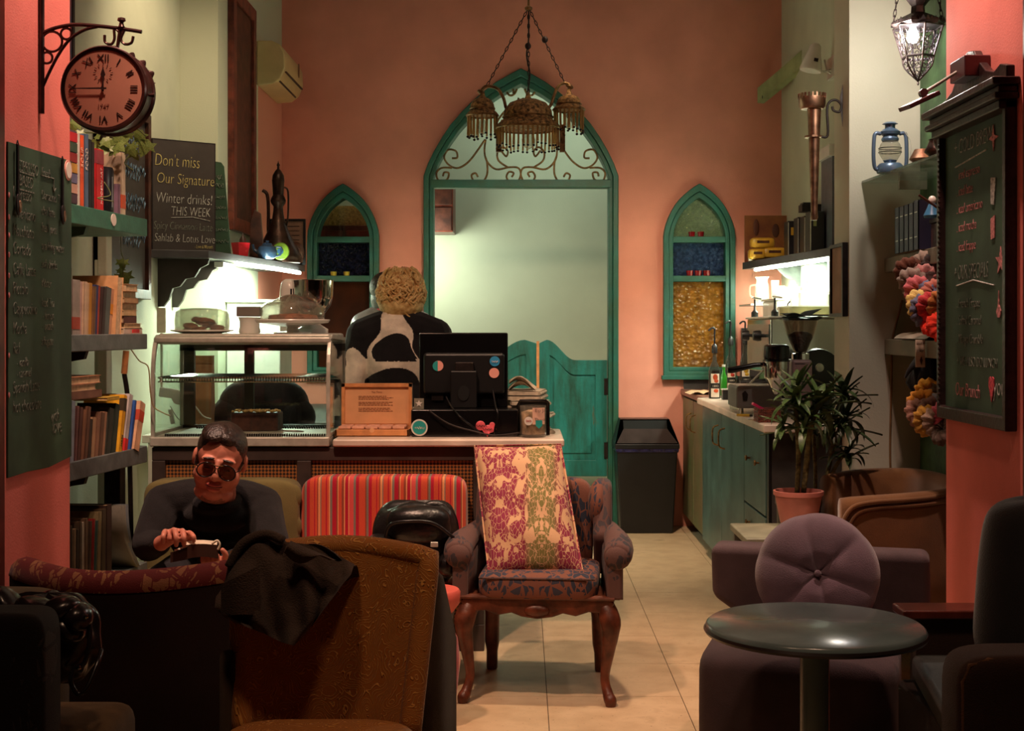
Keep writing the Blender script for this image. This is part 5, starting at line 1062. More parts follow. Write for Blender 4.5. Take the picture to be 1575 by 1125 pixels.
# espresso machine
Ye = 7.75; em = thing('espresso_machine', 'polished steel espresso machine with black knobs on the marble worktop', 'espresso machine', (PX(1200, 8.3), 8.3, 1.0))
x0, x1 = 1.41, 1.86; zt = PZ(490, Ye)
MB().bx(x0, x1, Ye, Ye + .8, PZ(575, Ye), zt).obj('upper_body', M_chrome, em, bevel=.01)
MB().bx(x0 - .004, x0, Ye + .03, Ye + .77, PZ(568, Ye), PZ(499, Ye)).obj('side_panel', mat('greenish_steel', (120, 136, 130), .25, metal=.6, var=.05), em)
MB().bx(x0 - .01, x1, Ye - .004, Ye + .81, zt, zt + .012).obj('top_edge', M_steel, em, bevel=.004)
MB().bx(x0 + .04, x1, Ye + .04, Ye + .6, 1.02, PZ(575, Ye)).obj('lower_body', M_blackg, em, bevel=.01)
MB().bx(x0 - .02, x1, Ye - .0, Ye + .8, 1.012, 1.05).obj('drip_tray', M_steel, em, bevel=.006)
for xx in (x0 + .05, x1 - .05):
    for yy in (Ye + .06, Ye + .56): MB().lathe([(.02, 0), (.02, .014)], (xx, yy, 1.0), 12).obj('foot', M_black, em)
for yk, zk in ((Ye + .14, PZ(517, Ye)), (Ye + .55, PZ(517, Ye))):
    MB().lathe([(.01, 0), (.01, -.03), (.03, -.032), (.032, -.05), (.026, -.075), (.0001, -.08)], (x0, yk, zk), 20, axis='x').obj('steam_knob', M_black, em, smooth=True)
for yy in (Ye + .2, Ye + .45):
    MB().lathe([(.035, 0), (.04, -.05), (.03, -.06), (.0001, -.06)], (x0 + .1, yy, PZ(575, Ye)), 20).obj('group_head', M_chrome, em, smooth=True)
    MB().tube([(x0 + .08, yy, PZ(590, Ye)), (x0 - .1, yy, PZ(594, Ye))], [.012, .016], 10).obj('portafilter_handle', M_black, em, smooth=True)
MB().tube(smooth_path([(x0 + .02, Ye + .03, PZ(555, Ye)), (x0 - .05, Ye, PZ(572, Ye)), (x0 - .18, Ye - .04, PZ(606, Ye)), (x0 - .19, Ye - .04, PZ(620, Ye))]), .006, 8).obj('steam_wand', M_chrome, em, smooth=True)
for xx, yy, nm in ((x0 + .03, Ye + .7, 0), (x0 + .08, Ye + .3, 1)):
    t = thing('tamper_pump', ('black pump dispenser at the left corner of the espresso machine top', 'black and steel tamper standing on the espresso machine top')[nm], 'dispenser', (xx, yy, zt + .012))
    MB().lathe([(.022, 0), (.022, .03), (.008, .045), (.006, .09), (.006, .11)], n=14).obj('stem', M_black, t, smooth=True, world=False); MB().box((.015, 0, .115), (.06, .02, .012), (0, .15, 0)).obj('top_lever', M_chrome if nm == 0 else M_white, t, bevel=.004, world=False)
t = thing('grey_cloth', 'dark grey folded cloth lying over the grinder hopper lid', 'cloth', (PX(1234, 6.9), 6.95, PZ(490, 6.9)))
MB().grid(lambda u, v: (PX(1206, 6.9) + .19 * u, 6.85 + .17 * v, PZ(489, 6.9) + .012 * math.sin(u * 8 + v * 2) + .024 * u * u + .012), 22, 10).grid(lambda u, v: (PX(1208, 6.9) + .18 * u, 6.86 + .15 * v, PZ(493, 6.9) + .008 * math.sin(u * 9 + v * 3) + .012), 22, 10).obj('folded_cloth', cloth('dark_cloth', (52, 60, 66)), t, smooth='all')
# grinder
Yg = 6.95; xg = PX(1231, Yg); gr = thing('coffee_grinder', 'coffee grinder with smoked bean hopper at the front of the marble worktop', 'grinder', (xg, Yg, 1.0))
M_hop = glassy('smoked_hopper', (228, 218, 210), dif=.04, dcol=(120, 100, 92))
zz = lambda py: PZ(py, Yg)
MB().lathe([(.028, zz(545)), (.034, zz(540)), (.07, zz(515)), (.088, zz(496)), (.09, zz(492)), (.085, zz(492)), (.066, zz(515)), (.03, zz(541))], (xg, Yg, 0), 32).obj('hopper', M_hop, gr, smooth=True)
MB().lathe([(.0001, zz(544)), (.03, zz(540)), (.062, zz(520)), (.06, zz(515)), (.03, zz(510)), (.0001, zz(512))], (xg, Yg, 0), 24, wav=lambda a, z: .03 * math.sin(9 * a)).obj('coffee_beans', mat('coffee_beans', (44, 24, 18), .5, var=.3, scale=80, bump=.8, bscale=90), gr, smooth='all')
MB().lathe([(.092, zz(493)), (.092, zz(490)), (.0001, zz(489))], (xg, Yg, 0), 28).obj('hopper_lid', M_black, gr)
MB().lathe([(.045, zz(553)), (.045, zz(544)), (.03, zz(543))], (xg, Yg, 0), 24).obj('collar', M_chrome, gr, smooth=True)
MB().bx(xg - .055, xg + .05, Yg - .06, Yg + .1, 1.03, zz(553)).obj('body', mat('mauve_grey_enamel', (140, 110, 112), .35, var=.06), gr, bevel=.015)
MB().bx(xg - .07, xg + .07, Yg - .08, Yg + .12, 1.0, 1.03).obj('base', M_black, gr, bevel=.006)
for i in range(4): MB().bx(xg - .04, xg + .01, Yg - .062, Yg - .06, zz(560 + i * 12), zz(559 + i * 12)).obj('vent_line', M_iron, gr)
# doser cup with fork
xd_ = PX(1192, Yg); 
MB().lathe([(.062, zz(553)), (.066, zz(549)), (.064, zz(533)), (.05, zz(530)), (.0001, zz(530))], (xd_, Yg - .04, 0), 28).obj('doser_lid', M_blackg, gr, smooth=True)
MB().lathe([(.064, zz(556)), (.062, zz(580)), (.052, zz(584)), (.012, zz(606)), (.0001, zz(607))], (xd_, Yg - .04, 0), 28).obj('doser_cone', M_chrome, gr, smooth=True)
MB().lathe([(.068, zz(556)), (.068, zz(553)), (.0001, zz(553))], (xd_, Yg - .04, 0), 28).obj('doser_ring', M_blackg, gr)
t = thing('portafilter', 'portafilter with long black handle resting in front of the coffee grinder', 'portafilter', P(1150, 570, 7.0))
MB().tube([P(1119, 570, 6.95), P(1128, 569, 6.95), P(1160, 562, 6.95), P(1174, 561, 6.95)], [.015, .017, .013, .011], 12).obj('handle', M_blackg, t, smooth=True); MB().tube([P(1172, 562, 6.95), P(1176, 562, 6.95)], .02, 12).obj('collar', M_chrome, t, smooth=True)
t = thing('knock_box', 'grey steel knock-out tray box on the marble worktop below the portafilter', 'box', (PX(1165, 7.1), 7.1, 1.0))
a, b = PX(1128, 7.15), PX(1200, 7.1)
MB().bx(a, b, 7.05, 7.35, 1.035, PZ(594, 7.1)).obj('box_body', mat('grey_enamel', (112, 106, 102), .45, var=.05), t, bevel=.012)
MB().bx(a + .012, b - .012, 7.06, 7.34, PZ(594, 7.1), PZ(594, 7.1) + .004).obj('white_tray_top', M_white, t)
for xx in (a + .03, b - .03): MB().lathe([(.012, 0), (.012, .036)], (xx, 7.08, 1.0), 10).obj('foot', M_chrome, t)
MB().prism([(a + .03, PZ(605, 7.05)), (a + .045, PZ(601, 7.05)), (a + .06, PZ(607, 7.05)), (a + .055, PZ(617, 7.05)), (a + .035, PZ(617, 7.05))], 7.045, 7.05).obj('emblem', M_iron, t)
t = thing('glass_tumbler', 'small clear glass beside the grey steel tray', 'glass', (PX(1131, 7.5), 7.5, 1.0)); MB().lathe([(.0001, .002), (.024, .002), (.028, .085), (.025, .085), (.022, .006), (.0001, .006)], (PX(1129, 7.5), 7.5, 1.0), 20).obj('glass_body', M_glass, t, smooth=True)
t = thing('wicker_basket', 'small brown basket with pink packet near the front of the marble worktop', 'basket', (PX(1185, 6.55), 6.6, 1.0))
a, b = PX(1167, 6.5), PX(1205, 6.5)
mb = MB()
for i in range(6): mb.tube([(a, 6.5, 1.006 + i * .011), (b, 6.5, 1.006 + i * .011), (b, 6.62, 1.006 + i * .011), (a, 6.62, 1.006 + i * .011)], .006, 6, closed=True)
for i in range(12):
    xx = a + (b - a) * i / 11; mb.tube([(xx, 6.497, 1.002), (xx, 6.497, 1.066)], .003, 4)
mb.bx(a, b, 6.5, 6.62, 1.001, 1.006); mb.obj('woven_body', mat('brown_wicker', (104, 50, 34), .7, var=.3, scale=60), t)
MB().box((PX(1168, 6.5), 6.55, 1.075), (.055, .05, .012), (0, .5, 0)).obj('pink_packet', mat('magenta_packet', (216, 40, 100), .5), t, label='bright pink packet')
t = thing('yellow_spatula', 'yellow and black utensil lying on the marble worktop', 'utensil', (PX(1145, 7.05), 7.0, 1.0))
MB().tube([(PX(1133, 7.0), 6.98, 1.006), (PX(1150, 7.0), 6.93, 1.006)], .007, 8).obj('yellow_grip', mat('yellow_plastic', (206, 160, 40), .5), t); MB().tube([(PX(1150, 7.0), 6.93, 1.006), (PX(1163, 7.0), 6.9, 1.006)], .006, 8).obj('black_end', M_black, t)
t = thing('steel_lid', 'small steel lid with knob at the edge of the marble worktop', 'lid', (PX(1160, 6.7), 6.68, 1.0)); MB().lathe([(.03, 0), (.032, .006), (.02, .014), (.006, .018), (.008, .028), (.0001, .03)], (PX(1160, 6.68), 6.68, 1.0), 20).obj('lid_body', M_steel, t, smooth=True)
t = thing('round_black_appliance', 'round black appliance with a metal hub behind the plant', 'appliance', (PX(1262, 7.2), 7.2, 1.0))
x = PX(1262, 7.15); MB().lathe([(.11, 0), (.125, -.02), (.12, -.06), (.07, -.075), (.0001, -.078)], (x, 7.25, PZ(573, 7.15)), 32, axis='y').obj('drum', M_black, t, smooth=True); MB().lathe([(.025, 0), (.02, -.02), (.0001, -.024)], (x, 7.18, PZ(566, 7.15)), 20, axis='y').obj('hub', M_steel, t, smooth=True)
MB().bx(PX(1240, 7.2), PX(1284, 7.2), 7.26, 7.4, 1.0, PZ(545, 7.2)).obj('back_case', M_blackg, t, bevel=.01)
t = thing('olive_storage_box', 'olive box with its white lid below the lit shelf on the right wall', 'box', (1.87, 8.6, 1.3))
MB().bx(1.64, 1.899, 8.3, 8.9, PZ(484, 8.3), PZ(472, 8.3)).obj('box_body', mat('olive_box', (150, 140, 96), .6), t); MB().bx(1.63, 1.899, 8.29, 8.91, PZ(472, 8.3), PZ(470, 8.3)).obj('lid', M_white, t)
MB().bx(1.7, 1.899, 8.57, 8.85, 1.012, PZ(484, 8.3)).obj('rear_stand', mat('grey_green_board', (120, 112, 90), .6), t)

# lit shelf on the right wall
zr = 1.45 + .472; zrb = zr - .05
rs = thing('bar_shelf', 'dark grey shelf with strip light on the right wall above the coffee machine', 'shelf', (1.8, 9, zrb))
MB().prism([(1.585, 9.82), (1.8, 7.97), (1.9, 7.97), (1.9, 9.82)], zrb, zr, plane='xy').obj('board', bpy.data.materials['dark_grey_shelf'], rs, bevel=.003)
MB().tube([(1.64, 9.6, zrb - .012), (1.82, 8.1, zrb - .012)], .011, 8).obj('led_strip', M_led, rs)
for y in (9.3, 8.5): MB().prism([(1.899, zrb), (1.72 if y > 9 else 1.8, zrb), (1.8, zrb - .08), (1.86, zrb - .1), (1.899, zrb - .18)], y, y + .02).obj('bracket', M_shelf, rs)
l = light('AREA', (1.72, 8.9, zrb - .03), 36, (240, 255, 230), .06, 1.3); l.rotation_euler = (0, R(-8), R(7))
t = thing('poster', 'brownish food poster standing at the back end of the right shelf', 'poster', (1.72, 9.8, zr)); 
a, b = PX(1145, 9.8), PX(1222, 9.8); 
MB().bx(a, min(b, 1.895), 9.78, 9.8, zr, PZ(332, 9.8)).obj('print', mat('poster_print_brown', (110, 54, 30), .5, var=.35, scale=6, col2=(150, 96, 44)), t)
for (px, py, w_, h_, c) in ((1163, 350, .02, .06, (86, 44, 26)), (1193, 355, .025, .05, (80, 40, 24))): q = P(px, py, 9.775); MB().ell(q, (w_, .003, h_), 14, 8).obj('printed_shape', mat('poster_shape', c, .6), t, smooth='all')
M_yp = mat('yellow_foil_pack', (206, 160, 50), .35, var=.12, scale=12, bump=.3, bscale=25)
for k, (px, py, w_, lab) in enumerate(((1172, 374, .17, 'yellow packet lying on top of the pair on the right lit shelf'), (1164, 391, .12, 'yellow packet standing below, left of two on the right lit shelf'), (1190, 389, .17, 'yellow packet standing below, right of two on the right lit shelf'))):
    q = P(px, py, 9.55); q.z = max(q.z, zr + .035); t = thing('yellow_packet', lab, 'packet', q, group='yellow packets on the right lit shelf')
    MB().ell(q, (w_ / 2, .05, .037), 20, 12, .45, .45).obj('packet', M_yp, t, smooth='all'); MB().box(q + Vector((0, -.049, .005)), (w_ * .5, .004, .018)).obj('packet_label', M_wood, t)
t = thing('white_cup', 'small white cup at the back left of the right lit shelf', 'cup', (PX(1153, 9.6), 9.6, zr)); MB().lathe([(.025, 0), (.03, .07), (.027, .07), (.02, .005), (.0001, .005)], (PX(1152, 9.6) + .02, 9.6, zr), 18).obj('cup_body', M_white, t, smooth=True)
specs = [(1212, 1226, 9.2, 340), (1227, 1236, 9.0, 334), (1237, 1245, 8.8, 332), (1246, 1268, 8.45, 325)]
for k, (pa, pb, Y, py) in enumerate(specs):
    a, b = PX(pa, Y), min(PX(pb, Y), 1.893); t = thing('storage_tin', 'tall black box file, %s from the left in the row on the right lit shelf' % ordn[k], 'box', ((a + b) / 2, Y, zr), group='black boxes on the right lit shelf')
    MB().bx(a, b, Y, Y + .14, zr, PZ(py, Y)).obj('box_body', mat('black_box', (40, 38, 42), .35, var=.1), t, bevel=.003); MB().bx(a, a + .006, Y - .002, Y, zr + .01, PZ(py, Y) - .01).obj('edge_highlight_strip', M_steel, t)
    if k == 0: MB().bx(a + .02, a + .045, Y - .003, Y - .001, PZ(362, Y), PZ(350, Y)).obj('yellow_label', M_yp, t)
    if k == 3: MB().bx(a + .02, a + .04, Y - .003, Y - .001, PZ(348, Y), PZ(338, Y)).obj('olive_label', mat('olive_label', (150, 150, 90), .6), t)
t = thing('dark_file_stack', 'dark files lying across the tops of the black boxes', 'files', (PX(1250, 8.7), 8.7, PZ(325, 8.5))); MB().bx(PX(1232, 8.7), PX(1262, 8.7), 8.66, 8.78, PZ(326, 8.7), PZ(315, 8.7)).obj('files_body', M_iron, t); MB().bx(PX(1234, 8.7), PX(1256, 8.7), 8.67, 8.77, PZ(315, 8.7), PZ(312, 8.7)).obj('top_file', M_black, t)

# glasses and jars under the lit shelf
zl = PZ(468, 9.4)
t = thing('glass_ledge', 'small glass ledge on the right wall holding a glass pitcher', 'shelf', (1.7, 9.4, zl)); MB().bx(PX(1153, 9.3), 1.899, 9.25, 9.75, zl - .012, zl).obj('glass_plate', M_white, t); MB().bx(1.86, 1.899, 9.4, 9.43, zl - .06, zl - .012).obj('bracket', M_steel, t)
x = PX(1172, 9.35); t = thing('glass_pitcher', 'ribbed glass pitcher with flared rim under the right lit shelf', 'pitcher', (x, 9.35, zl))
MB().lathe([(.0001, .003), (.042, .003), (.05, .02), (.046, .13), (.036, .15), (.038, .165), (.05, .185), (.047, .185), (.034, .166), (.042, .128), (.045, .02), (.0001, .008)], (x, 9.35, zl), 28, wav=lambda a, z: .02 * math.sin(10 * a)).obj('pitcher_body', M_dome, t, smooth='all')
MB().tube(smooth_path([(x - .045, 9.35, zl + .13), (x - .08, 9.35, zl + .12), (x - .08, 9.35, zl + .06), (x - .05, 9.35, zl + .04)]), .006, 8).obj('handle', M_dome, t, smooth=True)
for k, (px, h) in enumerate(((1192, .16), (1201, .1), (1210, .09), (1219, .1), (1227, .085))):
    Y = 9.3 - .1 * k; x = PX(px, Y); t = thing('drinking_glass', 'clear drinking glass, %s from the pitcher under the right lit shelf' % ordn[k], 'glass', (x, Y, zl), group='glasses under the right lit shelf')
    MB().lathe([(.0001, .003), (.022, .003), (.028, h), (.025, h), (.019, .008), (.0001, .008)], (x, Y, zl if k < 1 else zl + .02), 20).obj('glass_body', M_dome, t, smooth=True)
t = thing('white_crate', 'white open crate below the glasses on the right', 'crate', (PX(1212, 9.0), 9.0, 1.4)); a, b = PX(1192, 8.75), PX(1240, 8.75)
MB().bx(a, b, 8.7, 9.2, PZ(491, 8.7), PZ(462, 8.7)).obj('crate_body', M_white, t, bevel=.008); MB().bx(a - .01, b + .01, 8.69, 9.21, PZ(462, 8.7), PZ(459, 8.7)).obj('crate_rim', M_white, t); 
MB().bx(a + .02, b - .02, 8.72, 9.18, zt + .012, PZ(491, 8.7)).obj('crate_foot', M_white, t)
x = PX(1224, 8.6); t = thing('white_mug', 'white mug with dark handle in front of the white crate', 'mug', (x, 8.6, PZ(484, 8.6))); MB().lathe([(.0001, 0), (.034, 0), (.036, .105), (.032, .105), (.03, .008), (.0001, .008)], (x, 8.6, PZ(484, 8.6)), 24).obj('mug_body', M_white, t, smooth=True); MB().tube(smooth_path([(x - .034, 8.6, PZ(464, 8.6)), (x - .05, 8.6, PZ(468, 8.6)), (x - .05, 8.6, PZ(476, 8.6)), (x - .034, 8.6, PZ(480, 8.6))]), .005).obj('handle', M_iron, t)
for k, (px, r, py0, py1, lab) in enumerate(((1254, .075, 470, 428, 'large white plastic jug with wide cap on the olive box'), (1272, .04, 470, 436, 'white milk jug with green stripe at the wall end of the olive box'), (1238, .04, 470, 440, 'small white lidded jar left of the large jug'))):
    Y = 8.45; x = min(PX(px, Y), 1.899 - r); z0 = PZ(470, 8.3); t = thing('plastic_jug', lab, 'jug', (x, Y, z0)); h = (py0 - py1) * Y / 2100
    MB().lathe([(.0001, 0), (r, 0), (r, h * .68), (r * .7, h * .78), (r * .72, h * .97), (.0001, h)], (x, Y, z0), 26).obj('jug_body', M_white, t, smooth=True)
    MB().tube(smooth_path([(x + r * .6, Y - .02, z0 + h * .9), (x + r * 1.0, Y - .03, z0 + h * .8), (x + r * .95, Y - .03, z0 + h * .5)]), .008).obj('handle', M_white, t, smooth=True)
    if k == 1: MB().bx(x - .004, x + .004, Y - r - .002, Y - r + .004, z0 + .01, z0 + h * .6).obj('green_stripe', mat('green_stripe', (120, 180, 40), .5), t)

# small framed picture on the pilaster
t = thing('framed_picture', 'narrow dark framed picture on the right wall beside the lit shelf', 'picture', (1.49, 6.43, 1.5))
Y = 6.3; z0, z1 = PZ(487, Y), PZ(373, Y)
MB().ring([(6.3, z0), (6.57, z0), (6.57, z1), (6.3, z1)], [(6.32, z0 + .016), (6.55, z0 + .016), (6.55, z1 - .016), (6.32, z1 - .016)], 1.478, 1.504, plane='yz').obj('frame', M_iron, t); MB().bx(1.488, 1.5, 6.315, 6.555, z0 + .012, z1 - .012).obj('mat_board', mat('aged_rose_board', (166, 122, 96), .7), t)
# conduit door and box
t = thing('fuse_box', 'slim blue grey fuse box door with white unit above it on the right wall', 'fuse box', (1.89, 8.4, 2.0))
MB().bx(1.885, 1.9, 8.3, 8.6, zr + .01, PZ(240, 8.3)).obj('door', mat('blue_grey_metal', (96, 98, 108), .5), t); MB().bx(1.86, 1.9, 8.28, 8.66, PZ(240, 8.3), PZ(222, 8.3)).obj('white_unit', M_white, t, bevel=.004)
# curved wooden bracket and security lamp
t = thing('curved_beam', 'pale green curved corner beam high on the right wall', 'beam', (1.7, 9.6, 3.2))
pts_o = [P(1165, 147, 9.9), P(1200, 118, 9.6), P(1240, 82, 9.2), P(1262, 52, 8.9), P(1284, 22, 8.5)]
pts_o = smooth_path(pts_o); mb = MB()
for pa, pb in zip(pts_o[:-1], pts_o[1:]):
    mb.add([(pa.x, pa.y, pa.z - .055), (pa.x + .05, pa.y + .02, pa.z - .055), (pa.x + .05, pa.y + .02, pa.z + .055), (pa.x, pa.y, pa.z + .055), (pb.x, pb.y, pb.z - .055), (pb.x + .05, pb.y + .02, pb.z - .055), (pb.x + .05, pb.y + .02, pb.z + .055), (pb.x, pb.y, pb.z + .055)], [(0, 1, 2, 3), (4, 5, 6, 7), (0, 1, 5, 4), (2, 3, 7, 6), (0, 3, 7, 4), (1, 2, 6, 5)])
mb.obj('beam_body', mat('sage_paint', (150, 164, 116), .6), t); MB().box(P(1177, 150, 9.85), (.05, .04, .02)).obj('end_clip', M_iron, t)
t = thing('spot_lamp', 'white adjustable spot lamp on an arm high on the right wall', 'lamp', P(1250, 90, 8.4))
Mx = Matrix.Translation(P(1250, 92, 8.3)) @ Euler((0, R(12), 0)).to_matrix().to_4x4()
MB(Mx).lathe([(.065, -.07), (.068, -.06), (.055, .0), (.04, .05), (.034, .085), (.02, .1), (.0001, .102)], n=28).obj('lamp_head', M_white, t, smooth=True); MB(Mx).lathe([(.06, .0), (.0001, .001)], (0, 0, -.066), 24).obj('lamp_glass', M_blackg, t); MB(Mx).box((.01, -.05, -.01), (.025, .03, .02)).obj('square_label', M_iron, t)
MB().tube([P(1246, 108, 8.3), P(1268, 110, 8.3), P(1283, 106, 8.3)], .007).tube([P(1268, 92, 8.3), P(1272, 110, 8.3), P(1284, 116, 8.3)], .006).obj('arm', M_steel, t, smooth=True)
MB().bx(1.875, 1.9, 8.2, 8.4, PZ(120, 8.3), PZ(88, 8.3)).obj('wall_plate', M_steel, t)
# torch sconce
Y = 6.41; t = thing('torch_sconce', 'long copper torch shaped wall sconce on a scroll arm', 'sconce', P(1251, 250, Y)); x = PX(1249, Y); zz = lambda py: PZ(py, Y); k = Y / 2100
MB().lathe([(4.5 * k, zz(339)), (6 * k, zz(334)), (5 * k, zz(325)), (6.5 * k, zz(280)), (8.5 * k, zz(212)), (9 * k, zz(208)), (9.5 * k, zz(190)), (10.5 * k, zz(168)), (11 * k, zz(165))], (x + .01, Y, 0), 24).obj('shaft', M_copper, t, smooth=True)
MB().lathe([(13 * k, zz(212)), (13 * k, zz(209)), (9 * k, zz(209))], (x + .005, Y, 0), 20).obj('ring', M_copper, t)
MB().lathe([(.0001, zz(168)), (17 * k, zz(168)), (20 * k, zz(164)), (21 * k, zz(150)), (19 * k, zz(150)), (18 * k, zz(162)), (.0001, zz(163))], (x, Y, 0), 30).obj('cup', M_copper, t, smooth=True)
mb = MB()
for i in range(22): a = i * 2 * PI / 22; mb.box((x + 20.5 * k * math.cos(a), Y + 20.5 * k * math.sin(a), zz(148)), (.007, .007, .022), (0, 0, a))
mb.obj('crenellation', M_copper, t)
MB().tube(smooth_path([P(1262, 210, Y), P(1273, 208, Y), P(1272, 170, Y), P(1276, 157, Y), P(1286, 154, Y), P(1294, 162, Y), P(1291, 172, Y), P(1282, 170, Y), P(1280, 164, Y)]), .006).obj('scroll_arm', M_iron, t, smooth='all')
MB().prism([(P(1296, 130, Y).x, zz(130)), (P(1299, 150, Y).x, zz(150)), (P(1298, 170, Y).x, zz(170)), (P(1296, 195, Y).x, zz(195)), (P(1293, 170, Y).x, zz(170)), (P(1292, 150, Y).x, zz(150))], Y - .003, Y + .003).obj('back_plate', M_iron, t)

# waste bin
bn_ = thing('waste_bin', 'black swing-top waste bin with blue liner beside the teal arch', 'waste bin', (PX(994, 9.68), 9.75, 0)); xb = PX(994, 9.68)
def frust(w0, d0, w1, d1, z0, z1, c): return [(c[0] - w0 / 2, c[1] - d0 / 2, z0), (c[0] + w0 / 2, c[1] - d0 / 2, z0), (c[0] + w0 / 2, c[1] + d0 / 2, z0), (c[0] - w0 / 2, c[1] + d0 / 2, z0), (c[0] - w1 / 2, c[1] - d1 / 2, z1), (c[0] + w1 / 2, c[1] - d1 / 2, z1), (c[0] + w1 / 2, c[1] + d1 / 2, z1), (c[0] - w1 / 2, c[1] + d1 / 2, z1)]
FR = [(0, 1, 2, 3), (4, 5, 6, 7), (0, 1, 5, 4), (1, 2, 6, 5), (2, 3, 7, 6), (3, 0, 4, 7)]
cbn = (xb, 9.78)
MB().add(frust(.37, .3, .43, .36, 0, .60, cbn), FR).obj('bin_body', M_black, bn_, bevel=.012)
MB().add(frust(.455, .385, .455, .385, .60, .635, cbn), FR).obj('lid_rim', M_black, bn_, bevel=.006)
MB().add(frust(.44, .372, .446, .378, .575, .602, cbn), FR).obj('liner_edge', mat('blue_black_liner', (36, 34, 70), .15, var=.3, scale=30, bump=.8, bscale=40), bn_, bevel=.004)
w = [(-.225, .0), (.225, 0), (.15, .0), (-.15, 0)]
mb = MB(); x0_, x1_ = xb - .225, xb + .225; xa, xc = xb - .16, xb + .15
mb.add([(x0_, 9.6, .635), (x1_, 9.6, .635), (x1_, 9.96, .635), (x0_, 9.96, .635), (xa - .02, 9.74, .80), (xc + .02, 9.74, .80), (xc + .02, 9.93, .80), (xa - .02, 9.93, .80)], [(0, 3, 7, 4), (1, 2, 6, 5), (2, 3, 7, 6), (4, 5, 6, 7), (0, 1, 2, 3)]); mb.obj('hood', M_black, bn_)
MB().add([(x0_ + .01, 9.605, .64), (x1_ - .01, 9.605, .64), (xc - .0, 9.69, .735), (xa, 9.69, .735)], [(0, 1, 2, 3)]).obj('swing_flap', mat('brownish_flap', (52, 42, 40), .25), bn_)
MB().add([(xa, 9.69, .735), (xc, 9.69, .735), (xc, 9.74, .792), (xa, 9.74, .792)], [(0, 1, 2, 3)]).obj('opening', mat('bin_opening', (6, 6, 6), .9, var=0), bn_)
# ================================================================ right niche: shelves, lantern, chalkboard
RA, RB = Vector((1.61, 5.2, 0)), Vector((1.555, 6.25, 0))
zg = PZ(232, 5.2)
t = thing('glass_shelf', 'frosted glass shelf holding the blue lantern in the right niche', 'shelf', (1.75, 5.7, zg))
MB().prism([(1.61, 5.16), (1.561, 6.275), (1.835, 6.275), (1.835, 5.16)], zg - .01, zg, plane='xy').obj('glass_plate', glassy('frosted_shelf_glass', (190, 200, 190), dif=.35, dcol=(150, 150, 136)), t)
for y in (5.5, 6.15): MB().bx(1.7, 1.838, y, y + .02, zg - .05, zg - .01).obj('bracket', M_steel, t)
M_nshelf = mat('khaki_grey_shelf', (120, 112, 92), .6, var=.1)
zs2 = PZ(376, 5.2); zs3 = 1.40
for z, th, lab in ((zs2, .065, 'khaki grey niche shelf holding the dark blue book set'), (zs3, .07, 'khaki grey niche shelf with a white price tag on its edge')):
    t = thing('niche_shelf', lab, 'shelf', (1.8, 5.6, z - th), group='niche shelves on the right')
    MB().prism([(1.61, 5.16), (1.665, 6.275), (1.835, 6.275), (1.835, 5.16)], z - th, z, plane='xy').obj('board', M_nshelf, t, bevel=.004)
    MB().prism([(1.7, z - th), (1.838, z - th), (1.838, z - th - .1)], 5.7, 5.72).obj('bracket', M_nshelf, t)
t = thing('green_wood_panel', 'green stained wooden panel on the wall behind the niche shelves', 'panel', (1.83, 5.9, 0))
MB().bx(1.825, 1.839, 5.56, 6.26, 0, 3.4).obj('board', mat('green_stained_wood', (70, 104, 64), .6, var=.25, scale=8, bump=.2, bscale=20), t)
MB().bx(1.82, 1.839, 5.5, 5.56, 0, 3.4).obj('edge_strip', mat('orange_wood', (150, 76, 36), .5, var=.2), t)
# hurricane lantern
Y = 5.95; x = PX(1369, Y); M_lan = mat('blue_grey_enamel', (88, 108, 132), .3, metal=.4, var=.1)
lt = thing('hurricane_lantern', 'blue grey hurricane lantern with glass globe on the glass shelf', 'lantern', (x, Y, zg)); k = Y / 2100
zb_ = zg; zz = lambda f: zb_ + f * .225
MB().lathe([(.0001, 0), (.056, 0), (.058, .006), (.056, .03), (.045, .042), (.0001, .044)], (x, Y, zb_), 28).obj('fuel_tank', M_lan, lt, smooth=True)
MB().lathe([(.03, zz(.24)), (.046, zz(.36)), (.05, zz(.45)), (.042, zz(.56)), (.032, zz(.62))], (x, Y, 0), 28).obj('globe', M_dome, lt, smooth='all')
MB().lathe([(.024, zz(.2)), (.03, zz(.24)), (.012, zz(.27)), (.0001, zz(.28))], (x, Y, 0), 20).obj('burner', M_lan, lt, smooth=True)
MB().lathe([(.036, zz(.62)), (.038, zz(.66)), (.03, zz(.72)), (.04, zz(.75)), (.043, zz(.8)), (.03, zz(.85)), (.022, zz(.86)), (.022, zz(.93)), (.034, zz(.95)), (.022, zz(.985)), (.0001, zz(1.0))], (x, Y, 0), 28).obj('chimney_cap', M_lan, lt, smooth=True)
for s in (-1, 1): MB().tube(smooth_path([(x + s * .04, Y, zz(.76)), (x + s * .062, Y, zz(.77)), (x + s * .07, Y, zz(.66)), (x + s * .072, Y, zz(.3)), (x + s * .066, Y, zz(.1)), (x + s * .05, Y, zz(.06))]), .0085, 10).obj('side_tube', M_lan, lt, smooth='all')
for zf in (.4, .48): MB().tube([(x + .049 * math.cos(i * PI / 10), Y + .049 * math.sin(i * PI / 10), zz(zf)) for i in range(20)], .0018, 5, closed=True).obj('guard_wire', M_iron, lt)
MB().tube(smooth_path([(x + .06, Y - .01, zz(.8)), (x + .085, Y - .01, zz(.6)), (x + .086, Y - .01, zz(.3)), (x + .1, Y - .01, zz(.15))]), .002, 5).obj('bail_handle', M_steel, lt)
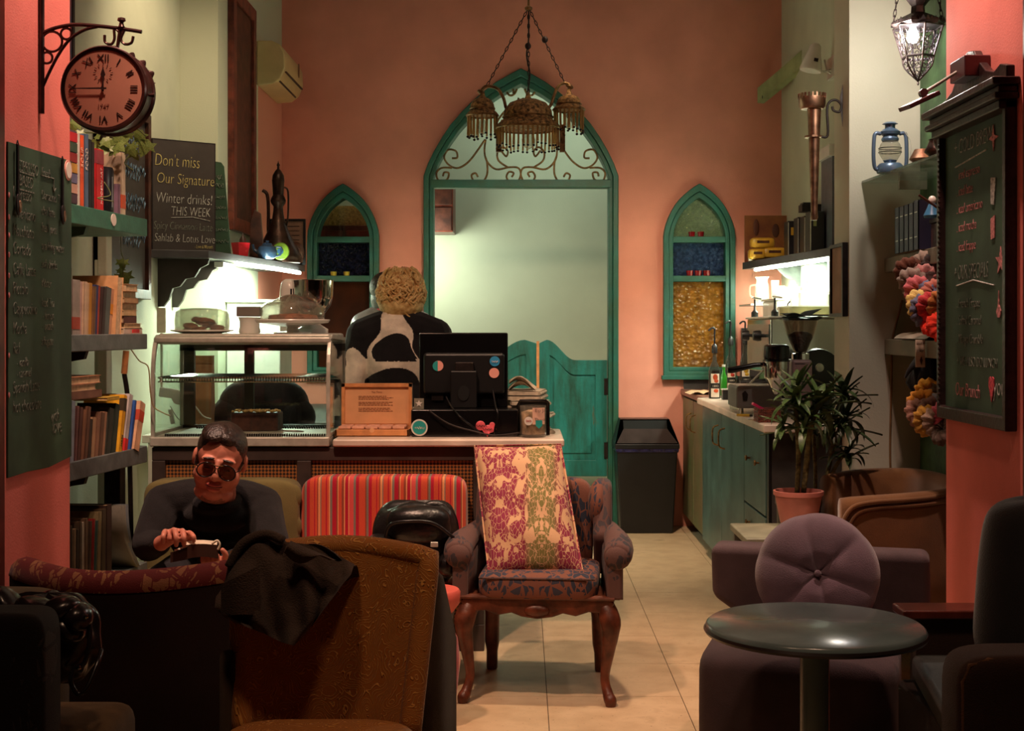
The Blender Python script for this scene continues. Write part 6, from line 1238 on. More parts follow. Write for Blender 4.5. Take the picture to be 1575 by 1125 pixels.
# copper bowls
for k_, (px, Yq, r, lab) in enumerate(((1418, 5.62, .05, 'shiny copper bowl nearest the blue lantern'), (1440, 5.4, .045, 'brown copper pot behind the shiny copper bowl'), (1448, 5.25, .03, 'dark copper jug at the chalkboard end of the glass shelf'))):
    t = thing('copper_bowl', lab, 'bowl', (PX(px, Yq), Yq, zg), group='copper ware on the glass shelf'); M_ = (M_copper, M_ewer, M_ewer)[k_]; h = (.06, .065, .12)[k_]
    MB().lathe([(r * .5, 0), (r, h * .3), (r * 1.02, h * .36), (r * .85, h * .6), (r * .6, h), (r * .5, h), (r * .75, h * .55), (.0001, h * .2)], (PX(px, Yq), Yq, zg), 26).obj('bowl_body', M_, t, smooth=True)
    if k_ != 1: MB().tube(smooth_path([(PX(px, Yq) + r * .8, Yq, zg + h * .6), (PX(px, Yq) + r * 1.6, Yq, zg + h * .9), (PX(px, Yq) + r * 1.9, Yq, zg + h * 1.3)]), .005).obj('handle', M_, t)
    else: MB().lathe([(r * .62, h), (r * .66, h + .006), (r * .58, h + .006)], (PX(px, Yq), Yq, zg), 20).obj('rim', M_, t)
# set of dark blue books and figurine on shelf 2
for i in range(5):
    Yq = 5.86 - .07 * i; x0 = 1.6
    t = thing('book', 'dark blue volume, %s from far end, on the khaki niche shelf' % ordn[i], 'book', (x0 + .01, Yq, zs2), group='dark blue volumes in the niche')
    h = .195 if i < 4 else .2
    MB().bx(x0, x0 + .16, Yq - .064, Yq - .060, zs2, zs2 + h).bx(x0, x0 + .16, Yq - .004, Yq, zs2, zs2 + h).bx(x0, x0 + .004, Yq - .064, Yq, zs2, zs2 + h).obj('cover', mat('navy_cloth', (30, 32, 56), .5, var=.1), t)
    MB().bx(x0 + .004, x0 + .165, Yq - .06, Yq - .004, zs2 + .002, zs2 + h - .004).obj('pages', M_pages, t); MB().bx(x0 - .001, x0 + .003, Yq - .05, Yq - .014, zs2 + .15, zs2 + .154).bx(x0 - .001, x0 + .003, Yq - .05, Yq - .014, zs2 + .05, zs2 + .054).obj('spine_line', M_steel, t)
t = thing('maroon_box', 'dark maroon box beside the blue volumes on the khaki niche shelf', 'box', (1.7, 5.38, zs2)); MB().bx(1.64, 1.82, 5.3, 5.48, zs2, zs2 + .1).obj('box_body', mat('maroon', (62, 24, 30), .5), t, bevel=.004); MB().bx(1.635, 1.825, 5.295, 5.485, zs2 + .1, zs2 + .115).obj('lid', M_iron, t)
x, Yq = PX(1441, 5.32), 5.38; zq = zs2 + .115
t = thing('figurine', 'small blue and white ceramic figurine with a dark rod on the maroon box', 'figurine', (x, Yq, zq))
MB().lathe([(.03, 0), (.034, .01), (.02, .04), (.014, .055), (.0001, .06)], (x, Yq, zq), 18).obj('blue_dress', mat('figurine_blue', (60, 120, 160), .3), t, smooth=True); MB().ell((x, Yq, zq + .07), (.016, .016, .018), 14, 10).obj('head', M_white, t, smooth='all')
MB().tube([P(1413, 300, 5.3), P(1450, 325, 5.3)], .005).obj('rod', M_wood, t)
# scrunchies: each one a wrinkled ring
def scrunchie(R0, r, seed):
    g = random.Random(seed); ph = [g.uniform(0, 6) for _ in range(4)]
    def f(u, v):
        a, b = u * 2 * PI, v * 2 * PI; rr = r * (1 + .16 * math.sin(11 * a + ph[0] + math.sin(b + ph[1])) + .10 * math.sin(19 * a + 2 * b + ph[2])) * (1 + .12 * math.sin(3 * a + ph[3]))
        return ((R0 + rr * math.cos(b)) * math.cos(a), (R0 + rr * math.cos(b)) * math.sin(a), rr * math.sin(b) * .8)
    nu, nv = 52, 9; mb = MB(); vs = [f(i / nu, j / nv) for j in range(nv) for i in range(nu)]
    mb.add(vs, [(j * nu + i, j * nu + (i + 1) % nu, ((j + 1) % nv) * nu + (i + 1) % nu, ((j + 1) % nv) * nu + i) for j in range(nv) for i in range(nu)]); return mb
smesh = []
for s_ in range(3): smesh.append(scrunchie(.036, .027, s_))
cols_a = [(96, 58, 44, 'brown', 1398, 418), (150, 132, 118, 'beige grey', 1420, 408), (60, 52, 50, 'charcoal', 1440, 412), (140, 126, 116, 'taupe', 1405, 435), (176, 120, 116, 'dusty pink', 1425, 430), (70, 52, 48, 'dark brown', 1446, 432), (196, 104, 110, 'rose', 1412, 448), (104, 112, 138, 'blue grey', 1424, 455), (180, 110, 96, 'salmon', 1440, 452), (214, 186, 110, 'pale yellow', 1416, 470), (100, 104, 128, 'slate blue', 1422, 478), (196, 66, 70, 'dark pink', 1432, 472), (236, 52, 30, 'bright red orange', 1438, 494), (176, 110, 56, 'caramel', 1450, 470), (226, 60, 40, 'scarlet', 1449, 504)]
cols_b = [(200, 136, 40, 'mustard', 1430, 606), (90, 72, 50, 'olive brown', 1447, 612), (190, 126, 44, 'ochre', 1420, 622), (150, 110, 96, 'dusty brown', 1415, 636), (110, 84, 74, 'mocha', 1434, 632), (118, 120, 128, 'grey', 1448, 628), (170, 126, 50, 'gold', 1428, 648), (150, 128, 112, 'beige', 1442, 650), (200, 100, 120, 'pink', 1456, 640), (90, 74, 66, 'dark taupe', 1452, 662)]
def bunch(cols, grp, cat_lab, x0=0):
    g = random.Random(len(cols))
    for i, (r_, g_, b_, nm, px, py) in enumerate(cols):
        Yq = 5.5 - .02 * i; p = P(px, py, Yq); 
        o = smesh[i % 3].obj('scrunchie', cloth('scrunchie_cloth', (r_, g_, b_), bscale=80, bump=.4), None, smooth='all', world=False); o.location = p
        o.rotation_euler = (g.uniform(.9, 1.9), g.uniform(-.5, .5), g.uniform(-1.0, .3)); tag(o, '%s fabric scrunchie %s' % (nm, cat_lab), 'scrunchie', grp)
bunch(cols_a, 'scrunchies hanging below the upper khaki shelf', 'in the upper bunch of the right niche')
bunch(cols_b, 'scrunchies hanging below the tagged shelf', 'in the lower bunch of the right niche')
for (py, za, zb_, lab) in ((0, zs2 - .065, PZ(500, 5.4), 'thin rod holding the upper bunch of scrunchies'), (0, zs3 - .07, PZ(660, 5.4), 'thin rod holding the lower bunch of scrunchies')):
    o = MB().tube([(1.66, 5.4, za), (1.66, 5.4, zb_)], .006).obj('hanging_rod', M_iron, None); tag(o, lab, 'rod', 'rods holding the scrunchies')
t = thing('black_scarf', 'bunched black scarf hanging under the tagged niche shelf', 'scarf', P(1428, 580, 5.55))
g = random.Random(2); mb = MB(Matrix.Translation(P(1432, 578, 5.6)))
mb.lathe([(.0001, -.12), (.06, -.1), (.085, -.03), (.08, .04), (.05, .09), (.02, .12), (.012, .16), (.0001, .165)], n=40, wav=lambda a, z: .14 * math.sin(7 * a + z * 30) + .08 * math.sin(13 * a)).obj('gathered_cloth', cloth('black_wool', (20, 18, 20)), t, smooth='all')
MB().tube(smooth_path([P(1412, 560, 5.55), P(1400, 568, 5.55), P(1392, 582, 5.55)]), [.016, .014, .013, .012, .011, .01, .009, .008, .006, .005, .003]).obj('trailing_end', bpy.data.materials['black_wool'], t, smooth='all')
Yt = 5.5; t = thing('price_tag', 'white paper price tag hanging from the edge of the niche shelf', 'tag', P(1415, 540, Yt))
a, b, z0, z1 = PX(1407, Yt), PX(1422, Yt), PZ(565, Yt), PZ(523, Yt)
MB().bx(a, b, 5.49, 5.493, z0, z1).obj('card', M_paper, t, bevel=.003); text('GEORGINA', .009, (a + .003, 5.488, z1 - .015), (1, 0, 0), 'tag_lettering', M_ink, t); MB().prism([((a + b) / 2 + .004, z0 + .008), ((a + b) / 2 + .009, z0 + .028), ((a + b) / 2 + .003, z0 + .045), ((a + b) / 2 - .003, z0 + .028)], 5.487, 5.489).obj('tag_drawing', M_ink, t)
mb = MB(); scribble(mb, (a + .006, 5.488, z1 - .045), (1, 0, 0), (0, 0, 1), .026, .01, 12, .0009, 3); mb.obj('tag_scribble', M_ink, t)
t = thing('crumpled_plastic', 'crumpled pale plastic bag lying on the tagged niche shelf', 'bag', (1.68, 5.8, zs3)); MB().grid(lambda u, v: (1.62 + .2 * u, 5.5 + .45 * v, zs3 + .006 + .03 * abs(math.sin(u * 5 + v * 7)) * math.sin(PI * u) ** .5), 18, 14).obj('plastic_sheet', mat('pale_plastic', (176, 168, 150), .3), t, smooth='all')
t = thing('wall_cable', 'thin tan cord running down the pale right wall', 'cord', P(1372, 560, 6.27)); MB().tube(smooth_path([P(a, b, 6.27) for a, b in ((1388, 462), (1378, 500), (1372, 530), (1371, 600), (1369, 690), (1371, 760))]), .005, 6).obj('cable_run', mat('tan_cord', (140, 104, 66), .6), t, smooth='all')
# filigree lantern with lit bulb
Y = 5.72; x = PX(1412, Y); k = Y / 2100; zz = lambda py: PZ(py, Y)
fl_ = thing('filigree_lantern', 'pierced metal lantern with a glaring white bulb hanging before the right niche', 'lantern', (x, Y, zz(130)))
M_fil = mat('blackened_brass', (64, 54, 54), .4, metal=.7, var=.2, scale=40)
n = 6
def hexpt(r, i, z): a = 2 * PI * (i + .5) / n; return Vector((x + r * math.cos(a), Y + r * math.sin(a), z))
r0, r1, r2, r3 = 42 * k, 38 * k, 24 * k, 24 * k; zA, zB, zC, zD = zz(38), zz(42), zz(88), zz(125)
mb = MB()
for i in range(n):
    a, b = hexpt(r1, i, zB), hexpt(r1, i + 1, zB); c, d = hexpt(r2, i, zC), hexpt(r2, i + 1, zC)
    mb.tube([a, b], .005, 6).tube([a, c], .0045, 6).tube([c, d], .005, 6)
    m_ = (a + b) / 2; q = (c + d) / 2
    ce = (a + b + c + d) / 4; ux = (b - a).normalized(); uz = ((a + b) / 2 - (c + d) / 2).normalized()
    mb.tube([ce + ux * .017 * math.cos(t_) * (1 + .25 * math.cos(4 * t_)) + uz * .034 * math.sin(t_) * (1 + .15 * math.cos(4 * t_)) for t_ in [j * PI / 12 for j in range(24)]], .0022, 5, closed=True)
    for sx_ in (-1, 1):
        for sz_ in (-1, 0, 1):
            c0 = ce + ux * sx_ * (.027 + .006 * sz_) + uz * sz_ * .034; mb.tube([c0 + ux * .008 * math.cos(t_) + uz * .012 * math.sin(t_) for t_ in [j * PI / 5 for j in range(10)]], .0018, 4, closed=True)
mb.obj('side_fretwork', M_fil, fl_, smooth=True)
mb = MB()
for i in range(n):
    a, b = hexpt(r2, i, zC), hexpt(r2, i + 1, zC); tip = Vector((x, Y, zD)); mid = hexpt(20 * k, i, zz(104)); mid2 = hexpt(20 * k, i + 1, zz(104))
    mb.tube(smooth_path([a, mid, tip], 3), .004, 6)
    for j in range(3):
        for jj in range(3 - j):
            u = (jj + .5 + j * .5) / 3; ce = a.lerp(b, u) * (1 - (j + .5) / 3.6) + tip * ((j + .5) / 3.6) + (a.lerp(b, u) - Vector((x, Y, zC))) * .15 * math.sin(PI * (j + .5) / 3)
            ux = (b - a).normalized(); mb.tube([ce + ux * .0085 * math.cos(t_) + Vector((0, 0, .011 * math.sin(t_))) for t_ in [q_ * PI / 5 for q_ in range(10)]], .0018, 4, closed=True)
mb.obj('lower_fretwork', M_fil, fl_, smooth=True)
MB().lathe([(r1, zB), (r0, zA), (r0 * .95, zz(34)), (.03, zz(20)), (.028, zz(10)), (.05, zz(0)), (.052, zz(-15)), (.02, zz(-40)), (.0001, zz(-45))], (x, Y, 0), 6).obj('roof', M_fil, fl_)
mb = MB()
for i in range(n):
    a, b = hexpt(r0, i, zA), hexpt(r0, i + 1, zA)
    for j in range(5):
        p0, p1 = a.lerp(b, j / 5), a.lerp(b, (j + 1) / 5); mb.add([p0, p1, (p0 + p1) / 2 + Vector((0, 0, .022))], [(0, 1, 2)])
mb.obj('crown_teeth', M_fil, fl_)
MB().lathe([(.0001, zz(132)), (.005, zz(129)), (.003, zz(126)), (.0001, zD)], (x, Y, 0), 10).obj('finial', M_fil, fl_)
for s in (-1, 1):
    mb = MB(); p0, p1 = Vector((x + s * r0 * .9, Y, zz(36))), Vector((x + s * .03, Y, zz(-150)))
    for j in range(18):
        c0 = p0.lerp(p1, (j + .5) / 18); h = (p1 - p0).length / 18 * .75; tx = (Vector((1, 0, 0)) if j % 2 else Vector((0, 1, 0))) * .006; d_ = (p1 - p0).normalized()
        mb.tube([c0 + tx * math.cos(q_ * PI / 4) + d_ * h * math.sin(q_ * PI / 4) for q_ in range(8)], .0018, 4, closed=True)
    mb.obj('chain', M_fil, fl_, kind='stuff')
bulb_c = Vector((x - .025, Y - .01, zz(57)))
MB().lathe([(.0001, -.03), (.018, -.024), (.026, -.005), (.022, .018), (.012, .035), (.012, .05), (.0001, .05)], bulb_c, 20).obj('bulb', mat('lit_bulb', (255, 255, 255), .4, var=0, emit=(235, 240, 255), estr=60), fl_, smooth=True)
MB().tube([bulb_c + Vector((0, 0, .05)), (x, Y, zz(20))], .012).obj('bulb_holder', M_fil, fl_)
light('POINT', bulb_c + Vector((-.13, -.04, -.02)), 15, (250, 238, 222), radius=.03)
# picture lamp over the right chalkboard
t = thing('picture_lamp', 'wall box with a rod and flat dark lamp head above the right chalkboard', 'lamp', (1.58, 4.75, PZ(105, 4.8)))
Y = 4.75; M_plum = mat('plum_metal', (96, 58, 62), .35, metal=.4)
MB().bx(1.51, 1.6, 4.66, 4.82, PZ(124, Y), PZ(92, Y)).obj('wall_box', M_plum, t, bevel=.004)
MB().tube([(1.53, 4.74, PZ(106, Y)), P(1424, 141, 4.8)], .006, 8).obj('rod', M_steel, t, smooth=True); MB().lathe([(.014, -.014), (.014, .014), (.0001, .016)], P(1420, 143, 4.8), 12, axis='y').obj('joint', M_plum, t)
MB(Matrix.Translation(P(1414, 156, 4.8)) @ Euler((0, R(-25), R(10))).to_matrix().to_4x4()).box((0, 0, 0), (.125, .09, .016)).obj('flat_head', M_plum, t, bevel=.003)
# right chalkboard
rc = thing('wall_chalkboard', 'dark framed green chalkboard of cold brews and specials on the right pink column', 'chalkboard', (1.58, 4.77, 1.12))
Y0, Y1, zb_, zt_ = 4.42, 5.14, 1.125, 2.19
M_bfr = mat('dark_carved_frame', (46, 28, 26), .35, var=.2, scale=20, bump=.2, bscale=60)
MB().bx(1.585, 1.6, Y0, Y1, zb_, zt_).obj('board', M_board, rc)
MB().ring([(Y0 - .01, zb_ - .01), (Y1, zb_ - .01), (Y1, zt_), (Y0 - .01, zt_)], [(Y0 + .02, zb_ + .035), (Y1 - .03, zb_ + .035), (Y1 - .03, zt_ - .02), (Y0 + .02, zt_ - .02)], 1.56, 1.6, plane='yz').obj('frame', M_bfr, rc, bevel=.004)
mb = MB()
for i in range(52): z = zb_ + .04 + i * (zt_ - zb_ - .08) / 52; mb.ell((1.562, Y1 - .026, z), (.006, .006, .008), 6, 4)
mb.obj('beaded_edge', M_bfr, rc, kind='stuff')
MB().bx(1.52, 1.6, Y0 - .03, Y1 + .02, zt_, zt_ + .022).bx(1.535, 1.6, Y0 - .02, Y1 + .01, zt_ + .022, zt_ + .045).bx(1.51, 1.6, Y0 - .04, Y1 + .03, zt_ + .045, zt_ + .07).bx(1.54, 1.6, Y0 - .01, Y1, zt_ - .03, zt_).obj('cornice', M_bfr, rc, bevel=.005)
cr = [(Y0 - .02, 0), (Y0 - .02, .04), (Y0 + .04, .055), (Y0 + .1, .04), (Y0 + .18, .06), (Y0 + .26, .11), (Y0 + .3, .15), (Y0 + .36, .16), (Y0 + .42, .15), (Y0 + .46, .11), (Y0 + .54, .05), (Y0 + .62, .03), (Y1 + .01, .02), (Y1 + .01, 0)]
MB().prism([(y, zt_ + .07 + z) for y, z in cr], 1.56, 1.59, plane='yz').obj('crest', M_bfr, rc, bevel=.005)
def rw(s, py, px, size, m=M_chalkdim, w_=None, sy=1.25):
    Yq = 1.58 * 2100 / (px - 803); z = 1.45 - (py - 505) * Yq / 2100
    return text(s, size, (1.5835, Yq, z), (0, -1, 0), 'chalk_writing', m, rc, shear=.08, sy=sy, off=-.006)
rw('+ COLD BREW', 240, 1466, .062, M_chalk); rw('+ OUR SPECIALS', 432, 1466, .05, M_chalkdim, sy=1.6)
for s, py in (('. iced espresso', 278), ('. iced latte', 303), ('. iced americano', 330), ('. iced mocha', 358), ('. iced frappe', 388)): rw(s, py, 1470, .042, M_chalkp)
for s, py in (('. French Frappe', 474), ('. Salted Caramel', 500), ('. Mango Crumble', 528), ('+ WE ALSO DO LUNCH', 562)): rw(s, py, 1470, .04)
rw('Our Brunch', 608, 1468, .055, M_chalkp, sy=1.3); rw('you', 608, 1526, .075, M_chalk)
Mr = lambda px, py, X=1.582: (1.58 * 2100 / (px - 803), 1.45 - (py - 505) * (1.58 / (px - 803)))
def fig(pts, m, nm='chalk_drawing'): return MB().prism(pts, 1.581, 1.584, plane='yz').obj(nm, m, rc)
def stc(px, py, rr, n=5, r2=.4): c = Mr(px, py); fig(star((c[0], c[1]), rr, 0, 0, r2, n), M_chalkp)
stc(1527, 212, .045, 4, .3); stc(1538, 402, .05, 5, .35)
c = Mr(1526, 295); fig([(c[0] - .028, c[1] + .045), (c[0] + .02, c[1] + .05), (c[0] + .018, c[1] - .04), (c[0] - .012, c[1] - .045)], M_chalk)
c = Mr(1526, 350); fig([(c[0] - .02, c[1] + .04), (c[0] + .02, c[1] + .03), (c[0] + .018, c[1] - .04), (c[0] - .018, c[1] - .035)], M_chalkp)
c = Mr(1535, 470); fig([(c[0], c[1] + .05), (c[0] + .006, c[1]), (c[0] + .022, c[1] - .02), (c[0] + .01, c[1] - .04), (c[0] - .012, c[1] - .04), (c[0] - .022, c[1] - .018), (c[0] - .006, c[1])], M_chalkp)
c = Mr(1524, 596); fig([(c[0], c[1] - .05), (c[0] + .026, c[1] + .005), (c[0] + .024, c[1] + .03), (c[0] + .01, c[1] + .036), (c[0], c[1] + .02), (c[0] - .01, c[1] + .036), (c[0] - .024, c[1] + .03), (c[0] - .026, c[1] + .005)], mat('heart_chalk', (214, 80, 92), .9, var=.2, scale=80))
for a, b in (((1468, 258), (1516, 230)), ((1470, 440), (1496, 431)), ((1496, 431), (1528, 439))):
    pa, pb = Mr(*a), Mr(*b); MB().tube([(1.583, pa[0], pa[1]), (1.583, pb[0], pb[1])], .0028, 5).obj('chalk_underline', M_chalk, rc)

# ================================================================ chandelier
Yh = 7.0; kh = Yh / 2100; hc = PX(813, Yh)
ch = thing('chandelier', 'pierced brass chandelier with three fringed domes hanging before the teal arch', 'chandelier', (hc, Yh, PZ(230, Yh)))
zz = lambda py: PZ(py, Yh)
M_pierced = mat('pierced_brass', (150, 116, 72), .45, metal=.6, var=.4, scale=60, bump=.9, bscale=120)
def chain(p0, p1, name='chain'):
    p0, p1 = Vector(p0), Vector(p1); n_ = int((p1 - p0).length / .024); mb = MB(); d_ = (p1 - p0).normalized(); a = d_.cross(Vector((0, 1, 0))).normalized(); b = d_.cross(a)
    for j in range(n_):
        c0 = p0.lerp(p1, (j + .5) / n_); tx = (a if j % 2 else b) * .0055
        mb.tube([c0 + tx * math.cos(q_ * PI / 4) + d_ * .015 * math.sin(q_ * PI / 4) for q_ in range(8)], .0022, 4, closed=True)
    return mb.obj(name, M_iron, ch, kind='stuff')
top = Vector((hc, Yh, zz(12)))
MB().lathe([(.0001, -.02), (.018, -.012), (.02, 0), (.006, .012), (.004, .06), (.0001, .06)], top, 14).obj('hub', M_brass, ch, smooth=True)
MB().tube([top, (hc, Yh, 4.2)], .004).obj('stem', M_iron, ch)
chain(top, P(749, 132, Yh)); chain(top, P(868, 126, Yh)); chain(top + Vector((0, 0, -.01)), P(813, 145, Yh))
MB().tube(smooth_path([top, P(813, 60, Yh), P(810, 85, Yh), P(815, 115, Yh), P(811, 143, Yh)]), .004).obj('flex', M_iron, ch, smooth='all')
for q in (P(812, 71, Yh), P(838, 61, Yh)): MB().ell(q, (.016, .01, .018), 12, 8).obj('chain_bead', M_iron, ch, smooth='all')
def domeb(px, py_top, py_bot, r, nm):
    x = PX(px, Yh); zt, zb_ = zz(py_top), zz(py_bot); h = zt - zb_; pr = [(r, zb_), (r * 1.02, zb_ + .006), (r * .98, zb_ + h * .12), (r * .78, zb_ + h * .3), (r * .77, zb_ + h * .45), (r * .74, zb_ + h * .62), (r * .58, zb_ + h * .85), (r * .3, zb_ + h * .97), (.02, zt), (.012, zt + .012), (.01, zt + .03), (.0001, zt + .035)]
    MB().lathe(pr, (x, Yh, 0), 40).obj(nm, M_pierced, ch, smooth=True)
    MB().tube([(x + r * math.cos(i * PI / 20), Yh + r * math.sin(i * PI / 20), zb_) for i in range(40)], .006, 6, closed=True).obj('rim', M_brass, ch, smooth=True)
    MB().tube([(x + r * .79 * math.cos(i * PI / 20), Yh + r * .79 * math.sin(i * PI / 20), zb_ + h * .38) for i in range(40)], .004, 6, closed=True).obj('band', M_brass, ch, smooth=True)
    return x, zb_
M_bead = glassy('amber_bugle_bead', (230, 204, 160), dif=.55, dcol=(190, 156, 110), rough=.15)
bead = None; g = random.Random(6)
def fringe(x, z, r, n, ln):
    global bead
    for i in range(n):
        a = 2 * PI * i / n
        if bead is None:
            bead = MB().tube([(0, 0, -.008), (0, 0, -.9)], .0045, 6).obj('bead_strand', [M_bead, M_iron], ch, world=False)
            mb = MB().tube([(0, 0, -.008), (0, 0, -.86)], .0048, 6); mb.cur = 1; mb.ell((0, 0, -.93), (.0068, .0068, .055), 8, 6); mb.ell((0, 0, -.02), (.005, .005, .03), 6, 4)
            me = mb.obj('bead_strand', [M_bead, M_iron], None, world=False); bead.data = me.data; bpy.data.objects.remove(me); q = bead
        else: q = sub('bead_strand', bead, ch, (0, 0, 0))
        q.location = Vector((x + r * math.cos(a), Yh + r * math.sin(a), z)) - ch.location; q.scale = (1, 1, ln * g.uniform(.82, 1.05)); q.rotation_euler = (g.uniform(-.04, .04), g.uniform(-.04, .04), 0)
x, z = domeb(812, 152, 198, 49 * kh, 'central_dome'); fringe(x, z, 47 * kh, 40, 34 * kh)
x, z = domeb(742, 150, 178, 24 * kh, 'side_dome'); fringe(x, z, 22.5 * kh, 20, 37 * kh); MB().lathe([(.0001, 0), (.02, .01), (.025, .04), (.012, .08), (.0001, .08)], (x, Yh, z - .1), 16).obj('lamp_bulb', M_dome, ch, smooth=True)
x, z = domeb(875, 146, 169, 24 * kh, 'side_dome'); fringe(x, z, 22.5 * kh, 20, 37 * kh); MB().lathe([(.0001, 0), (.02, .01), (.025, .04), (.012, .08), (.0001, .08)], (x, Yh, z - .1), 16).obj('lamp_bulb', M_dome, ch, smooth=True)
MB().lathe([(.0001, 0), (.03, .015), (.035, .05), (.018, .1), (.0001, .1)], (hc, Yh, zz(230)), 16).obj('lamp_bulb', M_dome, ch, smooth=True)
for pts in ([(740, 140), (748, 133), (764, 136), (774, 150), (778, 165), (783, 172)], [(876, 131), (868, 128), (858, 134), (852, 148), (848, 160), (842, 168)]):
    MB().tube(smooth_path([P(a, b, Yh) for a, b in pts]), .012, 10, flat=.7).obj('swan_arm', M_brass, ch, smooth='all')
    MB().ell(P(pts[0][0], pts[0][1] + 2, Yh), (.022, .014, .012), 12, 8, rot=(0, .5, 0)).obj('bird_head', M_brass, ch, smooth='all')
MB().tube([P(743, 140, Yh), P(742, 148, Yh)], .003).obj('hook', M_iron, ch); MB().tube([P(874, 132, Yh), P(875, 145, Yh)], .003).obj('hook', M_iron, ch)
for px in (767, 865): MB().box(P(px, 213, Yh), (.028, .028, 42 * kh)).obj('pendant_block', M_brass, ch)
# ================================================================ furniture in front
def fabric_damask(name, base, cols, scale=9, thr=.5, dist=2.2, zst=.55, vl=.06):
    m = mat(name, base, .8, var=0, bump=.2, bscale=300, spec=.25, sheen=.06); tc = N(m, 'ShaderNodeTexCoord'); sp = N(m, 'ShaderNodeSeparateXYZ'); L(m, tc.outputs['Object'], sp.inputs[0])
    ax = N(m, 'ShaderNodeMath', operation='PINGPONG'); ax.inputs[1].default_value = .17; L(m, sp.outputs['X'], ax.inputs[0])
    cb_ = N(m, 'ShaderNodeCombineXYZ'); L(m, ax.outputs[0], cb_.inputs[0]); zs = N(m, 'ShaderNodeMath', operation='MULTIPLY'); zs.inputs[1].default_value = zst; L(m, sp.outputs['Z'], zs.inputs[0]); L(m, zs.outputs[0], cb_.inputs[2]); ys = N(m, 'ShaderNodeMath', operation='MULTIPLY'); ys.inputs[1].default_value = .45; L(m, sp.outputs['Y'], ys.inputs[0]); L(m, ys.outputs[0], cb_.inputs[1])
    n = N(m, 'ShaderNodeTexNoise'); n.inputs['Scale'].default_value = scale; n.inputs['Detail'].default_value = 2; n.inputs['Distortion'].default_value = dist; L(m, cb_.outputs[0], n.inputs['Vector'])
    v = N(m, 'ShaderNodeTexVoronoi'); v.inputs['Scale'].default_value = scale * 3.2; v.feature = 'DISTANCE_TO_EDGE'; L(m, cb_.outputs[0], v.inputs['Vector'])
    mul = N(m, 'ShaderNodeMath', operation='SUBTRACT'); vm = N(m, 'ShaderNodeMath', operation='LESS_THAN'); vm.inputs[1].default_value = vl; L(m, v.outputs['Distance'], vm.inputs[0])
    gt = N(m, 'ShaderNodeMath', operation='GREATER_THAN'); gt.inputs[1].default_value = thr; L(m, n.outputs['Fac'], gt.inputs[0]); L(m, gt.outputs[0], mul.inputs[0]); L(m, vm.outputs[0], mul.inputs[1]); mul.use_clamp = True
    nx = N(m, 'ShaderNodeMath', operation='DIVIDE'); nx.inputs[1].default_value = .17; L(m, ax.outputs[0], nx.inputs[0]); cx = ramp(m, nx.outputs[0], cols)
    mx = N(m, 'ShaderNodeMix', data_type='RGBA'); mx.inputs[6].default_value = lin(base); L(m, cx, mx.inputs[7]); L(m, mul.outputs[0], mx.inputs[0]); L(m, mx.outputs[2], m.node_tree.nodes['Principled BSDF'].inputs['Base Color']); return m
def stripes(name, cols, width, axis='X'):
    m = mat(name, (200, 80, 60), .85, var=0, bump=.2, bscale=300, spec=.2, sheen=.3); tc = N(m, 'ShaderNodeTexCoord'); sp = N(m, 'ShaderNodeSeparateXYZ'); L(m, tc.outputs['Object'], sp.inputs[0])
    f = N(m, 'ShaderNodeMath', operation='MULTIPLY'); f.inputs[1].default_value = 1 / width; L(m, sp.outputs[axis], f.inputs[0]); fr = N(m, 'ShaderNodeMath', operation='FRACT'); L(m, f.outputs[0], fr.inputs[0])
    tot = sum(w for w, c in cols); p = 0; st = []
    for w, c in cols: st.append((p / tot, c)); p += w
    cc = ramp(m, fr.outputs[0], st, 'CONSTANT'); L(m, cc, m.node_tree.nodes['Principled BSDF'].inputs['Base Color']); return m
OR, CR, GR, TN, CM, BR = (214, 84, 56), (186, 24, 52), (134, 124, 112), (236, 158, 108), (224, 88, 84), (150, 74, 50)
M_stripe = stripes('striped_upholstery', [(4, OR), (1, CR), (2, OR), (1, TN), (2, GR), (4, CR), (1, BR), (1, TN), (3, OR), (2, BR), (1, TN), (3, CR), (1, TN), (4, CM), (2, GR), (3, CR), (1, OR), (5, OR), (1, BR), (2, GR), (3, CR), (4, OR), (1, CR), (2, OR), (1, BR), (2, TN), (1, GR)], .27)
M_olive = cloth('olive_upholstery', (116, 106, 66), scale=4, sheen=.1)
def back_chair(px0, px1, py, Y, m, name, label, seat_m=None):
    x0, x1 = PX(px0, Y), PX(px1, Y); z = PZ(py, Y); c = (x0 + x1) / 2; w_ = x1 - x0
    t = thing(name, label, 'armchair', (c, Y - .25, 0))
    MB().ell((c, Y + .0, (z + .3) / 2), (w_ / 2, .08, (z - .3) / 2), 48, 24, .22, .2).obj('backrest', m, t, smooth='all')
    MB().ell((c, Y - .33, .36), (w_ / 2 - .03, .30, .075), 40, 14, .3, .25).obj('seat', seat_m or m, t, smooth='all')
    MB().bx(x0 + .05, x1 - .05, Y - .58, Y + .04, .22, .3).obj('seat_frame', M_wood, t, bevel=.01)
    for xx in (x0 + .08, x1 - .08):
        for yy in (Y - .54, Y): MB().tube([(xx, yy, 0), (xx, yy, .23)], [.015, .024], 8).obj('leg', M_wood, t, smooth=True)
    return t
sc = back_chair(466, 719, 731, 6.02, M_stripe, 'striped_armchair', 'armchair upholstered in red and orange stripes against the counter')
oc = back_chair(226, 463, 736, 5.98, M_olive, 'olive_armchair', 'olive green armchair behind the man in dark sweater')
for s_ in range(3): MB().ell((PX(452, 5.9), 5.93, .46 + s_ * .13), (.03, .02, .05), 12, 8).obj('tuft_fold', M_olive, oc, smooth='all')
